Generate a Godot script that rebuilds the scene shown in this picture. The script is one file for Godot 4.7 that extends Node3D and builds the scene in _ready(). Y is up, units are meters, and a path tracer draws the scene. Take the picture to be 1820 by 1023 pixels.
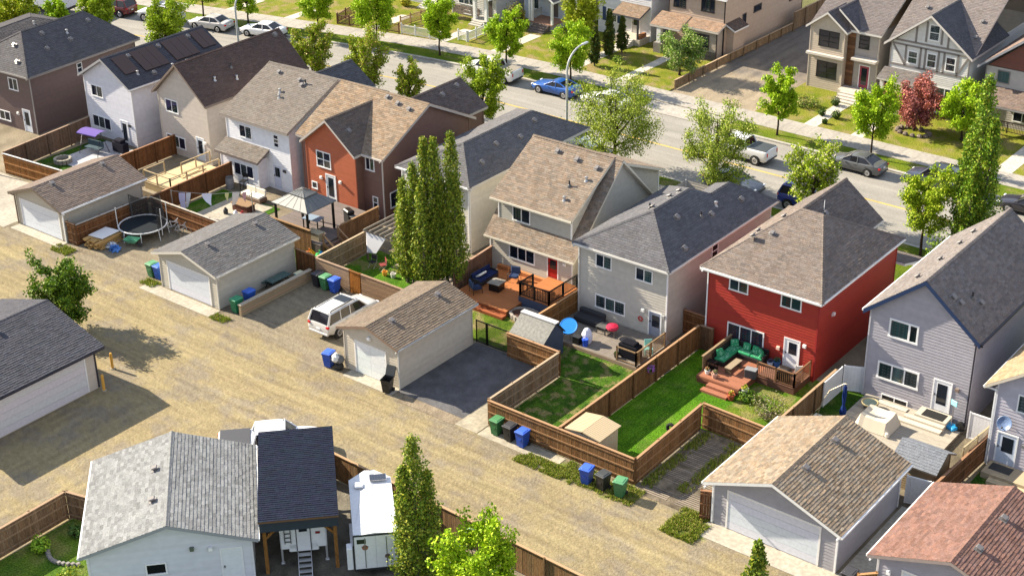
extends Node3D
# A back lane, its garages and yards, a row of houses, and a street with houses beyond. Metres, y up.

class MB:
	var v := PackedVector3Array()
	var n := PackedVector3Array()
	var c := PackedColorArray()
	var col := Color(1, 1, 1)
	func tri(a: Vector3, b: Vector3, d: Vector3) -> void:
		var nn := (b - a).cross(d - a).normalized()
		v.append(a); v.append(d); v.append(b)
		n.append(nn); n.append(nn); n.append(nn)
		c.append(col); c.append(col); c.append(col)
	func quad(a: Vector3, b: Vector3, d: Vector3, e: Vector3) -> void:
		var nn := (d - a).cross(e - b).normalized()
		v.append(a); v.append(d); v.append(b); v.append(a); v.append(e); v.append(d)
		for i in 6:
			n.append(nn); c.append(col)
	func squad(a: Vector3, b: Vector3, d: Vector3, e: Vector3, na: Vector3, nb: Vector3, nd: Vector3, ne: Vector3) -> void:
		v.append(a); v.append(d); v.append(b); v.append(a); v.append(e); v.append(d)
		n.append(na); n.append(nd); n.append(nb); n.append(na); n.append(ne); n.append(nd)
		for i in 6: c.append(col)
	func fan(p: Array) -> void:
		for i in range(1, p.size() - 1): tri(p[0], p[i], p[i + 1])
	# box given by its centre, size and turn
	func box(ce: Vector3, s: Vector3, b := Basis()) -> void:
		var x := b.x * s.x * 0.5
		var y := b.y * s.y * 0.5
		var z := b.z * s.z * 0.5
		var p := [ce - x - y - z, ce + x - y - z, ce + x + y - z, ce - x + y - z, ce - x - y + z, ce + x - y + z, ce + x + y + z, ce - x + y + z]
		quad(p[4], p[5], p[6], p[7]); quad(p[1], p[0], p[3], p[2]); quad(p[5], p[1], p[2], p[6])
		quad(p[0], p[4], p[7], p[3]); quad(p[7], p[6], p[2], p[3]); quad(p[0], p[1], p[5], p[4])
	func bx(x0: float, x1: float, y0: float, y1: float, z0: float, z1: float) -> void:
		box(Vector3((x0 + x1) / 2, (y0 + y1) / 2, (z0 + z1) / 2), Vector3(x1 - x0, y1 - y0, z1 - z0))
	# chamfered box
	func cbox(ce: Vector3, s: Vector3, ch: float, b := Basis()) -> void:
		var r := [[0.0, ch], [ch, 0.0]]
		var rings := []
		for k in [[-0.5, 1], [-0.5, 0], [0.5, 0], [0.5, 1]]:
			var y: float = k[0] * s.y + (ch if k[1] == 0 and k[0] < 0 else (-ch if k[1] == 0 else 0.0))
			var ins: float = ch if k[1] == 1 else 0.0
			var hx := s.x / 2 - ins
			var hz := s.z / 2 - ins
			var q := []
			for e in [[1, 1, 0], [1, 1, 1], [-1, 1, 1], [-1, 1, 0], [-1, -1, 0], [-1, -1, 1], [1, -1, 1], [1, -1, 0]]:
				var px: float = e[0] * (hx - (ch if e[2] == 1 else 0.0))
				var pz: float = e[1] * (hz - (ch if e[2] == 0 else 0.0))
				q.append(ce + b.x * px + b.y * y + b.z * pz)
			rings.append(q)
		for k in 3:
			for i in 8:
				var j := (i + 1) % 8
				quad(rings[k][j], rings[k][i], rings[k + 1][i], rings[k + 1][j])
		var top: Array = rings[3].duplicate()
		top.reverse()
		fan(top); fan(rings[0])
	func tube(pts: Array, radii: Array, seg := 6, capped := true) -> void:
		var prev := []
		var prevn := []
		for i in pts.size():
			var d: Vector3 = (pts[min(i + 1, pts.size() - 1)] - pts[max(i - 1, 0)]).normalized()
			var u := d.cross(Vector3.UP if absf(d.y) < 0.95 else Vector3.RIGHT).normalized()
			var w := u.cross(d).normalized()
			var ring := []
			var rn := []
			for k in seg:
				var a := TAU * k / seg
				var q := u * cos(a) + w * sin(a)
				rn.append(q); ring.append(pts[i] + q * radii[i])
			if i > 0:
				for k in seg:
					var j := (k + 1) % seg
					squad(prev[j], prev[k], ring[k], ring[j], prevn[j], prevn[k], rn[k], rn[j])
			elif capped:
				fan(ring)
			prev = ring; prevn = rn
		if capped:
			prev.reverse(); fan(prev)
	# upright turned shape: profile of [radius, height] from the bottom up
	func lathe(ce: Vector3, prof: Array, seg := 14, b := Basis()) -> void:
		for i in prof.size() - 1:
			for k in seg:
				var a := TAU * k / seg
				var e := TAU * (k + 1) / seg
				var p0: Vector3 = ce + b * Vector3(cos(a) * prof[i][0], prof[i][1], -sin(a) * prof[i][0])
				var p1: Vector3 = ce + b * Vector3(cos(e) * prof[i][0], prof[i][1], -sin(e) * prof[i][0])
				var p2: Vector3 = ce + b * Vector3(cos(e) * prof[i + 1][0], prof[i + 1][1], -sin(e) * prof[i + 1][0])
				var p3: Vector3 = ce + b * Vector3(cos(a) * prof[i + 1][0], prof[i + 1][1], -sin(a) * prof[i + 1][0])
				if prof[i][0] < 0.0005: tri(p0, p2, p3)
				elif prof[i + 1][0] < 0.0005: tri(p0, p1, p2)
				else: quad(p0, p1, p2, p3)
	func mesh(off := Vector3.ZERO) -> ArrayMesh:
		var vv := v
		if off != Vector3.ZERO:
			vv = v.duplicate()
			for i in vv.size(): vv[i] -= off
		var a := []
		a.resize(Mesh.ARRAY_MAX)
		a[Mesh.ARRAY_VERTEX] = vv
		a[Mesh.ARRAY_NORMAL] = n
		a[Mesh.ARRAY_COLOR] = c
		var m := ArrayMesh.new()
		m.add_surface_from_arrays(Mesh.PRIMITIVE_TRIANGLES, a)
		return m

var M := {}
var rng := RandomNumberGenerator.new()
var used := {}
var org := {}
var nz := FastNoiseLite.new()
var nz2 := FastNoiseLite.new()

func rf(a: float, b: float) -> float: return rng.randf_range(a, b)
func V(x: float, y: float, z: float) -> Vector3: return Vector3(x, y, z)
func Cl(r: float, g: float, b: float) -> Color: return Color(r, g, b)
func numbered(s: String) -> String:
	var k: int = used.get(s, 0)
	used[s] = k + 1
	return s if k == 0 else "%s_%03d" % [s, k]
func tag(o: Node, label: String, cat: String, group := "", kind := "") -> Node:
	if label: o.set_meta("label", label)
	if cat: o.set_meta("category", cat)
	if group: o.set_meta("group", group)
	if kind: o.set_meta("kind", kind)
	return o
# a thing: a Node3D at its base, whose children are its parts. wor = its meshes are given in world coordinates
func thing(called: String, label: String, cat: String, at: Vector3, turn := 0.0, group := "", wor := false) -> Node3D:
	var o := Node3D.new()
	o.name = numbered(called)
	add_child(o)
	o.position = at
	o.rotation.y = deg_to_rad(turn)
	org[o] = at if wor else Vector3.ZERO
	tag(o, label, cat, group)
	return o
func part(m: MB, called: String, mat: Material, parent: Node, kind := "") -> MeshInstance3D:
	var o := MeshInstance3D.new()
	o.name = called
	o.mesh = m.mesh(org.get(parent, Vector3.ZERO))
	o.material_override = mat
	parent.add_child(o, true)
	org[o] = org.get(parent, Vector3.ZERO)
	if kind: o.set_meta("kind", kind)
	return o
func solo(m: MB, called: String, mat: Material, kind := "", label := "", cat := "", group := "") -> MeshInstance3D:
	var o := part(m, numbered(called), mat, self, kind)
	if label or cat: tag(o, label, cat, group)
	return o
func boxpart(called: String, mat: Material, col: Color, parent: Node, x0: float, x1: float, y0: float, y1: float, z0: float, z1: float) -> MeshInstance3D:
	var m := MB.new(); m.col = col; m.bx(x0, x1, y0, y1, z0, z1)
	return part(m, called, mat, parent)

# ---------------------------------------------------------------- materials
func noise_tex(freq: float, lo: float, hi: float, typ: int, oct: int, size := 512, sd := 1, normal := 0.0) -> NoiseTexture2D:
	var f := FastNoiseLite.new()
	f.noise_type = typ
	f.frequency = freq
	f.fractal_octaves = oct
	f.seed = sd
	var t := NoiseTexture2D.new()
	t.width = size; t.height = size; t.seamless = true
	t.noise = f
	if normal > 0.0:
		t.as_normal_map = true; t.bump_strength = normal
	else:
		var g := Gradient.new()
		g.set_color(0, Color(lo, lo, lo)); g.set_color(1, Color(hi, hi, hi))
		t.color_ramp = g
	return t
func mk(key: String, rough: float, tex: Texture2D = null, sc := Vector3.ONE, nrm: Texture2D = null, nscale := 1.0, metal := 0.0, spec := 0.4) -> StandardMaterial3D:
	var m := StandardMaterial3D.new()
	m.vertex_color_use_as_albedo = true
	m.roughness = rough
	m.metallic = metal
	m.metallic_specular = spec
	if tex or nrm:
		m.uv1_triplanar = true; m.uv1_world_triplanar = true; m.uv1_scale = sc
	if tex: m.albedo_texture = tex
	if nrm:
		m.normal_enabled = true; m.normal_texture = nrm; m.normal_scale = nscale
	M[key] = m
	return m
func materials() -> void:
	var S := FastNoiseLite.TYPE_SIMPLEX_SMOOTH
	var P := FastNoiseLite.TYPE_PERLIN
	var W := FastNoiseLite.TYPE_VALUE
	var speck := noise_tex(0.22, 0.68, 1.0, W, 3, 512, 3)
	var soft := noise_tex(0.02, 0.93, 1.0, S, 5, 512, 5)
	var mottle := noise_tex(0.035, 0.55, 1.0, S, 5, 512, 8)
	var bumpy := noise_tex(0.12, 0, 1, W, 4, 512, 6, 6.0)
	var fine := noise_tex(0.05, 0.82, 1.0, S, 5, 512, 12)
	var grit := noise_tex(0.2, 0.72, 1.0, W, 4, 1024, 3)
	mk("siding", 0.55, soft, V(0.2, 0.2, 0.2))
	mk("shingle", 0.95, speck, V(0.22, 0.22, 0.22), bumpy, 0.35, 0.0, 0.2)
	mk("wood", 0.85, mottle, V(1.3, 0.12, 1.3), null, 1.0, 0.0, 0.25)
	mk("plank", 0.7, fine, V(0.06, 0.9, 0.9), null, 1.0, 0.0, 0.3)
	mk("concrete", 0.9, fine, V(0.12, 0.12, 0.12), null, 0.25, 0.0, 0.25)
	mk("gravel", 0.97, grit, V(0.14, 0.14, 0.14), bumpy, 0.3, 0.0, 0.15)
	mk("grass", 0.95, mottle, V(0.4, 0.4, 0.4), bumpy, 1.0, 0.0, 0.15)
	mk("asphalt", 0.93, grit, V(0.16, 0.16, 0.16), bumpy, 0.1, 0.0, 0.2)
	mk("paint", 0.4, soft, V(0.4, 0.4, 0.4))
	mk("metal", 0.4, soft, V(0.6, 0.6, 0.6), null, 1.0, 0.7, 0.5)
	mk("galv", 0.6, mottle, V(0.25, 0.25, 0.25), null, 1.0, 0.15, 0.5)
	mk("plastic", 0.42)
	mk("rubber", 0.85)
	mk("fabric", 0.95, soft, V(3, 3, 3), null, 1.0, 0.0, 0.15)
	mk("stone", 0.9, mottle, V(1.2, 1.2, 1.2), bumpy, 0.6)
	mk("bark", 0.95, mottle, V(4, 1.0, 4), null, 1.0, 0.0, 0.15)
	var g := mk("glass", 0.05, null, Vector3.ONE, null, 1.0, 0.0, 0.5)
	g.vertex_color_use_as_albedo = true
	var cp := mk("car", 0.3)
	cp.clearcoat_enabled = true; cp.clearcoat = 0.8; cp.clearcoat_roughness = 0.08
	var lf := mk("leaf", 0.6, null, Vector3.ONE, null, 1.0, 0.0, 0.3)
	lf.backlight_enabled = true
	lf.backlight = Color(0.55, 0.6, 0.2)
	lf.cull_mode = BaseMaterial3D.CULL_DISABLED
	var cl := mk("clear", 0.03, null, Vector3.ONE, null, 1.0, 0.0, 0.5)
	cl.transparency = BaseMaterial3D.TRANSPARENCY_ALPHA
	cl.albedo_color = Color(1, 1, 1, 0.3)
	var mesh_net := mk("net", 0.9)
	mesh_net.transparency = BaseMaterial3D.TRANSPARENCY_ALPHA
	mesh_net.albedo_color = Color(1, 1, 1, 0.78)
	mesh_net.cull_mode = BaseMaterial3D.CULL_DISABLED

# ---------------------------------------------------------------- lapped surfaces: shingle roofs and siding
func outward(poly: Array, dir: Vector3) -> Array:
	var nn := Vector3.ZERO
	for i in range(1, poly.size() - 1): nn += (poly[i] - poly[0]).cross(poly[i + 1] - poly[0])
	if nn.dot(dir) < 0:
		var r := poly.duplicate(); r.reverse(); return r
	return poly
func courses(m: MB, poly_in: Array, dir: Vector3, expo: float, thick: float, tabw: float, base: Color, jit: float, warm := 0.0) -> void:
	var poly := outward(poly_in, dir)
	var nn := Vector3.ZERO
	for i in range(1, poly.size() - 1): nn += (poly[i] - poly[0]).cross(poly[i + 1] - poly[0])
	nn = nn.normalized()
	var u := Vector3.UP.cross(nn).normalized()
	var w := nn.cross(u)
	var o: Vector3 = poly[0]
	var us := PackedFloat32Array()
	var vs := PackedFloat32Array()
	var vmin := 1e9
	var vmax := -1e9
	for p: Vector3 in poly:
		us.append((p - o).dot(u)); vs.append((p - o).dot(w))
		vmin = minf(vmin, vs[-1]); vmax = maxf(vmax, vs[-1])
	var k := 0
	var cnt := poly.size()
	while vmin + k * expo < vmax - 0.004:
		var v0 := vmin + k * expo
		var v1 := minf(v0 + expo, vmax)
		var ab := [0.0, 0.0, 0.0, 0.0]
		for e in 2:
			var vq := v0 + 0.0005 if e == 0 else v1 - 0.0005
			var lo := 1e9
			var hi := -1e9
			for i in cnt:
				var j := (i + 1) % cnt
				if (vs[i] <= vq) != (vs[j] <= vq):
					var t := (vq - vs[i]) / (vs[j] - vs[i])
					var uu := us[i] + (us[j] - us[i]) * t
					lo = minf(lo, uu); hi = maxf(hi, uu)
			ab[e * 2] = lo; ab[e * 2 + 1] = hi
		k += 1
		if ab[0] > 1e8 or ab[2] > 1e8: continue
		var ua: float = minf(ab[0], ab[2])
		var ue: float = maxf(ab[1], ab[3])
		if tabw < 50.0: ua -= rf(0.0, tabw)
		while ua < ue - 0.001:
			var ub := ue if tabw > 50.0 else ua + tabw * rf(0.75, 1.25)
			var l0 := clampf(ua, ab[0], ab[1])
			var l1 := clampf(ub, ab[0], ab[1])
			var h0 := clampf(ua, ab[2], ab[3])
			var h1 := clampf(ub, ab[2], ab[3])
			var th := thick
			if tabw < 50.0:
				th = thick * (1.35 if rng.randf() < 0.45 else 0.9)
				var pm := o + u * ua + w * v0
				var f := 1.0 + rf(-jit, jit) + 0.07 * nz.get_noise_2d(pm.x * 6.0 + pm.y * 3.0, pm.z * 6.0) + 0.07 * nz2.get_noise_2d(ua * 18.0, v0 * 2.5)
				var wq := rf(-warm, warm)
				m.col = Color(base.r * f * (1.0 + wq), base.g * f, base.b * f * (1.0 - wq))
			else:
				var f2 := 1.0 + rf(-jit, jit)
				m.col = Color(base.r * f2, base.g * f2, base.b * f2)
			var pl0 := o + u * l0 + w * v0
			var pl1 := o + u * l1 + w * v0
			var up := nn * th
			m.quad(pl0 + up, pl1 + up, o + u * h1 + w * v1, o + u * h0 + w * v1)
			m.quad(pl0, pl1, pl1 + up, pl0 + up)
			ua = ub
# roof slab under a shingle plane: soffit and fascia
func slab(m: MB, poly_in: Array, th: float) -> void:
	var p := outward(poly_in, Vector3.UP)
	var q := []
	for i in p.size():
		q.append(p[i] - Vector3(0, th, 0))
	var r := q.duplicate(); r.reverse()
	m.fan(r)
	for i in p.size():
		var j := (i + 1) % p.size()
		m.quad(q[i], q[j], p[j], p[i])
# points of a roof plane rising from an eave: axis "x" or "z", eave at that coordinate and height, with a pitch
func rp(axis: String, at: float, ye: float, s: float, pts: Array) -> Array:
	var out := []
	for p in pts:
		var d: float = absf((p[0] if axis == "x" else p[1]) - at)
		out.append(Vector3(p[0], ye + s * d, p[1]))
	return out
func cap_line(m: MB, a: Vector3, b: Vector3, base: Color, w := 0.15) -> void:
	var L := a.distance_to(b)
	var n := int(L / 0.25) + 1
	var d := (b - a).normalized()
	var side := d.cross(Vector3.UP).normalized()
	var up := side.cross(d)
	for i in n:
		var f := 1.0 + rf(-0.14, 0.1)
		m.col = Color(base.r * f, base.g * f, base.b * f)
		var p := a + d * (L * i / n)
		var q := a + d * (L * (i + 1) / n)
		var t0 := up * 0.05
		var t1 := up * 0.028
		m.quad(p - side * w - up * 0.03, q - side * w - up * 0.04, q + t1, p + t0)
		m.quad(p + t0, q + t1, q + side * w - up * 0.04, p + side * w - up * 0.03)
# a whole roof: planes = polygons, caps = pairs of points
func roof(root: Node, planes: Array, caps: Array, col: Color, fascia: Color, th := 0.2, jit := 0.12, warm := 0.03, called := "roof", expo := 0.175) -> MeshInstance3D:
	var m := MB.new()
	for p in planes: courses(m, p, Vector3.UP, expo, 0.018, 0.34, col, jit, warm)
	var o := part(m, called, M.shingle, root)
	if caps.size():
		for c in caps:
			var k := MB.new()
			cap_line(k, c[0], c[1], Color(col.r * 0.95, col.g * 0.95, col.b * 0.95))
			part(k, "ridge_cap", M.shingle, o)
	var f := MB.new()
	f.col = fascia
	for p in planes: slab(f, p, th)
	part(f, "fascia", M.paint, o)
	return o
func gable(axis: String, c0: float, c1: float, e0: float, e1: float, ye: float, yr: float) -> Array:
	# axis = direction of the ridge; c0..c1 across it (eaves), e0..e1 along it
	var mid := (c0 + c1) / 2
	var s := (yr - ye) / absf(c1 - mid)
	if axis == "z":
		return [[rp("x", c0, ye, s, [[c0, e0], [c0, e1], [mid, e1], [mid, e0]]), rp("x", c1, ye, s, [[c1, e0], [c1, e1], [mid, e1], [mid, e0]])], [[V(mid, yr, e0), V(mid, yr, e1)]]]
	return [[rp("z", c0, ye, s, [[e0, c0], [e1, c0], [e1, mid], [e0, mid]]), rp("z", c1, ye, s, [[e0, c1], [e1, c1], [e1, mid], [e0, mid]])], [[V(e0, yr, mid), V(e1, yr, mid)]]]
# hip roof with its ridge along z from r0 to r1
func hip(x0: float, x1: float, z0: float, z1: float, ye: float, yr: float, xr0: float, xr1: float, r0: float, r1: float) -> Array:
	var a := V(x0, ye, z0); var b := V(x1, ye, z0); var c := V(x1, ye, z1); var d := V(x0, ye, z1)
	var p := V(xr0, yr, r0); var q := V(xr1, yr, r1)
	if absf(r0 - r1) > absf(xr0 - xr1):
		return [[[a, b, p], [b, c, q, p], [c, d, q], [d, a, p, q]], [[p, q], [a, p], [b, p], [c, q], [d, q]]]
	return [[[a, b, q, p], [b, c, q], [c, d, p, q], [d, a, p]], [[p, q], [a, p], [b, q], [c, q], [d, p]]]

# faces of a wall for windows and doors: [origin, right, up, out]
func face(k: String, c: float) -> Array:
	match k:
		"z+": return [V(0, 0, c), V(1, 0, 0), V(0, 0, 1)]
		"z-": return [V(0, 0, c), V(-1, 0, 0), V(0, 0, -1)]
		"x+": return [V(c, 0, 0), V(0, 0, -1), V(1, 0, 0)]
	return [V(c, 0, 0), V(0, 0, 1), V(-1, 0, 0)]
func fbox(m: MB, F: Array, u0: float, u1: float, v0: float, v1: float, n0: float, n1: float) -> void:
	# u given as world x or z of the face
	var uu: Vector3 = F[1].abs()
	var ce: Vector3 = F[0] + uu * ((u0 + u1) / 2) + V(0, (v0 + v1) / 2, 0) + F[2] * ((n0 + n1) / 2)
	var s: Vector3 = uu * absf(u1 - u0) + V(0, absf(v1 - v0), 0) + (F[2] as Vector3).abs() * absf(n1 - n0)
	m.box(ce, s)
func window(root: Node, F: Array, u0: float, u1: float, v0: float, v1: float, panes: int, frame := Color(0.8, 0.8, 0.8), glass: Array = [], fw := 0.075, rows := 1) -> MeshInstance3D:
	if u0 > u1:
		var t := u0; u0 = u1; u1 = t
	var m := MB.new()
	m.col = frame
	fbox(m, F, u0, u1, v1 - fw, v1, 0.0, 0.06); fbox(m, F, u0 - 0.02, u1 + 0.02, v0 - 0.01, v0 + fw, 0.0, 0.075)
	fbox(m, F, u0, u0 + fw, v0 + fw, v1 - fw, 0.0, 0.06); fbox(m, F, u1 - fw, u1, v0 + fw, v1 - fw, 0.0, 0.06)
	var iw := (u1 - u0 - fw * 2) / panes
	for i in range(1, panes): fbox(m, F, u0 + fw + iw * i - fw * 0.4, u0 + fw + iw * i + fw * 0.4, v0 + fw, v1 - fw, 0.0, 0.055)
	var ih := (v1 - v0 - fw * 2) / rows
	for r in range(1, rows): fbox(m, F, u0 + fw, u1 - fw, v0 + fw + ih * r - 0.03, v0 + fw + ih * r + 0.03, 0.0, 0.05)
	var o := part(m, "window", M.paint, root)
	for i in panes:
		for r in rows:
			var g := MB.new()
			g.col = glass[(i + r) % glass.size()] if glass.size() else [Color(0.012, 0.018, 0.03), Color(0.02, 0.045, 0.05), Color(0.012, 0.016, 0.032)][(i + r) % 3]
			var ga := u0 + fw + iw * i + (fw * 0.4 if i > 0 else 0.0)
			var gb := u0 + fw + iw * (i + 1) - (fw * 0.4 if i < panes - 1 else 0.0)
			var gc := v0 + fw + ih * r + (0.03 if r > 0 else 0.0)
			var gd := v0 + fw + ih * (r + 1) - (0.03 if r < rows - 1 else 0.0)
			if g.col.g > 0.042:
				# a curtain hangs behind this pane
				var cu := MB.new()
				var nf := int((gb - ga) / 0.07) + 1
				for k in nf:
					var f := rf(0.7, 1.3)
					cu.col = Color(g.col.r * 2.2 * f, g.col.g * 2.2 * f, g.col.b * 2.2 * f)
					fbox(cu, F, ga + (gb - ga) * k / nf, ga + (gb - ga) * (k + 1) / nf, gc, gd, 0.003, 0.01 + 0.016 * rng.randf())
				part(cu, "curtain", M.fabric, o)
				g.col = Color(0.02, 0.03, 0.035)
				fbox(g, F, ga, gb, gc, gd, 0.032, 0.04)
				part(g, "pane", M.clear, o)
				continue
			fbox(g, F, ga, gb, gc, gd, 0.004, 0.022)
			part(g, "pane", M.glass, o)
	return o
func door(root: Node, F: Array, u0: float, u1: float, v0: float, v1: float, col: Color, glass_from := 0.5, trim := Color(0.78, 0.78, 0.78), g0 := 0.2, g1 := 0.8) -> MeshInstance3D:
	var t := MB.new(); t.col = trim
	fbox(t, F, u0 - 0.08, u0, v0, v1 + 0.08, 0, 0.05); fbox(t, F, u1, u1 + 0.08, v0, v1 + 0.08, 0, 0.05); fbox(t, F, u0, u1, v1, v1 + 0.08, 0, 0.05)
	part(t, "door_frame", M.paint, root)
	var m := MB.new(); m.col = col
	fbox(m, F, u0, u1, v0, v1, 0.0, 0.028)
	var o := part(m, "door", M.paint, root)
	if glass_from < 1.0:
		var w := u1 - u0
		var g := MB.new(); g.col = Color(0.012, 0.018, 0.025)
		fbox(g, F, u0 + w * g0, u0 + w * g1, v0 + (v1 - v0) * glass_from, v1 - 0.18, 0.02, 0.036)
		part(g, "pane", M.glass, o)
	var h := MB.new(); h.col = Color(0.08, 0.08, 0.08)
	fbox(h, F, u0 + 0.06, u0 + 0.11, v0 + 0.95, v0 + 1.07, 0.025, 0.09)
	part(h, "handle", M.metal, o)
	return o
# four siding walls round a rectangle; gab "z" = gables on the z faces rising to ya at the middle, "x" likewise, "" none
func walls(root: Node, x0: float, x1: float, z0: float, z1: float, y0: float, y1: float, col: Color, gab := "", ya := 0.0, corner := Color(0.7, 0.7, 0.7), expo := 0.19, sides := "zZxX", lap := 0.022) -> void:
	var xm := (x0 + x1) / 2
	var zm := (z0 + z1) / 2
	var defs := {
		"z": [[V(x0, y0, z1), V(x1, y0, z1), V(x1, y1, z1), V(x0, y1, z1)], V(0, 0, 1)],
		"Z": [[V(x0, y0, z0), V(x1, y0, z0), V(x1, y1, z0), V(x0, y1, z0)], V(0, 0, -1)],
		"x": [[V(x1, y0, z0), V(x1, y0, z1), V(x1, y1, z1), V(x1, y1, z0)], V(1, 0, 0)],
		"X": [[V(x0, y0, z0), V(x0, y0, z1), V(x0, y1, z1), V(x0, y1, z0)], V(-1, 0, 0)]}
	if gab == "z":
		defs["z"][0].insert(3, V(xm, ya, z1)); defs["Z"][0].insert(3, V(xm, ya, z0))
	elif gab == "x":
		defs["x"][0].insert(3, V(x1, ya, zm)); defs["X"][0].insert(3, V(x0, ya, zm))
	for s in sides:
		var m := MB.new()
		courses(m, defs[s][0], defs[s][1], expo, lap, 99.0, col, 0.035)
		part(m, "wall", M.siding, root)
	for c in [[x0, z0], [x0, z1], [x1, z0], [x1, z1]]:
		var k := MB.new(); k.col = corner
		k.bx(c[0] - 0.045, c[0] + 0.045, y0, y1 - 0.02, c[1] - 0.045, c[1] + 0.045)
		part(k, "corner_trim", M.paint, root)
func vent_on(roofn: Node, poly_in: Array, x: float, z: float, kind := 0) -> void:
	var p := outward(poly_in, Vector3.UP)
	var nn: Vector3 = ((p[1] - p[0]).cross(p[2] - p[0])).normalized()
	var y: float = p[0].y - ((x - p[0].x) * nn.x + (z - p[0].z) * nn.z) / nn.y
	var u := Vector3.UP.cross(nn).normalized()
	var b := Basis(u, nn, u.cross(nn))
	var m := MB.new()
	var at := V(x, y, z)
	if kind == 0:
		m.col = Color(0.15, 0.14, 0.135)
		m.cbox(at + nn * 0.015, V(0.42, 0.03, 0.42), 0.01, b); m.cbox(at + nn * 0.09, V(0.2, 0.12, 0.2), 0.02, b); m.cbox(at + nn * 0.17, V(0.34, 0.09, 0.34), 0.035, b)
	elif kind == 1:
		m.col = Color(0.03, 0.03, 0.035)
		m.tube([at, at + V(0, 0.42, 0)], [0.06, 0.06], 8); m.col = Color(0.1, 0.1, 0.1); m.lathe(at, [[0.16, -0.05], [0.12, 0.1], [0.06, 0.16]], 10)
	else:
		m.col = Color(0.4, 0.4, 0.4)
		m.lathe(at, [[0.17, -0.08], [0.1, 0.06], [0.07, 0.2], [0.12, 0.21], [0.12, 0.28], [0.0, 0.33]], 10)
	part(m, ["roof_vent", "vent_pipe", "flue_cap"][kind], M.metal if kind == 2 else M.plastic, roofn)
func gutter(root: Node, a: Vector3, b: Vector3, col: Color, down := -1.0, toward := Vector3.ZERO) -> void:
	var m := MB.new(); m.col = col
	var d := (b - a).normalized()
	var bs := Basis(d, Vector3.UP, d.cross(Vector3.UP))
	m.box((a + b) / 2 + V(0, -0.08, 0), V(a.distance_to(b), 0.12, 0.11), bs)
	part(m, "gutter", M.paint, root)
	if down >= 0.0:
		var t := MB.new(); t.col = col
		t.box(V(b.x, 0, b.z) + toward * 0.5 + V(0, b.y - 0.2, 0), V(0.08, 0.08, toward.length() + 0.08) if absf(toward.z) > absf(toward.x) else V(toward.length() + 0.08, 0.08, 0.08))
		var p := V(b.x, 0, b.z) + toward
		t.bx(p.x - 0.04, p.x + 0.04, down, b.y - 0.16, p.z - 0.04, p.z + 0.04)
		part(t, "downspout", M.paint, root)
func lamp_fixture(root: Node, F: Array, u: float, v: float, col := Color(0.75, 0.75, 0.72)) -> void:
	var m := MB.new(); m.col = col
	fbox(m, F, u - 0.07, u + 0.07, v - 0.12, v + 0.12, 0.0, 0.05); fbox(m, F, u - 0.1, u + 0.1, v - 0.02, v + 0.16, 0.05, 0.2)
	part(m, "wall_lamp", M.plastic, root)
# ---------------------------------------------------------------- fences, bins, cars, trees
func fence(called: String, label: String, a: Vector3, b: Vector3, h: float, col: Color, side := 1.0, grp := "", rails := true, capc := Color(0, 0, 0), kind := "fence") -> Node3D:
	var d := b - a
	var L := Vector2(d.x, d.z).length()
	var o := thing(called, label, kind, a, rad_to_deg(atan2(-d.z, d.x)), grp)
	var rise := d.y / L
	var m := MB.new()
	var x := 0.07
	while x < L - 0.1:
		var w := minf(0.138, L - x - 0.05)
		var f := 1.0 + rf(-0.24, 0.2)
		var g := 1.0 + rf(-0.08, 0.05)
		m.col = Color(col.r * f, col.g * f * g, col.b * f * g * g)
		var yy := rise * x
		m.bx(x, x + w, yy + 0.05, yy + h - 0.05 + rf(-0.012, 0.012), -0.011 + rf(-0.004, 0.004), 0.011 + rf(-0.004, 0.004))
		x += 0.148
	part(m, "boards", M.wood, o, "stuff")
	var n := int(round(L / 2.4))
	n = max(n, 1)
	var pc := Color(col.r * 0.85, col.g * 0.85, col.b * 0.85)
	for i in n + 1:
		var p := MB.new(); p.col = pc
		var px := clampf(L * i / n, 0.05, L - 0.05)
		p.bx(px - 0.05, px + 0.05, rise * px - 0.05, rise * px + h + 0.015, -0.062 * side - 0.05, -0.062 * side + 0.05)
		part(p, "post", M.wood, o)
	if rails:
		for ry in [0.3, h * 0.55, h - 0.22]:
			var r := MB.new(); r.col = Color(col.r * 1.25 + 0.05, col.g * 1.25 + 0.04, col.b * 1.25 + 0.03)
			r.box(V(L / 2, ry + rise * L / 2, 0.032 * side), V(L - 0.02, 0.085, 0.038), Basis(V(1, rise, 0).normalized(), V(-rise, 1, 0).normalized(), V(0, 0, 1)))
			part(r, "rail", M.wood, o)
	var cp := MB.new()
	cp.col = capc if capc.r > 0.001 else Color(col.r * 1.5 + 0.12, col.g * 1.5 + 0.1, col.b * 1.5 + 0.08)
	cp.box(V(L / 2, h - 0.02 + rise * L / 2, 0), V(L, 0.04, 0.15), Basis(V(1, rise, 0).normalized(), V(-rise, 1, 0).normalized(), V(0, 0, 1)))
	part(cp, "top_cap", M.wood, o)
	return o
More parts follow.
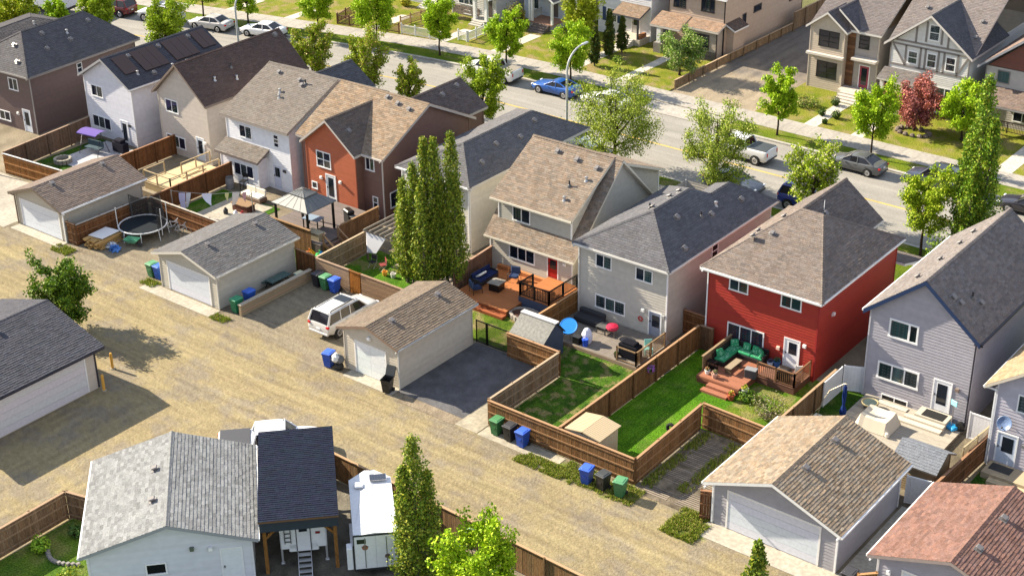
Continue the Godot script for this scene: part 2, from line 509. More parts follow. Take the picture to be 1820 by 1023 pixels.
# board fence with wide horizontal boards, each its own part
func slat_fence(called: String, label: String, a: Vector3, b: Vector3, h: float, col: Color, bw := 0.19) -> Node3D:
	var d := b - a
	var L := Vector2(d.x, d.z).length()
	var o := thing(called, label, "fence", a, rad_to_deg(atan2(-d.z, d.x)))
	var y := 0.05
	while y < h - bw * 0.5:
		var m := MB.new()
		var f := 1.0 + rf(-0.25, 0.2)
		m.col = Color(col.r * f, col.g * f, col.b * f)
		m.bx(0, L, y, y + bw - 0.015, -0.015, 0.015)
		part(m, "board", M.plank, o)
		y += bw
	var n := int(round(L / 2.4))
	for i in n + 1:
		var p := MB.new(); p.col = Color(col.r * 0.8, col.g * 0.8, col.b * 0.8)
		var px := clampf(L * i / max(n, 1), 0.05, L - 0.05)
		p.bx(px - 0.05, px + 0.05, 0, h + 0.02, -0.115, -0.017)
		part(p, "post", M.wood, o)
	var cp := MB.new(); cp.col = Color(col.r * 1.4 + 0.1, col.g * 1.4 + 0.08, col.b * 1.4 + 0.07)
	cp.bx(0, L, h, h + 0.04, -0.09, 0.06)
	part(cp, "top_cap", M.wood, o)
	return o
func bin(label: String, at: Vector3, col: Color, turn := 0.0, open := false) -> Node3D:
	var o := thing("wheeled_bin", label, "wheeled bin", at, turn, "wheeled household bins in the lane")
	var m := MB.new(); m.col = col
	var r := []
	for k in [[0.06, 0.22, 0.25], [0.25, 0.235, 0.27], [0.9, 0.285, 0.335], [0.92, 0.315, 0.36], [0.98, 0.315, 0.36]]:
		r.append([V(-k[1], k[0], -k[2]), V(k[1], k[0], -k[2]), V(k[1], k[0], k[2]), V(-k[1], k[0], k[2])])
	for i in r.size() - 1:
		for j in 4:
			var q := (j + 1) % 4
			m.quad(r[i][q], r[i][j], r[i + 1][j], r[i + 1][q])
	m.fan([r[0][0], r[0][1], r[0][2], r[0][3]])
	m.bx(-0.12, 0.12, 0.5, 0.64, 0.295, 0.325)
	part(m, "body", M.plastic, o)
	var l := MB.new(); l.col = Color(col.r * 1.3 + 0.02, col.g * 1.3 + 0.02, col.b * 1.3 + 0.02)
	if open:
		l.cbox(V(0, 1.24, -0.5), V(0.64, 0.06, 0.66), 0.02, Basis(V(1, 0, 0), 1.15))
	else:
		l.cbox(V(0, 1.015, 0.0), V(0.66, 0.07, 0.76), 0.03); l.cbox(V(0, 1.05, 0.0), V(0.46, 0.05, 0.5), 0.02)
	part(l, "lid", M.plastic, o)
	var h := MB.new(); h.col = col
	h.tube([V(-0.27, 1.0, -0.42), V(0.27, 1.0, -0.42)], [0.018, 0.018], 6)
	part(h, "handle", M.plastic, o)
	for s in [-1, 1]:
		var w := MB.new(); w.col = Color(0.02, 0.02, 0.02)
		w.tube([V(s * 0.22, 0.125, -0.27), V(s * 0.3, 0.125, -0.27)], [0.125, 0.125], 12)
		part(w, "wheel", M.rubber, o)
	return o
# skin over rings of equally many points, smooth; closed = each ring closes on itself
func loft(m: MB, rings: Array, closed := false, flip := false) -> void:
	var R := rings.size()
	var K: int = rings[0].size()
	var N := []
	for i in R:
		var row := []
		for k in K:
			var a: Vector3 = rings[min(i + 1, R - 1)][k] - rings[max(i - 1, 0)][k]
			var b: Vector3 = (rings[i][(k + 1) % K] - rings[i][(k + K - 1) % K]) if closed else (rings[i][min(k + 1, K - 1)] - rings[i][max(k - 1, 0)])
			var nn := a.cross(b).normalized()
			row.append(-nn if flip else nn)
		N.append(row)
	for i in R - 1:
		for k in (K if closed else K - 1):
			var j := (k + 1) % K
			if flip: m.squad(rings[i][k], rings[i][j], rings[i + 1][j], rings[i + 1][k], N[i][k], N[i][j], N[i + 1][j], N[i + 1][k])
			else: m.squad(rings[i][k], rings[i + 1][k], rings[i + 1][j], rings[i][j], N[i][k], N[i + 1][k], N[i + 1][j], N[i][j])
func car(label: String, cat: String, kind: String, at: Vector3, turn: float, col: Color, called := "parked_car", cover := Color(0.06, 0.06, 0.065)) -> Node3D:
	var o := thing(called, label, cat, at, turn, "vehicles parked along the street" if at.z < -20 else "")
	var K = {
		"sedan": [2.4, 0.91, [[-2.4, 0.58, 0.62], [-2.34, 0.7, 0.78], [-2.1, 0.78, 0.86], [-1.6, 0.86, 0.9], [-1.0, 0.95, 0.91], [0.0, 0.97, 0.91], [1.2, 1.0, 0.91], [1.7, 1.03, 0.9], [2.2, 1.02, 0.86], [2.36, 0.95, 0.8], [2.4, 0.7, 0.74]], 1.45, -1.05, -0.2, 1.0, 1.85, 1.42, 0.33],
		"coupe": [2.35, 0.94, [[-2.35, 0.55, 0.64], [-2.28, 0.68, 0.8], [-2.0, 0.76, 0.9], [-1.5, 0.83, 0.94], [-0.8, 0.92, 0.94], [0.2, 0.94, 0.92], [1.2, 1.0, 0.95], [1.8, 1.04, 0.95], [2.15, 1.05, 0.9], [2.32, 0.98, 0.82], [2.35, 0.7, 0.78]], 1.36, -0.85, 0.05, 0.75, 1.95, 1.4, 0.35],
		"suv": [2.5, 0.99, [[-2.5, 0.7, 0.72], [-2.44, 0.92, 0.88], [-2.2, 1.05, 0.95], [-1.7, 1.12, 0.98], [-1.15, 1.18, 0.99], [0.0, 1.2, 0.99], [1.2, 1.2, 0.99], [2.0, 1.2, 0.98], [2.35, 1.2, 0.94], [2.47, 1.1, 0.9], [2.5, 0.75, 0.86]], 1.86, -1.25, -0.55, 2.12, 2.42, 1.55, 0.39],
		"pickup": [2.9, 0.99, [[-2.9, 0.75, 0.74], [-2.84, 0.98, 0.9], [-2.6, 1.1, 0.96], [-2.1, 1.17, 0.98], [-1.45, 1.22, 0.99], [0.0, 1.25, 0.99], [0.95, 1.26, 0.99], [1.05, 1.3, 0.98], [2.6, 1.32, 0.98], [2.82, 1.32, 0.96], [2.88, 1.25, 0.94], [2.9, 0.8, 0.92]], 1.9, -1.5, -0.85, 0.72, 0.96, 1.9, 0.4]}[kind]
	var W: float = K[1]
	var yr: float = K[3]
	var rings := []
	for s in K[2]:
		var x: float = s[0]
		var yt: float = s[1]
		var w: float = s[2]
		var yb := 0.22 if absf(x) < K[0] - 0.15 else 0.34
		if kind == "suv" or kind == "pickup": yb += 0.12
		var ym := yb + (yt - yb) * 0.55
		rings.append([V(x, yb, w * 0.82), V(x, yb + 0.08, w * 0.95), V(x, ym, w), V(x, yt - 0.1, w * 0.975), V(x, yt - 0.02, w * 0.9), V(x, yt + 0.02, w * 0.55), V(x, yt + 0.035, 0), V(x, yt + 0.02, -w * 0.55), V(x, yt - 0.02, -w * 0.9), V(x, yt - 0.1, -w * 0.975), V(x, ym, -w), V(x, yb + 0.08, -w * 0.95), V(x, yb, -w * 0.82)])
	var b := MB.new(); b.col = col
	loft(b, rings)
	var f0: Array = rings[0].duplicate(); b.fan(f0)
	var f1: Array = rings[-1].duplicate(); f1.reverse(); b.fan(f1)
	part(b, "body", M.car, o)
	# cabin
	var yb2: float = K[2][4][1] - 0.03
	var x0: float = K[4]; var x1: float = K[5]; var x2: float = K[6]; var x3: float = K[7]
	var wb := W * 0.9
	var wr := W * 0.7 if kind != "suv" else W * 0.78
	var gl := MB.new(); gl.col = Color(0.012, 0.014, 0.018)
	var gr := []
	var st := [[x0, yb2, wb * 0.9, wb], [x1, yr, wr * 0.96, wb], [(x1 + x2) / 2, yr + 0.03, wr, wb], [x2, yr, wr * 0.97, wb], [x3, yb2 + 0.03, wb * 0.88, wb]]
	for s in st: gr.append([V(s[0], yb2, s[3]), V(s[0], s[1] - 0.03 * (1.0 if s[1] > yb2 + 0.1 else 0.0), s[2]), V(s[0], s[1], s[2] * 0.85), V(s[0], s[1] + 0.01, 0), V(s[0], s[1], -s[2] * 0.85), V(s[0], s[1] - 0.03 * (1.0 if s[1] > yb2 + 0.1 else 0.0), -s[2]), V(s[0], yb2, -s[3])])
	for i in gr.size() - 1:
		for k in 6: gl.quad(gr[i][k], gr[i + 1][k], gr[i + 1][k + 1], gr[i][k + 1])
	part(gl, "windows", M.glass, o)
	var rt := MB.new(); rt.col = col
	var rr := []
	for s in [[x1 - 0.06, yr - 0.03], [x1 + 0.15, yr + 0.02], [(x1 + x2) / 2, yr + 0.045], [x2 - 0.15, yr + 0.025], [x2 + 0.06, yr - 0.02]]:
		rr.append([V(s[0], s[1] - 0.09, wr + 0.03), V(s[0], s[1] - 0.02, wr * 0.96), V(s[0], s[1] + 0.012, wr * 0.7), V(s[0], s[1] + 0.02, 0), V(s[0], s[1] + 0.012, -wr * 0.7), V(s[0], s[1] - 0.02, -wr * 0.96), V(s[0], s[1] - 0.09, -wr - 0.03)])
	loft(rt, rr)
	for s in [-1, 1]:
		rt.tube([V(x0, yb2, s * wb * 0.97), V(x1, yr - 0.04, s * wr)], [0.05, 0.04], 6)
		rt.tube([V(x2, yr - 0.04, s * wr), V(x3, yb2, s * wb * 0.97)], [0.06, 0.09], 6)
		var bp := [(x1 + x2) / 2] if kind != "suv" else [x1 + (x2 - x1) * 0.32, x1 + (x2 - x1) * 0.66]
		for xm in bp: rt.tube([V(xm, yr - 0.04, s * (wr + 0.01)), V(xm + 0.05, yb2, s * (wb + 0.01))], [0.04, 0.05], 6)
	part(rt, "roof_panel", M.car, o)
	for s in [-1, 1]:
		for e in [-1, 1]:
			var wx: float = e * K[8]
			var R: float = K[9]
			var ar := MB.new(); ar.col = Color(0.012, 0.012, 0.012)
			ar.tube([V(wx, R, s * (W - 0.2)), V(wx, R, s * (W + 0.004))], [R + 0.07, R + 0.07], 16)
			part(ar, "wheel_arch", M.rubber, o)
			var ty := MB.new(); ty.col = Color(0.02, 0.02, 0.02)
			ty.tube([V(wx, R, s * (W - 0.2)), V(wx, R, s * (W - 0.02)), V(wx, R, s * (W + 0.02))], [R, R, R * 0.9], 16)
			var wh := part(ty, "wheel", M.rubber, o)
			var ri := MB.new(); ri.col = Color(0.45, 0.45, 0.46)
			ri.lathe(V(wx, R, s * (W + 0.012)), [[R * 0.66, 0.0], [R * 0.62, 0.02], [R * 0.2, 0.005], [0.0, 0.02]], 12, Basis(V(1, 0, 0), s * PI / 2))
			part(ri, "rim", M.metal, wh)
		var ht := 0.92 if kind in ["suv", "pickup"] else 0.72
		var hl := MB.new(); hl.col = Color(0.75, 0.77, 0.8)
		hl.cbox(V(-K[0] + 0.1, ht - 0.05, s * (W * 0.74)), V(0.16, 0.13, 0.3), 0.03)
		part(hl, "headlight", M.glass, o)
		var tl := MB.new(); tl.col = Color(0.45, 0.015, 0.015)
		tl.cbox(V(K[0] - 0.06, ht + 0.1, s * (W * 0.8)), V(0.18, 0.16 if kind != "pickup" else 0.34, 0.24 if kind != "pickup" else 0.16), 0.03)
		part(tl, "tail_light", M.glass, o)
		var mi := MB.new(); mi.col = col
		mi.cbox(V(x0 + 0.3, yb2 + 0.1, s * (W + 0.09)), V(0.12, 0.14, 0.2), 0.03)
		part(mi, "wing_mirror", M.car, o)
		var hd := MB.new(); hd.col = Color(col.r * 0.8, col.g * 0.8, col.b * 0.8)
		hd.cbox(V(x1 + 0.45, yb2 - 0.1, s * (W + 0.005)), V(0.22, 0.035, 0.03), 0.008); hd.cbox(V(x1 + 1.35, yb2 - 0.1, s * (W + 0.005)), V(0.22, 0.035, 0.03), 0.008)
		part(hd, "door_handle", M.car, o)
	for e in [-1, 1]:
		var bu := MB.new(); bu.col = Color(0.03, 0.03, 0.03) if kind != "suv" else Color(col.r * 0.9, col.g * 0.9, col.b * 0.9)
		bu.cbox(V(e * (K[0] - 0.03), 0.5 if kind in ["suv", "pickup"] else 0.38, 0), V(0.16, 0.18, W * 1.7), 0.05)
		part(bu, "bumper", M.plastic, o)
	var pl := MB.new(); pl.col = Color(0.7, 0.7, 0.72)
	pl.cbox(V(K[0] + 0.015, 0.78, 0), V(0.03, 0.13, 0.32), 0.005)
	part(pl, "licence_plate", M.plastic, o)
	if kind == "suv":
		for s in [-1, 1]:
			var rk := MB.new(); rk.col = Color(0.04, 0.04, 0.04)
			rk.tube([V(x1 + 0.25, yr + 0.03, s * wr * 0.85), V(x1 + 0.35, yr + 0.1, s * wr * 0.85), V(x2 - 0.25, yr + 0.1, s * wr * 0.85), V(x2 - 0.15, yr + 0.02, s * wr * 0.85)], [0.04, 0.04, 0.04, 0.04], 6)
			part(rk, "roof_rail", M.plastic, o)
		var sr := MB.new(); sr.col = Color(0.015, 0.016, 0.02)
		sr.cbox(V(x1 + 0.62, yr + 0.05, 0), V(0.75, 0.03, wr * 1.25), 0.01)
		part(sr, "sunroof", M.glass, o)
	if kind == "pickup":
		var bd := MB.new(); bd.col = cover
		bd.cbox(V(1.93, 1.345, 0), V(1.72, 0.05, 1.76), 0.02)
		part(bd, "bed_cover", M.plastic, o)
	return o

func leaf(m: MB, p: Vector3, s: float, nn: Vector3, t: Vector3) -> void:
	var a := t * s
	var b := nn.cross(t).normalized() * s * 0.62
	m.quad(p - a, p - b + nn * s * 0.12, p + a, p + b + nn * s * 0.12)
func rdir() -> Vector3:
	var z := rf(-1, 1)
	var a := rf(0, TAU)
	var r := sqrt(1.0 - z * z)
	return V(r * cos(a), z, r * sin(a))
func leaves_at(m: MB, p: Vector3, n: int, sp: float, size: float, cols: Array) -> void:
	for i in n:
		var c: Color = cols[rng.randi() % cols.size()]
		var f := rf(0.8, 1.2)
		m.col = Color(c.r * f, c.g * f, c.b * f)
		var d := rdir()
		leaf(m, p + d * sp * sqrt(rng.randf()), size * rf(0.7, 1.25), (rdir() + V(0, 0.7, 0)).normalized(), rdir())
# spreading tree: H height, R crown radius, yb crown bottom
func tree(called: String, label: String, at: Vector3, H: float, R: float, yb: float, cols: Array, dens := 1.0, size := 0.13, grp := "", trunk := 0.1, bare := 0.0, barkc := Color(0.09, 0.065, 0.05)) -> Node3D:
	var o := thing(called, label, "tree", at, 0.0, grp)
	var tm := MB.new(); tm.col = barkc
	var cm := MB.new()
	var ch := H - yb
	var fork := yb + ch * 0.12
	tm.tube([V(0, -0.1, 0), V(0.02, 0.25, 0), V(rf(-0.05, 0.05), yb * 0.6, rf(-0.05, 0.05)), V(rf(-0.08, 0.08), fork, rf(-0.08, 0.08)), V(rf(-0.1, 0.1), yb + ch * 0.75, rf(-0.1, 0.1))], [trunk * 1.6, trunk * 1.1, trunk, trunk * 0.8, trunk * 0.2], 8)
	var nl := int(9 + R * 2.2)
	var tips := []
	for i in nl:
		var a := TAU * i / nl * 1.618 * 2.0 + rf(-0.3, 0.3)
		var hy := yb + ch * (0.2 + 0.78 * pow(float(i + 0.5) / nl, 0.9))
		var prof := sqrt(maxf(0.05, 1.0 - pow((hy - (yb + ch * 0.5)) / (ch * 0.56), 2.0)))
		var rad := R * prof * rf(0.72, 1.0)
		var e := V(cos(a) * rad, hy, sin(a) * rad)
		var s := V(0, clampf(yb * 0.85 + (hy - yb) * 0.35, yb * 0.7, H * 0.7), 0)
		var mid := s.lerp(e, 0.5) + V(0, -ch * 0.03, 0) + rdir() * 0.1 * R
		tm.tube([s, mid, e], [trunk * 0.5, trunk * 0.3, trunk * 0.1], 5, false)
		for k in 9:
			var b := mid.lerp(e, rf(-0.3, 1.0))
			var tip := b + (rdir() + V(cos(a), 0.55, sin(a)) * 0.5) * R * rf(0.18, 0.42)
			tm.tube([b, tip], [trunk * 0.13, trunk * 0.04], 4, false)
			tips.append([b, tip])
	for t in tips:
		if rng.randf() < bare: continue
		var k := int(84 * dens)
		for q in 4:
			leaves_at(cm, t[0].lerp(t[1], 0.25 + 0.27 * q), k / 4, R * 0.18 + 0.09, size * 0.8, cols)
	part(tm, "trunk", M.bark, o)
	part(cm, "crown", M.leaf, o)
	return o
# columnar aspen or cedar: spires = [[dx, dz, height, radius]]
func column_tree(called: String, label: String, at: Vector3, spires: Array, cols: Array, dens := 1.0, size := 0.13, grp := "", y0 := 0.35, cone := 0.0, barkc := Color(0.25, 0.22, 0.18)) -> Node3D:
	var o := thing(called, label, "tree", at, 0.0, grp)
	var tm := MB.new(); tm.col = barkc
	var cm := MB.new()
	for s in spires:
		var H: float = s[2]
		var R: float = s[3] * 1.3
		tm.tube([V(s[0] * 0.5, -0.1, s[1] * 0.5), V(s[0], H * 0.4, s[1]), V(s[0], H * 0.92, s[1])], [0.06 + R * 0.06, 0.05 + R * 0.03, 0.015], 6)
		var nb := int(H * 14 * dens)
		for i in nb:
			var t := float(i) / nb
			var y := y0 + (H - y0) * t
			var prof: float = (1.0 - t) if cone > 0.5 else minf(1.0, 0.55 + t * 2.2) * pow(maxf(0.0, 1.0 - t), 0.62)
			var a := i * 2.39996 + rf(-0.4, 0.4)
			var lump := 0.76 + 0.75 * nz.get_noise_3d(cos(a) * 22 + at.x * 9, y * 16, sin(a) * 22 + at.z * 9) + rf(-0.1, 0.12)
			var r: float = R * prof * lump
			var tip := V(s[0] + cos(a) * r, y + 0.35, s[1] + sin(a) * r)
			var root := V(s[0], maxf(y - r * 1.3, 0.2), s[1])
			if i % 3 == 0: tm.tube([root, tip], [0.022, 0.006], 4, false)
			leaves_at(cm, root.lerp(tip, 1.0), 20, R * 0.2 + 0.06, size, cols)
			leaves_at(cm, root.lerp(tip, 0.72), 13, R * 0.22 + 0.05, size, cols)
	part(tm, "trunk", M.bark, o)
	part(cm, "crown", M.leaf, o)
	return o
func bush(called: String, label: String, at: Vector3, r: Vector3, cols: Array, n := 500, size := 0.07, cat := "shrub", grp := "") -> Node3D:
	var o := thing(called, label, cat, at, 0.0, grp)
	var tm := MB.new(); tm.col = Color(0.08, 0.06, 0.045)
	var cm := MB.new()
	for i in 12:
		var d := rdir(); d.y = absf(d.y) + 0.25
		var e := V(d.x * r.x * 0.8, minf(d.y * r.y * 1.2, r.y * 1.7), d.z * r.z * 0.8)
		tm.tube([V(d.x * 0.05, 0, d.z * 0.05), e], [0.018, 0.006], 4, false)
	for i in n:
		var d := rdir()
		var l := 0.75 + 0.35 * nz.get_noise_3d(d.x * 40 + at.x * 7, d.y * 40, d.z * 40 + at.z * 7)
		var p := V(d.x * r.x, r.y * 1.0 + d.y * r.y, d.z * r.z) * (l * pow(rng.randf(), 0.22))
		p.y = maxf(p.y, 0.04)
		var c: Color = cols[rng.randi() % cols.size()]
		var f := rf(0.75, 1.25)
		cm.col = Color(c.r * f, c.g * f, c.b * f)
		leaf(cm, p, size * rf(0.7, 1.3), (d + rdir() * 0.6 + V(0, 0.3, 0)).normalized(), rdir())
	part(tm, "stems", M.bark, o)
	part(cm, "foliage", M.leaf, o)
	return o
# ---------------------------------------------------------------- ground
func cz(x: float) -> float:
	if x > -35.0: return 0.0
	if x > -60.0: return 0.0042 * (x + 35.0) * (x + 35.0)
	return 2.625 + 0.21 * (-60.0 - x)
func sheet(called: String, x0: float, x1: float, z0: float, z1: float, y: float, sx: float, sz: float, colf: Callable, mat: Material, curved := false, skirt := 0.0, kind := "structure") -> MeshInstance3D:
	var m := MB.new()
	var nx := int(ceil((x1 - x0) / sx))
	var nn := int(ceil((z1 - z0) / sz))
	var P := []
	var Cc := []
	for i in nx + 1:
		var x := x0 + (x1 - x0) * i / nx
		var off := cz(x) if curved else 0.0
		var row := PackedVector3Array()
		var crow := PackedColorArray()
		for j in nn + 1:
			var z := z0 + (z1 - z0) * j / nn
			row.append(V(x, y, z + off)); crow.append(colf.call(x, z))
		P.append(row); Cc.append(crow)
	var up := Vector3.UP
	for i in nx:
		var a: PackedVector3Array = P[i]
		var b: PackedVector3Array = P[i + 1]
		var ca: PackedColorArray = Cc[i]
		var cb: PackedColorArray = Cc[i + 1]
		for j in nn:
			m.v.append(a[j]); m.v.append(b[j]); m.v.append(b[j + 1]); m.v.append(a[j]); m.v.append(b[j + 1]); m.v.append(a[j + 1])
			m.c.append(ca[j]); m.c.append(cb[j]); m.c.append(cb[j + 1]); m.c.append(ca[j]); m.c.append(cb[j + 1]); m.c.append(ca[j + 1])
			for k in 6: m.n.append(up)
	if skirt > 0.0:
		var dn := V(0, -skirt, 0)
		for i in nx:
			m.col = Cc[i][0]
			m.quad(P[i + 1][0] + dn, P[i][0] + dn, P[i][0], P[i + 1][0])
			m.quad(P[i][nn] + dn, P[i + 1][nn] + dn, P[i + 1][nn], P[i][nn])
		for j in nn:
			m.col = Cc[0][j]
			m.quad(P[0][j] + dn, P[0][j + 1] + dn, P[0][j + 1], P[0][j])
			m.quad(P[nx][j + 1] + dn, P[nx][j] + dn, P[nx][j], P[nx][j + 1])
	return solo(m, called, mat, kind)
func flatc(c: Color, amt := 0.12, fq := 3.0) -> Callable:
	return func(x: float, z: float) -> Color:
		var f := 1.0 + amt * 1.5 * nz.get_noise_2d(x * fq * 4.0, z * fq * 4.0) + amt * 0.9 * nz2.get_noise_2d(x * 40.0, z * 40.0) + amt * nz.get_noise_2d(x * 2.3 + 90, z * 2.3)
		return Color(c.r * f, c.g * f, c.b * f)
func lawnc(a: Color, b: Color, patch := 0.0, sc := 1.0) -> Callable:
	return func(x: float, z: float) -> Color:
		var t := clampf(0.5 + 1.1 * nz.get_noise_2d(x * 9.0 * sc, z * 9.0 * sc) + 0.9 * nz.get_noise_2d(x * 45.0, z * 45.0), 0.0, 1.0)
		var c := a.lerp(b, t)
		var p := clampf((nz2.get_noise_2d(x * 11.0 * sc + 40, z * 11.0 * sc) - 0.12) * 5.0, 0.0, 1.0) * patch
		return c.lerp(Color(0.4, 0.3, 0.15), p)
func lane_color(x: float, z: float) -> Color:
	var ax := clampf((z - 8.5) / 5.0, 0.0, 1.0) * clampf((-12.0 - x) / 4.0, 0.0, 1.0)
	var s := nz.get_noise_2d(x * 1.6, z * 26.0) * (1.0 - ax) + nz.get_noise_2d(x * 26.0 + 300, z * 1.6 + x * 4.0) * ax
	var s2 := nz2.get_noise_2d(x * 2.6 + 50, z * 55.0 + sin(x * 0.1) * 4.0) * (1.0 - ax) + nz2.get_noise_2d(x * 50.0, z * 2.5) * ax
	var p := nz.get_noise_2d(x * 5.0 + 500, z * 6.0)
	var fine := nz2.get_noise_2d(x * 60.0, z * 60.0)
	var grey := clampf(0.32 + 1.7 * p + 0.9 * nz2.get_noise_2d(x * 20.0, z * 22.0) - 0.25 * clampf(1.0 - absf(z - 4.5) / 3.0, 0.0, 1.0), 0.0, 1.0)
	# loose grey gravel gathers along both edges
	grey = clampf(grey + clampf((1.6 - z) * 0.45 + 0.5 * nz2.get_noise_2d(x * 9.0, 3.0), 0.0, 0.8) + (clampf((z - 8.0) * 0.5 + 0.6 * nz.get_noise_2d(x * 8.0, 70.0), 0.0, 0.7) if x > -12.0 else 0.0), 0.0, 1.0)
	var c := Color(0.305, 0.247, 0.14).lerp(Color(0.25, 0.21, 0.15), grey)
	# weedy grass verge under the two groups of bins
	var vg := maxf(clampf(1.0 - absf(x - 3.0) / 4.2, 0.0, 1.0) * clampf(1.3 - absf(z - 1.0) / 0.9, 0.0, 1.0), clampf(1.5 - absf(x - 10.5) / 0.9, 0.0, 1.0) * clampf(1.4 - absf(z - 1.2) / 1.2, 0.0, 1.0))
	c = c.lerp(Color(0.15, 0.2, 0.03), clampf(vg * 2.0 - 0.55 + 1.6 * nz2.get_noise_2d(x * 16.0, z * 16.0), 0.0, 0.9) if vg > 0.05 else 0.0)
	# packed wheel tracks along the lane, and turning into the side lane
	var tr := 0.0
	var wob := 0.35 * sin(x * 0.13) + 0.6 * nz.get_noise_2d(x * 1.5, 9.0)
	for q in [2.7, 4.1, 5.2, 6.7]: tr += exp(-pow((z + wob - q) / 0.2, 2.0)) * (0.55 + 0.9 * nz2.get_noise_2d(x * 3.0, q * 30.0))
	var rr := Vector2(x + 11.5, z - 14.0).length() if z < 14.0 and x < -11.5 else absf(x + 11.5)
	if x < -11.0 and z > 3.0:
		for q in [6.2, 7.7, 9.0, 10.6]: tr += exp(-pow((rr + 0.5 * wob - q) / 0.2, 2.0)) * (0.5 + 0.9 * nz2.get_noise_2d(x * 4.0 + z * 4.0, q * 30.0))
	var f := 1.0 + 0.16 * s + 0.22 * s2 + 0.24 * fine + 0.13 * tr
	return Color(c.r * f, c.g * f * (1.0 + 0.03 * s), c.b * f)
func road_color(x: float, z: float) -> Color:
	# worn pale asphalt with darker wheel paths that run with the lanes
	var f := 1.0 + 0.16 * nz.get_noise_2d(x * 1.2, z * 28.0) + 0.1 * nz2.get_noise_2d(x * 1.6, z * 60.0) + 0.1 * nz.get_noise_2d(x * 6.0, z * 6.0)
	for q in [-39.2, -41.0, -44.2, -46.0]: f -= 0.07 * exp(-pow((z - q) / 0.45, 2.0)) * (0.8 + 0.6 * nz.get_noise_2d(x * 2.0, q))
	return Color(0.335 * f, 0.316 * f, 0.282 * f)
func rect(called: String, x0: float, x1: float, z0: float, z1: float, y: float, c: Color, mat: Material, amt := 0.12, st := 0.3, sk := 0.0, curved := false) -> MeshInstance3D:
	return sheet(called, x0, x1, z0, z1, y, st, st, flatc(c, amt), mat, curved, sk)

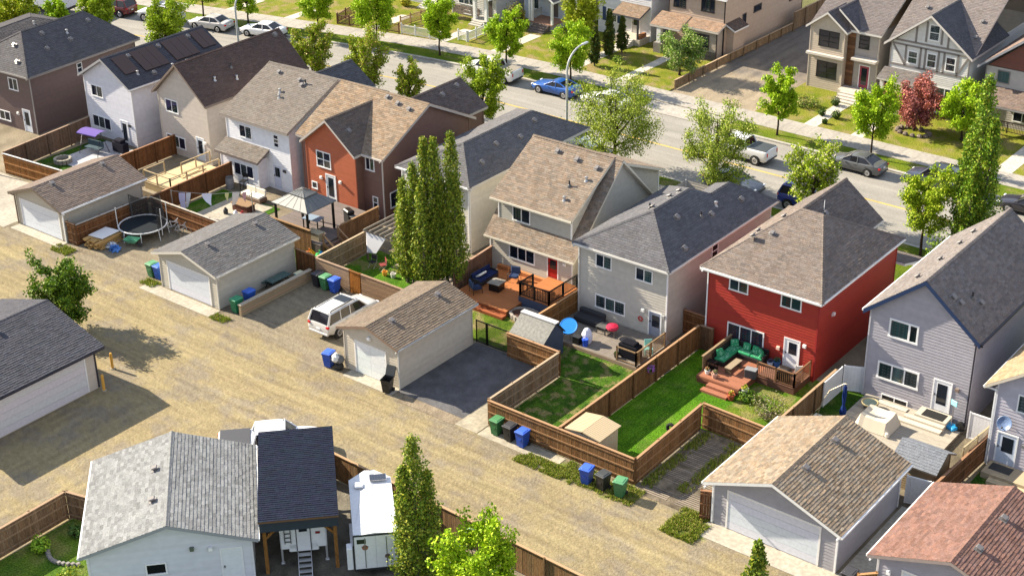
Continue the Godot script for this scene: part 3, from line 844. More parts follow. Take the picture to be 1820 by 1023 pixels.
func build_ground() -> void:
	sheet("ground", -400, 300, -400, 300, -0.05, 50, 50, flatc(Color(0.2, 0.2, 0.09)), M.grass)
	sheet("lane", -95, 40, 0.0, 50, 0.0, 0.25, 0.14, lane_color, M.gravel)
	sheet("yard_soil", -95, 40, -34, 0.02, -0.004, 0.6, 0.6, flatc(Color(0.25, 0.21, 0.15), 0.35, 1.0), M.gravel)
	# street
	sheet("road", -150, 45, -48.7, -36.8, 0.0, 0.8, 0.25, road_color, M.asphalt, true)
	var kc := Color(0.42, 0.395, 0.35)
	sheet("kerb", -150, 45, -37.0, -36.75, 0.13, 1.0, 0.3, flatc(kc), M.concrete, true, 0.2)
	sheet("kerb", -150, -26.3, -48.95, -48.65, 0.13, 1.0, 0.3, flatc(kc), M.concrete, true, 0.2)
	sheet("kerb", -17.4, 45, -48.95, -48.65, 0.13, 1.0, 0.3, flatc(kc), M.concrete, true, 0.2)
	var swc := func(x: float, z: float) -> Color:
		var f := 1.0 + 0.16 * nz.get_noise_2d(x * 3.0, z * 8.0)
		if absf(fposmod(x, 1.5)) < 0.09: f *= 0.86
		return Color(0.36 * f, 0.332 * f, 0.29 * f)
	sheet("pavement", -150, 45, -53.7, -51.1, 0.14, 0.25, 0.65, swc, M.concrete, true, 0.2)
	sheet("pavement", -150, 45, -35.3, -33.9, 0.14, 0.5, 0.7, swc, M.concrete, true, 0.2)
	var la := Color(0.19, 0.245, 0.022)
	var lb := Color(0.32, 0.31, 0.05)
	sheet("boulevard_grass", -150, -26.3, -51.1, -48.95, 0.12, 0.4, 0.3, lawnc(Color(0.12, 0.2, 0.018), la, 0.3), M.grass, true, 0.2)
	sheet("boulevard_grass", -17.4, 45, -51.1, -48.95, 0.12, 0.4, 0.3, lawnc(Color(0.13, 0.2, 0.018), la, 0.4), M.grass, true, 0.2)
	sheet("boulevard_grass", -150, 45, -36.75, -35.3, 0.12, 0.4, 0.35, lawnc(Color(0.1, 0.17, 0.018), la, 0.5), M.grass, true, 0.2)
	sheet("front_lawn", -150, 45, -33.9, -27, 0.1, 0.8, 0.6, lawnc(Color(0.1, 0.17, 0.018), la, 0.4), M.grass, true, 0.2)
	sheet("front_lawn", -150, -26.2, -80, -53.7, 0.13, 0.45, 0.45, lawnc(la, lb, 0.85), M.grass, true, 0.2)
	sheet("front_lawn", -17.3, 45, -80, -53.7, 0.13, 0.45, 0.45, lawnc(la, lb, 0.6), M.grass, true, 0.2)
	# driveway crossing and the gravel lot behind it
	rect("driveway", -26.3, -17.4, -53.7, -48.68, 0.05, Color(0.4, 0.37, 0.325), M.concrete, 0.12, 0.5, 0.1)
	sheet("gravel_lot", -26.2, -17.3, -110, -53.7, 0.03, 0.35, 0.5, func(x: float, z: float) -> Color:
		var f := 1.0 + 0.3 * nz.get_noise_2d(x * 22.0, z * 1.6 + x * 3) + 0.14 * nz2.get_noise_2d(x * 30, z * 30)
		var k := clampf((-59.0 - z) / 6.0 + nz.get_noise_2d(x * 8, z * 8), 0.0, 1.0)
		var c := Color(0.34, 0.28, 0.2).lerp(Color(0.19, 0.17, 0.15), k)
		return Color(c.r * f, c.g * f, c.b * f), M.gravel)
	# centre line
	var ym := MB.new()
	var x := -140.0
	while x < 40:
		var f := rf(0.85, 1.1)
		ym.col = Color(0.66 * f, 0.46 * f, 0.13 * f)
		ym.quad(V(x, 0.006, -42.52 + cz(x)), V(x + 1, 0.006, -42.52 + cz(x + 1)), V(x + 1, 0.006, -42.72 + cz(x + 1)), V(x, 0.006, -42.72 + cz(x)))
		x += 1.0
	solo(ym, "centre_line", M.asphalt, "structure")
	# pads and aprons by the lane
	var pad := Color(0.4, 0.365, 0.3)
	rect("garage_apron", -49.9, -44.2, -0.8, 0.05, 0.03, pad, M.concrete, 0.1, 0.3, 0.05)
	rect("garage_apron", -34.4, -27.3, -0.3, 0.75, 0.03, pad, M.concrete, 0.1, 0.3, 0.05)
	rect("garage_apron", -14.9, -10.9, -0.05, 0.95, 0.03, pad, M.concrete, 0.1, 0.3, 0.05)
	rect("garage_apron", 11.1, 19.3, 0.3, 1.75, 0.04, pad, M.concrete, 0.1, 0.3, 0.06)
	sheet("parking_pad", -42.9, -34.6, -7.4, 0.3, 0.006, 0.25, 0.2, lane_color, M.gravel)
	sheet("parking_pad", -26.95, -15.5, -7.4, 0.3, 0.006, 0.25, 0.2, lane_color, M.gravel)
	rect("parking_pad", -10.9, -5.75, -7.25, 0.35, 0.02, Color(0.125, 0.121, 0.124), M.asphalt, 0.22, 0.2)
	rect("parking_pad", -5.75, -4.1, -5.0, 1.1, 0.016, Color(0.34, 0.3, 0.225), M.concrete, 0.2, 0.3)
	rect("parking_pad", -10.2, -5.75, 0.35, 1.2, 0.014, Color(0.26, 0.21, 0.15), M.gravel, 0.3, 0.25)
	rect("bin_pad", -4.0, 1.6, 0.15, 1.15, 0.02, Color(0.4, 0.36, 0.28), M.concrete, 0.2, 0.3, 0.03)
	rect("parking_pad", 6.3, 11.1, -7.1, 0.5, 0.012, Color(0.2, 0.165, 0.12), M.gravel, 0.5, 0.25)
	rect("parking_pad", 18.6, 20.6, -7.0, 2.0, 0.02, Color(0.42, 0.4, 0.34), M.concrete, 0.15, 0.4)
	rect("parking_pad", -60, -50.4, -6.0, 0.3, 0.014, Color(0.36, 0.325, 0.27), M.concrete, 0.15, 0.5)
	# lawns between the houses and the lane
	sheet("back_lawn", -4.0, 0.9, -10.3, -0.05, 0.03, 0.16, 0.16, lawnc(Color(0.05, 0.115, 0.016), Color(0.1, 0.2, 0.022), 0.6, 1.9), M.grass)
	sheet("back_lawn", -8.0, -4.0, -14.2, -7.0, 0.03, 0.2, 0.2, lawnc(Color(0.05, 0.115, 0.016), Color(0.1, 0.2, 0.022), 0.6, 1.9), M.grass)
	sheet("back_lawn", 1.0, 6.0, -16.0, -0.05, 0.03, 0.16, 0.16, lawnc(Color(0.075, 0.2, 0.012), Color(0.125, 0.29, 0.018), 0.1), M.grass)
	sheet("back_lawn", 6.0, 10.3, -16.0, -7.1, 0.03, 0.2, 0.2, lawnc(Color(0.09, 0.19, 0.015), Color(0.2, 0.26, 0.03), 0.5), M.grass)
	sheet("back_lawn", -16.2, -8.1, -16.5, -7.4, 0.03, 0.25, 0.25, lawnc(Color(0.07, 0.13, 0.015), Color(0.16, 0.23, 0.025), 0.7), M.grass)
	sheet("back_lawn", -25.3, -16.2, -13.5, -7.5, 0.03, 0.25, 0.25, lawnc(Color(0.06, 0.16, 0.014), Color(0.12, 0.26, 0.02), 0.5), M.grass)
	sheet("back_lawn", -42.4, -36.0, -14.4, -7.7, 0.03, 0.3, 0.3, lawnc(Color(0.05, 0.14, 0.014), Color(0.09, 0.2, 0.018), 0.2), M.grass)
	sheet("back_lawn", -35.5, -25.5, -12.0, -7.7, 0.03, 0.3, 0.3, lawnc(Color(0.09, 0.2, 0.014), Color(0.16, 0.3, 0.018), 0.2), M.grass)
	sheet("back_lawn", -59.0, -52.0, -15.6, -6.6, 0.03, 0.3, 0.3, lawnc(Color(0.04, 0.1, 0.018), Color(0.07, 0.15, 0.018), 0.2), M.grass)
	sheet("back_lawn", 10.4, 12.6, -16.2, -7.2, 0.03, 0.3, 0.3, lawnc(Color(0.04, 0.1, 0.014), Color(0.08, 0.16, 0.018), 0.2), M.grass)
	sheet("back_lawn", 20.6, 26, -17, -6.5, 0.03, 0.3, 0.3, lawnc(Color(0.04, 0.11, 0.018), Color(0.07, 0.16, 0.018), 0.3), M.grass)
	# yards south of the lane
	sheet("back_lawn", -16.0, 16, 19.6, 40, 0.02, 0.4, 0.4, lawnc(Color(0.07, 0.16, 0.02), Color(0.14, 0.22, 0.03), 0.3), M.grass)
	sheet("back_lawn", 1.4, 20, 10.1, 19.6, 0.02, 0.3, 0.3, lawnc(Color(0.05, 0.12, 0.018), Color(0.11, 0.2, 0.025), 0.2), M.grass)
	rect("trailer_pad", -10.5, 1.4, 9.9, 19.6, 0.014, Color(0.17, 0.155, 0.125), M.gravel, 0.35, 0.35)
	# patio slabs
	rect("patio", -58.0, -53.6, -15.5, -10.2, 0.05, Color(0.45, 0.44, 0.46), M.concrete, 0.1, 0.5, 0.05)
	rect("patio", -40.6, -36.6, -14.2, -9.0, 0.05, Color(0.38, 0.345, 0.28), M.concrete, 0.12, 0.5, 0.05)
	rect("patio", -22.5, -16.8, -16.5, -12.0, 0.05, Color(0.3, 0.25, 0.2), M.concrete, 0.2, 0.4, 0.05)

func weeds(called: String, x0: float, x1: float, z0: float, z1: float, n: int, cols: Array, y := 0.0, hgt := 0.18) -> void:
	var m := MB.new()
	for i in n:
		var x := rf(x0, x1)
		var z := rf(z0, z1)
		if nz2.get_noise_2d(x * 14.0, z * 14.0) < -0.3: continue
		for k in 5:
			var c: Color = cols[rng.randi() % cols.size()]
			var f := rf(0.7, 1.2)
			m.col = Color(c.r * f, c.g * f, c.b * f)
			var a := rf(0, TAU)
			var h := hgt * rf(0.4, 1.2)
			var p := V(x + rf(-0.08, 0.08), y, z + rf(-0.08, 0.08))
			var d := V(cos(a), 0, sin(a))
			var w := V(-d.z, 0, d.x) * 0.018
			m.quad(p - w, p + w, p + w * 0.4 + d * h * 0.5 + V(0, h, 0), p - w * 0.4 + d * h * 0.5 + V(0, h, 0))
	var o := solo(m, called, M.leaf, "stuff")
	tag(o, "weedy grass growing along the lane edge", "weeds")

func _ready() -> void:
	rng.seed = 20240611
	nz.seed = 11; nz.frequency = 0.05; nz.fractal_octaves = 4
	nz2.seed = 77; nz2.frequency = 0.05; nz2.fractal_octaves = 3
	# camera
	var cam := Camera3D.new()
	cam.name = "camera"
	cam.fov = 21.2696
	cam.position = Vector3(44.0, 48.0, 58.6)
	cam.rotation = Vector3(deg_to_rad(-27.2356), deg_to_rad(38.2594), deg_to_rad(-0.7234))
	cam.far = 800.0
	add_child(cam)
	cam.current = true
	# sky, exposure
	var we := WorldEnvironment.new()
	we.name = "environment"
	var env := Environment.new()
	env.background_mode = Environment.BG_SKY
	var sky := Sky.new()
	var sm := ProceduralSkyMaterial.new()
	sm.sky_top_color = Color(0.6, 0.65, 0.74)
	sm.sky_horizon_color = Color(0.86, 0.88, 0.9)
	sm.sky_curve = 0.16
	sm.ground_bottom_color = Color(0.4, 0.38, 0.34)
	sm.ground_horizon_color = Color(0.7, 0.72, 0.74)
	sm.sky_energy_multiplier = 0.84
	sky.sky_material = sm
	env.sky = sky
	env.tonemap_mode = Environment.TONE_MAPPER_LINEAR
	env.tonemap_exposure = 3.2
	env.sdfgi_enabled = true
	env.ssao_enabled = true
	env.ssil_enabled = true
	we.environment = env
	add_child(we)
	# sun: low in the west-south-west, so shadows run along the lane
	var sun := DirectionalLight3D.new()
	sun.name = "sun"
	sun.light_energy = 1.6
	sun.light_color = Color(1.0, 0.95, 0.86)
	sun.light_angular_distance = 0.5
	sun.shadow_enabled = true
	add_child(sun)
	sun.basis = Basis.looking_at(Vector3(1.68, -1.0, -0.25), Vector3.UP)
	materials()
	build_ground()
	houses()
	garages()
	far_houses()
	south_side()
	fences()
	yards()
	street_things()
	trees()
# ---------------------------------------------------------------- the row of houses between the lane and the street
var WHITE := Color(0.78, 0.78, 0.77)
func H0(label: String, x: float, z: float, turn := 0.0, wor := true) -> Node3D:
	return thing("house", label, "house", V(x, 0, z), turn, "", wor)
func houses() -> void:
	var Z: Array
	# --- farthest left roof
	var o := H0("charcoal hip roofed house at the far left behind the dark brown house", -73.1, -16.3, 8.0, false)
	walls(o, -8.2, -0.4, -11.5, -0.4, 0, 3.8, Color(0.16, 0.13, 0.12), "", 0, Color(0.1, 0.09, 0.08))
	var g := hip(-8.6, 0, 0, -12, 3.8, 5.05, -4.3, -4.3, -3.8, -8.2)
	var r := roof(o, g[0], g[1], Color(0.1, 0.095, 0.1), Color(0.2, 0.18, 0.17))
	vent_on(r, g[0][1], -2.5, -5.0); vent_on(r, g[0][1], -3.2, -7.5, 2)
	# --- dark brown house
	o = H0("dark brown two storey house with charcoal hip roof", -63.6, -12.6, 3.66, false)
	walls(o, -8.2, -0.4, -12.3, -0.4, 0, 5.2, Color(0.135, 0.092, 0.083), "", 0, Color(0.05, 0.045, 0.045))
	g = hip(-8.6, 0, 0, -12.7, 5.3, 7.85, -4.0, -4.0, -3.1, -10.0)
	r = roof(o, g[0], g[1], Color(0.125, 0.12, 0.125), Color(0.3, 0.28, 0.26))
	for q in [[-3.2, -4.6], [-1.9, -6.5], [-1.8, -3.8], [-3.0, -9.6]]: vent_on(r, g[0][1], q[0], q[1])
	vent_on(r, g[0][1], -2.6, -6.8, 2); vent_on(r, g[0][0], -3.7, -2.0); vent_on(r, g[0][0], -2.2, -0.9)
	Z = face("z+", -0.4)
	window(o, Z, -3.2, -2.0, 3.6, 4.7, 2); window(o, Z, -5.8, -3.7, 0.5, 1.4, 3); door(o, Z, -1.9, -1.05, 0.05, 2.0, Color(0.62, 0.66, 0.7), 0.3)
	lamp_fixture(o, Z, -2.5, 1.5)
	window(o, face("x+", -0.4), -6.1, -5.5, 4.0, 4.9, 1, Color(0.7, 0.7, 0.7), [], 0.07, 2)
	gutter(o, V(0, 5.3, 0), V(0, 5.3, -12.5), Color(0.2, 0.18, 0.17)); gutter(o, V(-8.5, 5.3, 0.02), V(0.0, 5.3, 0.02), Color(0.3, 0.28, 0.26), 0.1, V(-0.3, 0, -0.35))
	# --- white house with solar panels
	o = H0("white two storey house with dark brown solar panels on its roof", -57.7, -16.1)
	walls(o, -60.75, -54.65, -26.4, -16.1, 0, 5.25, Color(0.6, 0.6, 0.64), "z", 7.1)
	g = gable("z", -61.05, -54.35, -26.9, -15.7, 5.3, 7.3)
	r = roof(o, g[0], g[1], Color(0.1, 0.1, 0.115), Color(0.33, 0.33, 0.34))
	Z = face("z+", -16.1)
	window(o, Z, -59.9, -58.42, 3.56, 4.6, 2); window(o, Z, -60.26, -57.87, 0.75, 1.85, 3); door(o, Z, -56.5, -55.65, 0.1, 2.05, Color(0.72, 0.72, 0.74), 0.12)
	lamp_fixture(o, Z, -55.3, 1.8, Color(0.05, 0.05, 0.05))
	var rp1: Array = g[0][1]
	var sy := func(x: float) -> float: return 7.3 - (x + 57.7) * 0.597
	for q in [[-57.35, -55.6, -17.9, -16.5], [-57.35, -55.35, -21.0, -18.4], [-57.35, -55.35, -24.4, -21.8], [-57.35, -55.6, -26.5, -25.0]]:
		var n := int(round((q[3] - q[2]) / 0.95))
		for k in n:
			var m := MB.new(); m.col = Color(0.06, 0.033, 0.027)
			var za: float = q[2] + (q[3] - q[2]) * k / n + 0.012
			var zb: float = q[2] + (q[3] - q[2]) * (k + 1) / n - 0.012
			var sl := V(q[1] - q[0], sy.call(q[1]) - sy.call(q[0]), 0).normalized()
			var len: float = V(q[1] - q[0], sy.call(q[1]) - sy.call(q[0]), 0).length()
			m.box(V((q[0] + q[1]) / 2, (sy.call(q[0]) + sy.call(q[1])) / 2, (za + zb) / 2) + sl.cross(V(0, 0, -1)) * 0.12, V(len, 0.045, zb - za), Basis(sl, sl.cross(V(0, 0, -1)), V(0, 0, 1)))
			part(m, "solar_panel", M.paint, r)
	for q in [-18.15, -21.4, -24.7]:
		vent_on(r, rp1, -57.1, q)
	vent_on(r, rp1, -55.0, -19.0); vent_on(r, rp1, -55.0, -22.6); vent_on(r, rp1, -55.4, -17.6, 2); vent_on(r, rp1, -55.0, -21.0, 2)
	gutter(o, V(-54.35, 5.3, -15.7), V(-54.35, 5.3, -26.9), WHITE)
	# --- beige house, brown roof
	o = H0("beige two storey house with steep brown gable roof", -49.65, -17.2)
	walls(o, -52.55, -46.7, -28.1, -17.2, 0, 5.3, Color(0.5, 0.44, 0.38), "z", 8.0, Color(0.5, 0.45, 0.38))
	g = gable("z", -52.9, -46.4, -28.5, -16.8, 5.25, 8.15)
	r = roof(o, g[0], g[1], Color(0.125, 0.088, 0.077), Color(0.2, 0.16, 0.13))
	Z = face("z+", -17.2)
	window(o, Z, -51.71, -50.18, 3.65, 4.77, 2); window(o, Z, -52.04, -49.74, 0.6, 1.65, 3); door(o, Z, -48.3, -47.5, 0.2, 2.1, Color(0.6, 0.66, 0.7), 0.3)
	lamp_fixture(o, Z, -47.2, 1.8)
	vent_on(r, g[0][1], -48.2, -21.5, 1); vent_on(r, g[0][1], -47.8, -19.3, 2); vent_on(r, g[0][1], -47.4, -21.3, 2); vent_on(r, g[0][1], -49.3, -27.6)
	gutter(o, V(-46.4, 5.25, -28.5), V(-46.4, 5.25, -16.8), Color(0.2, 0.16, 0.13))
	# --- white house, taupe roof
	o = H0("white two storey house with taupe side gable roof and lean-to back roof", -40.7, -17.0)
	walls(o, -44.2, -37.2, -28.0, -17.0, 0, 5.25, Color(0.72, 0.72, 0.74), "x", 7.75)
	g = gable("x", -16.55, -28.2, -44.5, -36.9, 5.25, 7.9)
	r = roof(o, g[0], g[1], Color(0.215, 0.188, 0.165), Color(0.3, 0.26, 0.23))
	for q in [[-42.6, -21.6], [-40.1, -21.4], [-39.5, -21.0]]: vent_on(r, g[0][0], q[0], q[1])
	vent_on(r, g[0][0], -40.9, -19.9, 2); vent_on(r, g[0][0], -40.5, -19.4, 2); vent_on(r, g[0][0], -39.3, -21.2, 1)
	Z = face("z+", -17.0)
	window(o, Z, -42.77, -41.34, 3.55, 4.63, 2); window(o, Z, -38.92, -38.35, 3.6, 4.65, 1, WHITE, [], 0.06, 3); door(o, Z, -39.2, -38.35, 0.15, 2.05, Color(0.55, 0.58, 0.68), 0.5)
	lamp_fixture(o, Z, -37.9, 1.75, Color(0.05, 0.05, 0.05))
	walls(o, -44.1, -39.9, -17.0, -16.0, 0, 2.45, Color(0.72, 0.72, 0.74), "", 0, WHITE, 0.13, "zxX")
	window(o, face("z+", -16.0), -42.64, -40.42, 0.75, 1.85, 3)
	g = [[rp("z", -15.6, 2.5, 0.5, [[-44.4, -15.6], [-39.5, -15.6], [-39.5, -17.0], [-44.4, -17.0]])], []]
	roof(o, g[0], [], Color(0.215, 0.188, 0.165), Color(0.16, 0.13, 0.12), 0.18, 0.16, 0.04, "lean_to_roof")
	g = gable("z", -44.0, -38.8, -28.6, -22.4, 5.25, 7.0)
	roof(o, g[0], g[1], Color(0.12, 0.12, 0.13), Color(0.3, 0.3, 0.3), 0.18, 0.16, 0.04, "front_gable_roof")
	# --- orange house
	o = H0("rust orange and brown house with tan and charcoal cross gable roof", -32.4, -16.6)
	walls(o, -34.95, -29.9, -21.0, -16.6, 0, 5.25, Color(0.4, 0.108, 0.048), "z", 7.3, Color(0.36, 0.11, 0.06), 0.13, "zX")
	var wb := MB.new()
	courses(wb, [V(-29.9, 0, -17.4), V(-29.9, 0, -16.6), V(-29.9, 5.25, -16.6), V(-29.9, 5.25, -17.4)], V(1, 0, 0), 0.13, 0.013, 99.0, Color(0.17, 0.095, 0.075), 0.03)
	part(wb, "wall", M.siding, o)
	walls(o, -36.2, -27.9, -27.4, -17.4, 0, 5.25, Color(0.17, 0.095, 0.075), "x", 7.8, Color(0.18, 0.11, 0.09))
	g = gable("x", -17.0, -27.85, -36.5, -27.5, 5.25, 8.0)
	r = roof(o, g[0], g[1], Color(0.3, 0.225, 0.16), Color(0.42, 0.38, 0.34), 0.2, 0.22, 0.06)
	for q in [[-31.3, -22.0], [-30.0, -21.7], [-28.7, -21.5]]: vent_on(r, g[0][0], q[0], q[1])
	g = gable("z", -35.25, -29.6, -21.5, -16.2, 5.25, 7.5)
	r = roof(o, g[0], g[1], Color(0.17, 0.135, 0.115), Color(0.5, 0.45, 0.4), 0.2, 0.16, 0.04, "rear_gable_roof")
	vent_on(r, g[0][1], -31.2, -17.4)
	g = gable("z", -33.9, -28.3, -30.3, -23.0, 5.25, 7.1)
	r = roof(o, g[0], g[1], Color(0.15, 0.12, 0.11), Color(0.42, 0.38, 0.34), 0.2, 0.16, 0.04, "front_gable_roof")
	vent_on(r, g[0][1], -30.4, -27.2); vent_on(r, g[0][1], -30.6, -29.2)
	walls(o, -33.6, -28.6, -30.0, -27.4, 0, 5.2, Color(0.17, 0.095, 0.075), "", 0, Color(0.18, 0.11, 0.09))
	Z = face("z+", -16.6)
	window(o, Z, -33.89, -32.41, 3.39, 4.71, 2, WHITE, [], 0.08, 2); window(o, Z, -34.6, -34.0, 1.4, 2.0, 1); door(o, Z, -33.0, -32.1, 0.9, 2.9, Color(0.7, 0.7, 0.7), 0.15)
	lamp_fixture(o, Z, -33.5, 2.5); lamp_fixture(o, Z, -31.5, 2.6)
	Z = face("z+", -17.4)
	window(o, Z, -29.6, -28.7, 3.9, 5.0, 2); window(o, Z, -29.05, -28.5, 0.92, 1.9, 1, WHITE, [], 0.075, 2)
	window(o, face("x+", -27.9), -19.0, -18.0, 0.9, 2.2, 1)
	gutter(o, V(-29.7, 5.25, -16.95), V(-27.55, 5.25, -16.95), Color(0.5, 0.45, 0.4), 0.1, V(-0.3, 0, -0.35))
	# --- pale house behind the poplars
	o = H0("pale grey house with charcoal hip roof behind the tall aspens", -22.5, -17.1)
	walls(o, -25.7, -19.4, -28.4, -17.1, 0, 5.25, Color(0.62, 0.59, 0.52), "", 0, WHITE)
	g = hip(-26.05, -19.05, -16.7, -31.2, 5.3, 7.1, -21.95, -21.95, -19.6, -27.7)
	r = roof(o, g[0], g[1], Color(0.16, 0.155, 0.16), Color(0.55, 0.53, 0.5))
	for q in [[-20.2, -19.5], [-20.9, -22.0], [-20.6, -24.5], [-21.2, -27.0]]: vent_on(r, g[0][1], q[0], q[1])
	vent_on(r, g[0][0], -22.9, -19.4); vent_on(r, g[0][0], -22.4, -18.7, 2)
	Z = face("z+", -17.1)
	window(o, Z, -25.0, -23.4, 3.7, 4.8, 2); window(o, Z, -24.6, -22.4, 0.9, 2.0, 3); door(o, Z, -20.9, -20.0, 0.2, 2.2, WHITE, 0.4)
	gutter(o, V(-25.9, 5.3, -16.68), V(-19.1, 5.3, -16.68), WHITE, 0.1, V(-0.35, 0, -0.35))
	house_d(); house_e(); house_f(); house_g()

func house_d() -> void:
	var o := H0("beige house with tan roof running down to a low back eave", -13.1, -16.1)
	var bc := Color(0.5, 0.46, 0.385)
	var rc := Color(0.265, 0.21, 0.165)
	# lower storey and side gables
	walls(o, -16.75, -9.75, -27.0, -16.1, 0, 2.55, bc, "", 0, WHITE, 0.13)
	for x in [-16.75, -9.75]:
		var m := MB.new()
		courses(m, [V(x, 2.55, -27.0), V(x, 2.55, -16.1), V(x, 2.75, -16.1), V(x, 8.0, -21.5), V(x, 2.75, -27.0)], V(1 if x > -12 else -1, 0, 0), 0.13, 0.013, 99.0, Color(0.42, 0.4, 0.35), 0.03)
		part(m, "gable_wall", M.siding, o)
	# upper back storey
	walls(o, -16.6, -10.4, -21.0, -16.9, 2.7, 5.15, Color(0.42, 0.4, 0.35), "", 0, WHITE, 0.13, "zxX")
	for x in [-16.6, -10.4]:
		var wa := MB.new()
		courses(wa, [V(x, 5.15, -16.9), V(x, 5.15, -21.3), V(x, 7.5, -21.3)], V(1 if x > -12 else -1, 0, 0), 0.13, 0.013, 99.0, bc, 0.03)
		part(wa, "wall", M.siding, o)
	var s := (8.2 - 2.7) / (21.5 - 15.8)
	var sd := (8.25 - 5.3) / (21.5 - 16.45)
	var low := rp("z", -15.8, 2.7, s, [[-17.1, -15.8], [-9.4, -15.8], [-9.4, -21.5], [-17.1, -21.5]])
	var front := rp("z", -27.2, 2.7, s, [[-17.1, -27.2], [-9.4, -27.2], [-9.4, -21.5], [-17.1, -21.5]])
	roof(o, [low, front], [[V(-17.1, 8.2, -21.5), V(-9.4, 8.2, -21.5)]], rc, Color(0.62, 0.58, 0.48), 0.2, 0.2, 0.06)
	var dorm := rp("z", -16.45, 5.3, sd, [[-17.05, -16.45], [-10.1, -16.45], [-10.1, -21.5], [-17.05, -21.5]])
	var r := roof(o, [dorm], [[V(-17.05, 8.27, -21.5), V(-10.1, 8.27, -21.5)]], rc, Color(0.62, 0.58, 0.48), 0.2, 0.2, 0.06, "dormer_roof")
	vent_on(r, dorm, -12.6, -20.6); vent_on(r, dorm, -10.8, -20.4); vent_on(r, dorm, -14.4, -20.8)
	vent_on(r, dorm, -11.0, -19.4, 2); vent_on(r, dorm, -11.6, -17.7, 2); vent_on(r, dorm, -11.9, -18.7, 1)
	# front dormer
	var fd := rp("z", -27.4, 5.5, 0.42, [[-14.5, -27.4], [-9.75, -27.4], [-9.75, -22.3], [-14.5, -22.3]])
	roof(o, [fd], [], rc, Color(0.62, 0.58, 0.48), 0.2, 0.2, 0.06, "front_dormer_roof")
	walls(o, -14.3, -10.15, -27.1, -22.5, 2.6, 5.4, Color(0.42, 0.4, 0.35), "", 0, WHITE, 0.13, "ZxX")
	var wd := MB.new(); courses(wd, [V(-10.15, 5.4, -27.1), V(-10.15, 5.4, -22.5), V(-10.15, 7.4, -22.5)], V(1, 0, 0), 0.13, 0.013, 99.0, Color(0.42, 0.4, 0.35), 0.03)
	part(wd, "wall", M.siding, o)
	window(o, face("z+", -16.9), -15.39, -13.85, 3.86, 5.0, 2, WHITE, [Color(0.03, 0.06, 0.06), Color(0.012, 0.018, 0.035)])
	var Z := face("z+", -16.1)
	window(o, Z, -15.09, -12.87, 1.4, 2.45, 3, WHITE, [Color(0.01, 0.012, 0.02)])
	door(o, Z, -11.75, -10.95, 0.92, 2.42, Color(0.36, 0.012, 0.015), 0.45, WHITE, 0.22, 0.85)
	lamp_fixture(o, Z, -10.3, 2.2)
	gutter(o, V(-17.1, 2.7, -15.8), V(-9.4, 2.7, -15.8), Color(0.62, 0.58, 0.48)); gutter(o, V(-17.05, 5.3, -16.45), V(-10.1, 5.3, -16.45), Color(0.62, 0.58, 0.48))

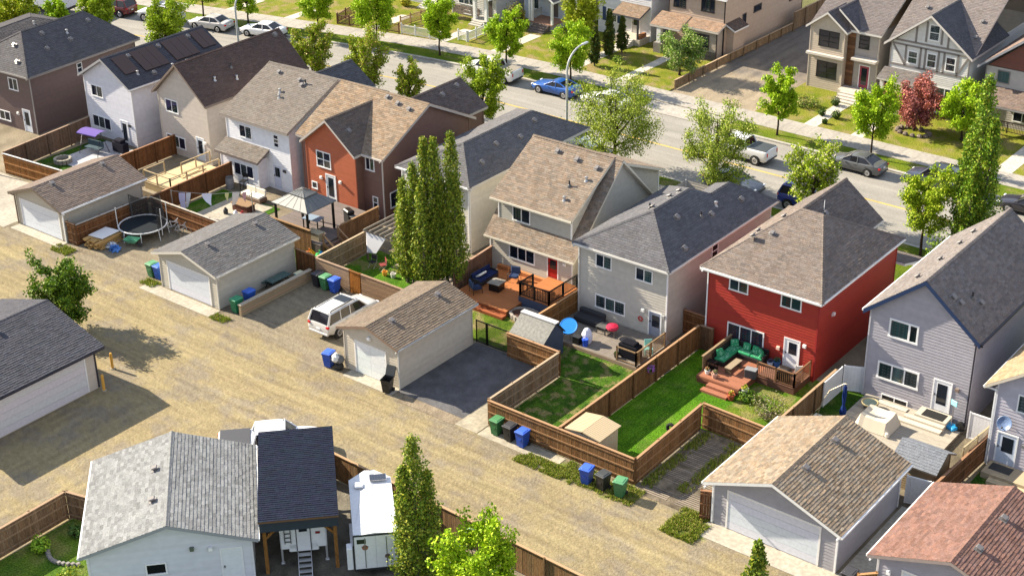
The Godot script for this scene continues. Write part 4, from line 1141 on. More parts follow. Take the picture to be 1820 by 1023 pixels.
func house_e() -> void:
	var o := H0("light grey-beige house with charcoal hip roof and two small back windows", -4.5, -14.3)
	walls(o, -7.9, -1.1, -27.2, -14.3, 0, 5.2, Color(0.47, 0.44, 0.385), "", 0, WHITE)
	var fz := -13.88
	var rc := Color(0.14, 0.138, 0.148)
	var P := []
	var a := V(-4.17, 7.5, -17.2); var b := V(-4.17, 7.5, -21.55)
	var s := (7.5 - 5.35) / 3.42
	var xw := -3.25
	var yw := 5.35 + s * (-0.75 - xw)
	var zv := -22.75
	P.append([V(-8.2, 5.35, fz), V(-0.75, 5.35, fz), a])
	P.append([V(-0.75, 5.35, fz), V(-0.75, 5.35, zv), V(xw, yw, zv), b, a])
	P.append([V(-0.75, 5.35, zv), V(-0.75, 5.35, -27.6), V(xw, yw, -25.1), V(xw, yw, zv)])
	P.append([V(-8.2, 5.35, fz), V(-8.2, 5.35, -25.3), b, a])
	P.append([V(-8.2, 5.35, -25.3), V(-0.95, 5.35, -25.3), b])
	P.append([V(-5.75, 5.35, -27.6), V(-5.75, 5.35, -21.6), V(xw, yw, -21.6), V(xw, yw, -25.1)])
	P.append([V(-0.75, 5.35, -27.6), V(-5.75, 5.35, -27.6), V(xw, yw, -25.1)])
	var r := roof(o, P, [[a, b], [P[0][0], a], [P[0][1], a], [V(xw, yw, zv), V(xw, yw, -25.1)], [V(-0.75, 5.35, -27.6), V(xw, yw, -25.1)]], rc, Color(0.62, 0.6, 0.56), 0.2, 0.14, 0.02)
	for q in [[-3.1, -18.3], [-1.4, -16.6], [-2.2, -21.1], [-2.0, -24.6]]: vent_on(r, P[1] if q[1] > -22.7 else P[2], q[0], q[1])
	vent_on(r, P[1], -2.5, -22.2, 2); vent_on(r, P[1], -2.4, -20.2, 1)
	for q in [[-4.7, -18.0], [-4.8, -20.2], [-4.7, -21.2]]: vent_on(r, P[3], q[0], q[1])
	vent_on(r, P[3], -4.9, -17.9, 1)
	var Z := face("z+", -14.3)
	window(o, Z, -6.57, -5.31, 3.96, 4.92, 2, WHITE, [Color(0.012, 0.02, 0.035), Color(0.05, 0.12, 0.12)])
	window(o, Z, -3.49, -2.19, 3.93, 4.86, 2, WHITE, [Color(0.012, 0.02, 0.035), Color(0.05, 0.12, 0.12)])
	window(o, Z, -6.56, -4.21, 1.0, 1.97, 3, WHITE, [Color(0.03, 0.06, 0.07), Color(0.06, 0.14, 0.14)])
	door(o, Z, -2.35, -1.5, 0.32, 2.0, Color(0.22, 0.25, 0.32), 0.4, WHITE, 0.25, 0.9)
	lamp_fixture(o, Z, -2.8, 1.9); lamp_fixture(o, Z, -1.25, 1.9, Color(0.3, 0.3, 0.3))
	var wr := MB.new(); wr.col = Color(0.42, 0.08, 0.07); wr.lathe(V(-3.0, 1.25, -14.27), [[0.17, 0.0], [0.2, 0.03], [0.17, 0.06], [0.1, 0.06], [0.1, 0.0]], 12, Basis(V(1, 0, 0), PI / 2))
	part(wr, "door_wreath", M.fabric, o)
	window(o, face("x+", -1.1), -20.3, -19.5, 3.8, 5.1, 1, WHITE, [Color(0.03, 0.02, 0.02)], 0.07, 2)
	gutter(o, V(-0.75, 5.35, -27.6), V(-0.75, 5.35, fz), Color(0.62, 0.6, 0.56)); gutter(o, V(-0.8, 5.35, fz), V(-8.15, 5.35, fz), Color(0.62, 0.6, 0.56), 0.2, V(0.3, 0, -0.35))

func house_f() -> void:
	var o := H0("red two storey house with grey-brown hip roof", 4.9, -15.7)
	var red := Color(0.32, 0.032, 0.022)
	walls(o, 1.0, 8.65, -26.2, -15.7, 0, 5.5, red, "", 0, Color(0.3, 0.03, 0.028))
	walls(o, 1.0, 6.3, -28.0, -26.2, 0, 5.3, red, "z", 7.4, Color(0.3, 0.03, 0.028), 0.13, "ZxX")
	var rc := Color(0.228, 0.188, 0.163)
	var g := hip(0.6, 9.0, -15.25, -26.6, 5.65, 7.85, 3.7, 5.2, -22.3, -22.3)
	var r := roof(o, g[0], g[1], rc, Color(0.72, 0.7, 0.68), 0.2, 0.17, 0.05)
	var g2 := gable("z", 0.8, 6.6, -28.4, -22.3, 5.6, 7.85)
	roof(o, [g2[0][0], g2[0][1]], g2[1], Color(0.19, 0.16, 0.145), Color(0.72, 0.7, 0.68), 0.2, 0.17, 0.05, "front_gable_roof")
	var lft := MB.new()
	vent_on(r, g[0][0], 3.2, -19.5); vent_on(r, g[0][3], 2.9, -21.6); vent_on(r, g[0][3], 2.0, -20.0); vent_on(r, g[0][3], 2.4, -18.6)
	var ant := MB.new(); ant.col = Color(0.75, 0.75, 0.75); ant.tube([V(4.4, 7.2, -24.0), V(4.4, 8.0, -24.0)], [0.03, 0.02], 6)
	part(ant, "vent_pipe", M.plastic, r)
	vent_on(r, g2[0][1], 4.6, -23.8)
	var Z := face("z+", -15.7)
	var cur := [Color(0.045, 0.05, 0.085)]
	window(o, Z, 2.5, 3.85, 4.5, 5.35, 2, WHITE, [Color(0.02, 0.035, 0.05), Color(0.04, 0.07, 0.085)])
	window(o, Z, 6.1, 7.5, 4.45, 5.35, 2, WHITE, [Color(0.03, 0.06, 0.07), Color(0.02, 0.04, 0.05)])
	window(o, Z, 2.55, 5.15, 1.05, 2.25, 3, WHITE, cur, 0.08)
	door(o, Z, 6.6, 7.55, 0.45, 2.4, Color(0.78, 0.78, 0.79), 0.5, WHITE, 0.28, 0.85)
	lamp_fixture(o, Z, 7.95, 2.25, WHITE); lamp_fixture(o, Z, 6.2, 1.55, Color(0.7, 0.5, 0.4))
	lamp_fixture(o, face("x+", 8.65), -17.5, 3.9, Color(0.7, 0.6, 0.6))
	gutter(o, V(9.0, 5.65, -26.6), V(9.0, 5.65, -15.3), WHITE); gutter(o, V(9.0, 5.65, -15.25), V(0.65, 5.65, -15.25), WHITE, 0.1, V(0.35, 0, -0.4))
	# porch roof at the front
	roof(o, [rp("z", -30.0, 2.9, 0.3, [[6.0, -30.0], [9.3, -30.0], [9.3, -26.2], [6.0, -26.2]])], [], Color(0.19, 0.16, 0.145), WHITE, 0.16, 0.16, 0.04, "porch_roof")
	var po := MB.new(); po.col = WHITE
	po.bx(9.0, 9.15, 0, 2.8, -29.8, -29.65)
	part(po, "porch_post", M.paint, o)

func house_g() -> void:
	var o := H0("lavender grey gable house with blue trim and a glazed basement window", 14.9, -16.2)
	walls(o, 11.7, 18.15, -27.6, -16.2, 0, 5.85, Color(0.33, 0.318, 0.35), "z", 8.5, Color(0.45, 0.44, 0.47))
	var g := gable("z", 11.35, 18.45, -28.2, -15.85, 5.85, 8.75)
	var r := roof(o, g[0], g[1], Color(0.215, 0.19, 0.18), Color(0.02, 0.04, 0.1), 0.3, 0.17, 0.05)
	for q in [[13.6, -18.0], [13.8, -20.6], [13.9, -23.2], [13.9, -25.2]]: vent_on(r, g[0][0], q[0], q[1])
	vent_on(r, g[0][1], 16.8, -18.3, 1); vent_on(r, g[0][1], 17.2, -18.6); vent_on(r, g[0][1], 16.6, -17.0); vent_on(r, g[0][1], 16.2, -16.8)
	var Z := face("z+", -16.2)
	window(o, Z, 12.91, 14.73, 4.41, 5.63, 1, WHITE, [Color(0.05, 0.13, 0.12)], 0.11); 
	var m := MB.new(); m.col = WHITE; fbox(m, Z, 14.1, 14.22, 4.5, 5.53, 0.0, 0.07); part(m, "window_mullion", M.paint, o)
	var m2 := MB.new(); m2.col = Color(0.02, 0.03, 0.035); fbox(m2, Z, 14.22, 14.62, 4.52, 5.52, 0.01, 0.03); part(m2, "pane", M.glass, o)
	window(o, Z, 12.48, 15.09, 1.5, 2.66, 3, WHITE, [Color(0.03, 0.06, 0.06), Color(0.1, 0.2, 0.2)], 0.11)
	window(o, Z, 12.9, 14.6, 0.05, 0.55, 2, WHITE, [Color(0.008, 0.008, 0.012)], 0.07)
	door(o, Z, 16.05, 17.05, 0.66, 2.6, Color(0.74, 0.75, 0.77), 0.22)
	lamp_fixture(o, Z, 17.45, 2.35, Color(0.2, 0.15, 0.12))
	gutter(o, V(18.5, 5.85, -28.2), V(18.5, 5.85, -15.9), Color(0.03, 0.03, 0.04), 0.1, V(-0.35, 0, -0.25))
	gutter(o, V(11.3, 5.85, -15.9), V(11.3, 5.85, -28.2), WHITE)
	# --- neighbour at the right edge
	o = H0("lilac grey house with tan roof at the right edge of the row", 24.2, -13.5)
	walls(o, 20.6, 28.0, -26.0, -13.5, 0, 5.3, Color(0.42, 0.4, 0.45), "z", 8.0, Color(0.6, 0.6, 0.63))
	g = gable("z", 20.0, 28.5, -26.5, -13.0, 5.15, 8.2)
	roof(o, g[0], g[1], Color(0.36, 0.27, 0.17), Color(0.6, 0.53, 0.42), 0.2, 0.17, 0.05)
	Z = face("z+", -13.5)
	window(o, Z, 21.75, 22.9, 3.9, 5.0, 2, WHITE, [Color(0.05, 0.1, 0.1)]); door(o, Z, 21.0, 22.05, 0.45, 2.3, Color(0.5, 0.56, 0.66), 0.4, WHITE, 0.25, 0.85)
	lamp_fixture(o, Z, 22.5, 1.9, Color(0.15, 0.15, 0.15))
	gutter(o, V(20.0, 5.15, -26.5), V(20.0, 5.15, -13.0), WHITE, 0.1, V(0.5, 0, -0.5))
	var t := thing("satellite_dish", "blue grey satellite dish on the wall of the right edge house", "satellite dish", V(21.35, 3.15, -13.4))
	var dm := MB.new(); dm.col = Color(0.13, 0.19, 0.32)
	dm.lathe(V(0, 0, 0.25), [[0.0, -0.06], [0.2, -0.04], [0.34, 0.02], [0.42, 0.08], [0.4, 0.09], [0.2, 0.0], [0.0, -0.03]], 18, Basis(V(1, 0, 0), PI / 2 - 0.5))
	part(dm, "reflector", M.paint, t)
	var am := MB.new(); am.col = Color(0.1, 0.1, 0.1); am.tube([V(0, -0.05, 0.0), V(0, 0, 0.2)], [0.03, 0.03], 6); am.tube([V(0, -0.35, 0.3), V(0, -0.1, 0.62)], [0.02, 0.02], 6); am.cbox(V(0, -0.08, 0.62), V(0.09, 0.09, 0.14), 0.02)
	part(am, "feed_arm", M.metal, t)

# ---------------------------------------------------------------- garages
func garage_door(o: Node, F: Array, u0: float, u1: float, v0: float, v1: float, rows: int, col: Color, cols := 1) -> void:
	var t := MB.new(); t.col = Color(0.75, 0.73, 0.7)
	fbox(t, F, u0 - 0.1, u0, v0, v1 + 0.1, 0, 0.05); fbox(t, F, u1, u1 + 0.1, v0, v1 + 0.1, 0, 0.05); fbox(t, F, u0, u1, v1, v1 + 0.1, 0, 0.05)
	part(t, "door_frame", M.paint, o)
	var d := MB.new(); d.col = Color(col.r * 0.5, col.g * 0.5, col.b * 0.5)
	fbox(d, F, u0, u1, v0, v1, 0.0, 0.008)
	var dn := part(d, "garage_door", M.paint, o)
	var hh := (v1 - v0) / rows
	for i in rows:
		for k in cols:
			var m := MB.new(); m.col = Color(col.r * rf(0.97, 1.02), col.g * rf(0.97, 1.02), col.b * rf(0.97, 1.02))
			var ua := u0 + (u1 - u0) * k / cols
			var ub := u0 + (u1 - u0) * (k + 1) / cols
			fbox(m, F, ua + 0.006, ub - 0.006, v0 + hh * i + 0.008, v0 + hh * (i + 1) - 0.008, 0.008, 0.03)
			part(m, "panel", M.paint, dn)
func garages() -> void:
	var tan := Color(0.45, 0.405, 0.33)
	var o := thing("garage", "tan garage with brown shingles beside the lumber pile", "garage", V(-47.1, 0, -0.9), 0, "", true)
	walls(o, -49.9, -44.35, -8.1, -0.9, 0, 2.6, tan, "z", 3.6, tan)
	var g := gable("z", -50.25, -43.95, -8.4, -0.45, 2.65, 3.8)
	var r := roof(o, g[0], g[1], Color(0.225, 0.178, 0.152), Color(0.14, 0.11, 0.09))
	vent_on(r, g[0][1], -46.7, -2.0); vent_on(r, g[0][1], -46.7, -6.6)
	garage_door(o, face("z+", -0.9), -49.4, -44.9, 0.05, 2.15, 4, Color(0.62, 0.64, 0.7))
	gutter(o, V(-43.92, 2.65, -8.4), V(-43.92, 2.65, -0.5), WHITE, 0.05, V(-0.35, 0, -0.3)); gutter(o, V(-50.28, 2.65, -8.4), V(-50.28, 2.65, -0.5), Color(0.14, 0.11, 0.09), 0.05, V(0.3, 0, -0.3))
	o = thing("garage", "cream garage with dark grey shingles beside the picnic table", "garage", V(-30.4, 0, -0.45), 0, "", true)
	walls(o, -33.25, -27.55, -7.6, -0.45, 0, 2.6, Color(0.47, 0.44, 0.37), "z", 3.45, Color(0.5, 0.47, 0.4))
	g = gable("z", -33.6, -27.15, -7.85, -0.05, 2.68, 3.62)
	r = roof(o, g[0], g[1], Color(0.17, 0.165, 0.165), Color(0.6, 0.57, 0.5))
	vent_on(r, g[0][1], -29.9, -2.0); vent_on(r, g[0][1], -29.8, -6.3)
	garage_door(o, face("z+", -0.45), -32.4, -28.3, 0.05, 2.15, 4, Color(0.62, 0.65, 0.72))
	gutter(o, V(-27.12, 2.68, -7.85), V(-27.12, 2.68, -0.1), Color(0.6, 0.57, 0.5), 0.05, V(-0.35, 0, -0.3))
	o = thing("garage", "small cream garage with brown shingles beside the white SUV", "garage", V(-13.2, 0, 0.06), 0, "", true)
	walls(o, -15.41, -10.95, -6.9, 0.06, 0, 2.85, Color(0.5, 0.45, 0.365), "z", 3.6, Color(0.48, 0.43, 0.35))
	g = gable("z", -15.72, -10.66, -7.2, 0.42, 2.95, 3.75)
	r = roof(o, g[0], g[1], Color(0.22, 0.175, 0.135), Color(0.22, 0.15, 0.11), 0.16, 0.16)
	vent_on(r, g[0][1], -12.6, -1.3); vent_on(r, g[0][1], -12.6, -5.6)
	garage_door(o, face("z+", 0.06), -14.45, -12.0, 0.06, 2.2, 4, Color(0.7, 0.73, 0.75), 2)
	lamp_fixture(o, face("z+", 0.06), -13.2, 2.75, WHITE)
	gutter(o, V(-10.64, 2.95, -7.2), V(-10.64, 2.95, 0.4), Color(0.45, 0.45, 0.42), 0.05, V(-0.25, 0, -0.3))
	o = thing("garage", "grey double garage with tan shingles beside the paved parking strip", "garage", V(14.85, 0, 0.35), 0, "", true)
	walls(o, 11.3, 18.4, -6.8, 0.35, 0, 2.6, Color(0.33, 0.32, 0.34), "z", 4.0, WHITE)
	g = gable("z", 10.9, 18.8, -7.1, 0.9, 2.72, 4.22)
	r = roof(o, g[0], g[1], Color(0.31, 0.245, 0.18), Color(0.7, 0.7, 0.68), 0.18, 0.24, 0.07)
	vent_on(r, g[0][1], 15.4, -1.6); vent_on(r, g[0][1], 15.4, -4.8)
	garage_door(o, face("z+", 0.35), 12.2, 17.4, 0.08, 2.35, 5, Color(0.6, 0.63, 0.68))
	gutter(o, V(18.83, 2.72, -7.1), V(18.83, 2.72, 0.9), WHITE, 0.1, V(-0.4, 0, -0.5)); gutter(o, V(10.87, 2.72, -7.1), V(10.87, 2.72, 0.9), WHITE, 0.1, V(0.4, 0, -0.5))
	o = thing("garage", "grey garage with red-brown shingles in the lower right corner", "garage", V(24.5, 0, 1.0), 0, "", true)
	walls(o, 20.9, 28.2, -5.8, 1.0, 0, 2.75, Color(0.33, 0.32, 0.36), "z", 4.1, Color(0.5, 0.5, 0.5))
	g = gable("z", 20.5, 28.6, -6.1, 1.55, 2.85, 4.25)
	r = roof(o, g[0], g[1], Color(0.25, 0.145, 0.118), Color(0.3, 0.25, 0.23), 0.18, 0.2, 0.05)
	vent_on(r, g[0][1], 25.1, -0.4); vent_on(r, g[0][1], 25.1, -3.4)
	garage_door(o, face("z+", 1.0), 22.2, 26.8, 0.08, 2.3, 4, Color(0.6, 0.63, 0.68)); lamp_fixture(o, face("z+", 1.0), 21.5, 1.9, WHITE)
	gutter(o, V(20.47, 2.85, -6.1), V(20.47, 2.85, 1.5), WHITE, 0.1, V(0.4, 0, -0.5))
# ---------------------------------------------------------------- houses across the street
func bar(m: MB, F: Array, ua: float, va: float, ub: float, vb: float, w: float, n1: float) -> void:
	var uu: Vector3 = F[1].abs()
	var a: Vector3 = F[0] + uu * ua + V(0, va, 0) + F[2] * n1 * 0.5
	var b: Vector3 = F[0] + uu * ub + V(0, vb, 0) + F[2] * n1 * 0.5
	var d := (b - a).normalized()
	m.box((a + b) / 2, V(a.distance_to(b), w, n1), Basis(d, (F[2] as Vector3).cross(d), F[2]))
func steps(o: Node, x0: float, x1: float, z0: float, n: int, rise: float, run: float, c: Color, mat: Material) -> void:
	for i in n:
		var m := MB.new(); m.col = c
		m.bx(x0, x1, 0.1, 0.13 + rise * (n - i), z0 + run * i, z0 + run * (i + 1) - 0.004)
		part(m, "step", mat, o)
func rail_run(o: Node, a: Vector3, b: Vector3, h: float, col: Color, posts := 2, ballust := true, called := "railing") -> void:
	var d := b - a
	var L := d.length()
	d = d.normalized()
	var bs := Basis(d, Vector3.UP, d.cross(Vector3.UP)).orthonormalized()
	var m := MB.new(); m.col = col
	m.box((a + b) / 2 + V(0, h, 0), V(L + 0.06, 0.06, 0.09), bs); m.box((a + b) / 2 + V(0, 0.1, 0), V(L, 0.05, 0.05), bs)
	if ballust:
		var n := int(L / 0.13)
		for i in range(1, n): m.box(a + d * (L * i / n) + V(0, (h + 0.1) / 2, 0), V(0.032, h - 0.1, 0.032), bs)
	for i in posts + 1:
		if posts > 0: m.box(a + d * (L * i / posts) + V(0, h / 2, 0), V(0.09, h + 0.06, 0.09), bs)
	part(m, called, M.wood, o)
func far_houses() -> void:
	var m: MB
	# brick-faced house, top middle
	var o := H0("pale house with stone base and white porch columns across the street", -54.2, -60.6)
	walls(o, -57.5, -51.6, -72, -60.6, 0.1, 6, Color(0.6, 0.58, 0.55))
	m = MB.new(); m.col = Color(0.3, 0.23, 0.18)
	for i in 5:
		for k in 12:
			var f := rf(0.7, 1.25); m.col = Color(0.36 * f, 0.29 * f, 0.24 * f)
			m.bx(-57.4 + k * 0.3 + (i % 2) * 0.1, -57.4 + k * 0.3 + 0.28 + (i % 2) * 0.1, 0.15 + i * 0.2, 0.33 + i * 0.2, -60.62, -60.55 + rf(0, 0.02))
	part(m, "stone_base", M.stone, o, "stuff")
	var Z := face("z+", -60.6)
	window(o, Z, -56.6, -54.4, 1.3, 2.7, 3, WHITE, [Color(0.12, 0.17, 0.2)]); window(o, Z, -55.9, -54.9, 0.3, 0.75, 2)
	for x in [-53.4, -51.9]:
		m = MB.new(); m.col = WHITE; m.bx(x - 0.16, x + 0.16, 0.4, 3.0, -59.5, -59.2); part(m, "porch_column", M.paint, o)
	m = MB.new(); m.col = Color(0.1, 0.08, 0.07); m.bx(-53.2, -52.1, 0.5, 2.6, -60.6, -60.56); part(m, "door", M.paint, o)
	roof(o, gable("z", -54.1, -51.2, -61, -58.9, 3.0, 3.9)[0], [], Color(0.2, 0.18, 0.17), WHITE, 0.2, 0.16, 0.04, "porch_roof")
	m = MB.new(); m.col = Color(0.42, 0.4, 0.36); m.bx(-53.7, -51.7, 0.1, 0.5, -60.6, -59.1); part(m, "porch_floor", M.concrete, o)
	steps(o, -53.4, -51.9, -59.1, 3, 0.12, 0.3, Color(0.45, 0.43, 0.38), M.concrete)
	roof(o, gable("x", -60.2, -72.4, -57.9, -51.2, 6, 9)[0], [], Color(0.2, 0.18, 0.17), WHITE)
	o = H0("grey house with a garden bed and concrete steps at the top edge", -63.5, -61.0)
	walls(o, -67.0, -60.0, -72, -61.2, 0.1, 6, Color(0.4, 0.4, 0.42)); roof(o, gable("x", -60.8, -72.4, -67.4, -59.6, 6, 9)[0], [], Color(0.2, 0.18, 0.17), WHITE)
	steps(o, -61.6, -60.0, -61.2, 5, 0.13, 0.32, Color(0.48, 0.46, 0.42), M.concrete)
	window(o, face("z+", -61.2), -66.0, -63.6, 1.2, 2.6, 3)
	# white porch house
	o = H0("blue-white house with a gabled porch on tall posts", -47.0, -63.6)
	walls(o, -50.2, -43.6, -74, -63.6, 0.1, 6, Color(0.5, 0.55, 0.62)); roof(o, gable("x", -63.2, -74.4, -50.6, -43.2, 6, 9)[0], [], Color(0.22, 0.2, 0.2), WHITE)
	Z = face("z+", -63.6)
	window(o, Z, -49.6, -48.3, 1.3, 2.8, 2); window(o, Z, -44.9, -44.1, 1.3, 2.8, 1)
	m = MB.new(); m.col = Color(0.12, 0.1, 0.1); fbox(m, Z, -46.9, -45.9, 0.9, 2.9, 0, 0.03); part(m, "door", M.paint, o)
	m = MB.new(); m.col = Color(0.42, 0.24, 0.17); m.bx(-48.0, -45.0, 0.7, 0.82, -63.6, -61.3); part(m, "porch_floor", M.plank, o)
	m = MB.new(); m.col = Color(0.45, 0.43, 0.42); m.bx(-47.95, -45.05, 0.1, 0.7, -63.5, -61.4); part(m, "porch_base", M.siding, o)
	for q in [[-47.9, -61.45], [-45.1, -61.45], [-47.6, -61.45]]:
		m = MB.new(); m.col = WHITE; m.bx(q[0] - 0.11, q[0] + 0.11, 0.8, 3.3, q[1] - 0.11, q[1] + 0.11); part(m, "porch_post", M.paint, o)
	var g := gable("z", -48.4, -44.6, -63.6, -61.0, 3.3, 4.5)
	roof(o, g[0], g[1], Color(0.2, 0.18, 0.17), WHITE, 0.2, 0.16, 0.04, "porch_roof")
	m = MB.new(); courses(m, [V(-48.1, 3.3, -61.35), V(-44.9, 3.3, -61.35), V(-46.5, 4.3, -61.35)], V(0, 0, 1), 0.13, 0.012, 99, Color(0.4, 0.46, 0.55), 0.03); part(m, "porch_gable", M.siding, o)
	rail_run(o, V(-47.9, 0.8, -63.4), V(-47.9, 0.8, -61.5), 0.85, WHITE)
	steps(o, -47.2, -45.3, -61.3, 4, 0.15, 0.3, Color(0.16, 0.13, 0.12), M.plank)
	# narrow porch house
	o = H0("white house with brown porch roof, planters and concrete steps", -38.2, -64.2)
	walls(o, -41.4, -35.2, -75, -64.4, 0.1, 6, Color(0.62, 0.62, 0.64)); roof(o, gable("x", -64.0, -75.4, -41.8, -34.9, 6, 9)[0], [], Color(0.24, 0.2, 0.18), WHITE)
	Z = face("z+", -64.4)
	window(o, Z, -40.4, -39.2, 1.4, 2.8, 2); window(o, Z, -38.8, -38.2, 1.3, 2.6, 1); door(o, Z, -37.4, -36.5, 0.75, 2.75, Color(0.5, 0.48, 0.46), 0.4)
	for x in [-40.75, -38.95]:
		m = MB.new(); m.col = Color(0.02, 0.05, 0.13); fbox(m, Z, x - 0.2, x + 0.2, 1.4, 2.8, 0, 0.04); part(m, "shutter", M.paint, o)
	roof(o, [rp("z", -62.5, 3.0, 0.35, [[-38.6, -62.5], [-35.3, -62.5], [-35.3, -66], [-38.6, -66]])], [], Color(0.3, 0.22, 0.16), Color(0.1, 0.1, 0.12), 0.18, 0.16, 0.05, "porch_roof")
	m = MB.new(); m.col = Color(0.05, 0.05, 0.06); m.bx(-35.7, -35.55, 0.7, 2.9, -62.8, -62.65); part(m, "porch_post", M.paint, o)
	m = MB.new(); m.col = Color(0.5, 0.45, 0.38); m.bx(-38.4, -35.3, 0.1, 0.75, -64.4, -62.6); part(m, "porch_floor", M.concrete, o)
	steps(o, -37.4, -36.0, -62.6, 5, 0.12, 0.3, Color(0.55, 0.52, 0.47), M.concrete)
	m = MB.new(); m.col = Color(0.5, 0.22, 0.1); m.cbox(V(-35.6, 0.98, -63.4), V(0.4, 0.42, 1.2), 0.05); part(m, "flower_box", M.stone, o)
	# tan house left of the gravel lot
	o = H0("tan house with dark window trim and porch left of the gravel lot", -30.0, -64.5)
	var tn := Color(0.46, 0.35, 0.27)
	var dk := Color(0.05, 0.04, 0.04)
	walls(o, -33.2, -27.0, -80, -64.5, 0.1, 6.0, tn, "", 0, dk)
	walls(o, -30.6, -27.1, -64.5, -63.4, 0.1, 2.8, Color(0.36, 0.31, 0.26), "", 0, dk, 0.13, "zxX")
	roof(o, gable("x", -64.0, -80.4, -33.6, -26.6, 6.0, 9.5)[0], [], Color(0.3, 0.22, 0.17), WHITE)
	roof(o, [rp("z", -62.3, 2.8, 0.36, [[-34.0, -62.3], [-30.6, -62.3], [-30.6, -64.5], [-34.0, -64.5]]), rp("z", -63.1, 3.02, 0.36, [[-30.6, -63.1], [-26.8, -63.1], [-26.8, -64.5], [-30.6, -64.5]])], [], Color(0.36, 0.25, 0.18), Color(0.55, 0.5, 0.45), 0.2, 0.16, 0.05, "porch_roof")
	Z = face("z+", -64.5)
	window(o, Z, -32.7, -31.3, 4.2, 5.6, 2, dk); window(o, Z, -29.6, -28.1, 4.3, 5.8, 3, dk)
	window(o, face("z+", -63.4), -29.9, -27.9, 1.0, 2.5, 3, dk, [Color(0.012, 0.018, 0.03)], 0.09)
	m = MB.new(); m.col = Color(0.72, 0.7, 0.68); m.bx(-33.2, -32.75, 0.1, 2.7, -62.75, -62.35); part(m, "porch_post", M.paint, o)
	m = MB.new(); m.col = Color(0.3, 0.27, 0.24); m.bx(-33.4, -32.55, 0.1, 1.1, -62.95, -62.15); part(m, "post_base", M.stone, o)
	for i in 4:
		for k in 13:
			var f := rf(0.7, 1.2); m = m if i + k > 0 else MB.new(); m.col = Color(0.24 * f, 0.22 * f, 0.2 * f)
			m.bx(-30.6 + k * 0.27, -30.35 + k * 0.27, 0.1 + i * 0.2, 0.28 + i * 0.2, -63.4, -63.33 + rf(0, 0.03))
	part(m, "stone_base", M.stone, o, "stuff")
	Z = face("x+", -27.0)
	window(o, Z, -68.6, -67.9, 2.4, 3.6, 1, dk); window(o, Z, -71.5, -70.0, 3.2, 3.9, 1, dk); window(o, Z, -78, -77.2, 2.6, 3.8, 1, dk)
	m = MB.new(); courses(m, [V(-26.2, 0.1, -67.0), V(-26.2, 0.1, -65.0), V(-26.2, 2.9, -65.0), V(-26.2, 2.9, -67.0)], V(1, 0, 0), 0.13, 0.012, 99, tn, 0.03)
	courses(m, [V(-27.0, 0.1, -65.0), V(-26.2, 0.1, -65.0), V(-26.2, 2.9, -65.0), V(-27.0, 2.9, -65.0)], V(0, 0, 1), 0.13, 0.012, 99, tn, 0.03); part(m, "side_bay", M.siding, o)
	roof(o, [rp("x", -25.9, 2.9, 0.5, [[-25.9, -67.3], [-25.9, -64.7], [-27.0, -64.7], [-27.0, -67.3]])], [], Color(0.16, 0.12, 0.1), WHITE, 0.15, 0.16, 0.04, "bay_roof")
	# modern house right of the gravel lot
	o = H0("modern tan house with wood panel strip and black grid windows", -13.9, -62.4)
	var ma := Color(0.46, 0.385, 0.3)
	walls(o, -16.85, -13.5, -76, -62.4, 0.1, 5.85, ma, "", 0, Color(0.5, 0.43, 0.35))
	m = MB.new(); courses(m, [V(-16.85, 5.85, -62.4), V(-13.5, 5.85, -62.4), V(-15.17, 7.2, -62.4)], V(0, 0, 1), 0.13, 0.012, 99, ma, 0.03); part(m, "gable_wall", M.siding, o)
	walls(o, -13.5, -10.5, -76, -63.1, 0.1, 6.0, Color(0.35, 0.31, 0.27), "", 0, Color(0.5, 0.43, 0.35))
	for k in 11:
		for i in 22:
			var q := MB.new(); var f := rf(0.6, 1.3)
			if k > 0: continue
			q.col = Color(0.2 * f, 0.1 * f, 0.05 * f); q.bx(-13.45, -12.75, 0.4 + i * 0.255, 0.64 + i * 0.255, -63.1, -63.0 + rf(0, 0.012)); part(q, "wood_panel", M.plank, o)
	g = gable("z", -17.2, -13.1, -68.5, -62.0, 5.85, 7.4)
	roof(o, g[0], g[1], Color(0.14, 0.13, 0.14), Color(0.6, 0.57, 0.53), 0.2, 0.14, 0.02, "front_gable_roof")
	g = gable("z", -16.4, -12.3, -69.0, -62.6, 6.05, 7.75)
	roof(o, [g[0][1]], g[1], Color(0.14, 0.13, 0.14), Color(0.6, 0.57, 0.53), 0.2, 0.14, 0.02, "second_gable_roof")
	roof(o, gable("x", -62.75, -76.4, -17.1, -10.2, 5.95, 9.6)[0], [], Color(0.2, 0.175, 0.17), Color(0.6, 0.57, 0.53))
	Z = face("z+", -62.4)
	window(o, Z, -16.0, -14.0, 4.1, 5.6, 2, Color(0.02, 0.02, 0.022), [Color(0.012, 0.014, 0.02)], 0.05, 3); window(o, Z, -16.0, -14.0, 1.2, 2.75, 2, Color(0.02, 0.02, 0.022), [Color(0.012, 0.016, 0.02)], 0.05, 3)
	m = MB.new(); m.col = Color(0.55, 0.5, 0.44); m.bx(-17.0, -13.35, 3.25, 3.45, -62.4, -62.0); part(m, "ledge", M.paint, o)
	m = MB.new(); m.col = Color(0.55, 0.5, 0.44); m.bx(-12.7, -10.35, 3.4, 3.6, -63.1, -62.3); part(m, "door_canopy", M.paint, o)
	Z = face("z+", -63.1)
	window(o, Z, -12.4, -11.4, 4.35, 5.55, 1, Color(0.02, 0.02, 0.022), [Color(0.012, 0.014, 0.02)], 0.05, 3); door(o, Z, -12.1, -11.2, 0.75, 2.8, Color(0.3, 0.05, 0.08), 0.15)
	m = MB.new(); m.col = Color(0.52, 0.47, 0.4); m.bx(-13.4, -10.6, 0.1, 0.72, -63.1, -61.6); part(m, "landing", M.concrete, o)
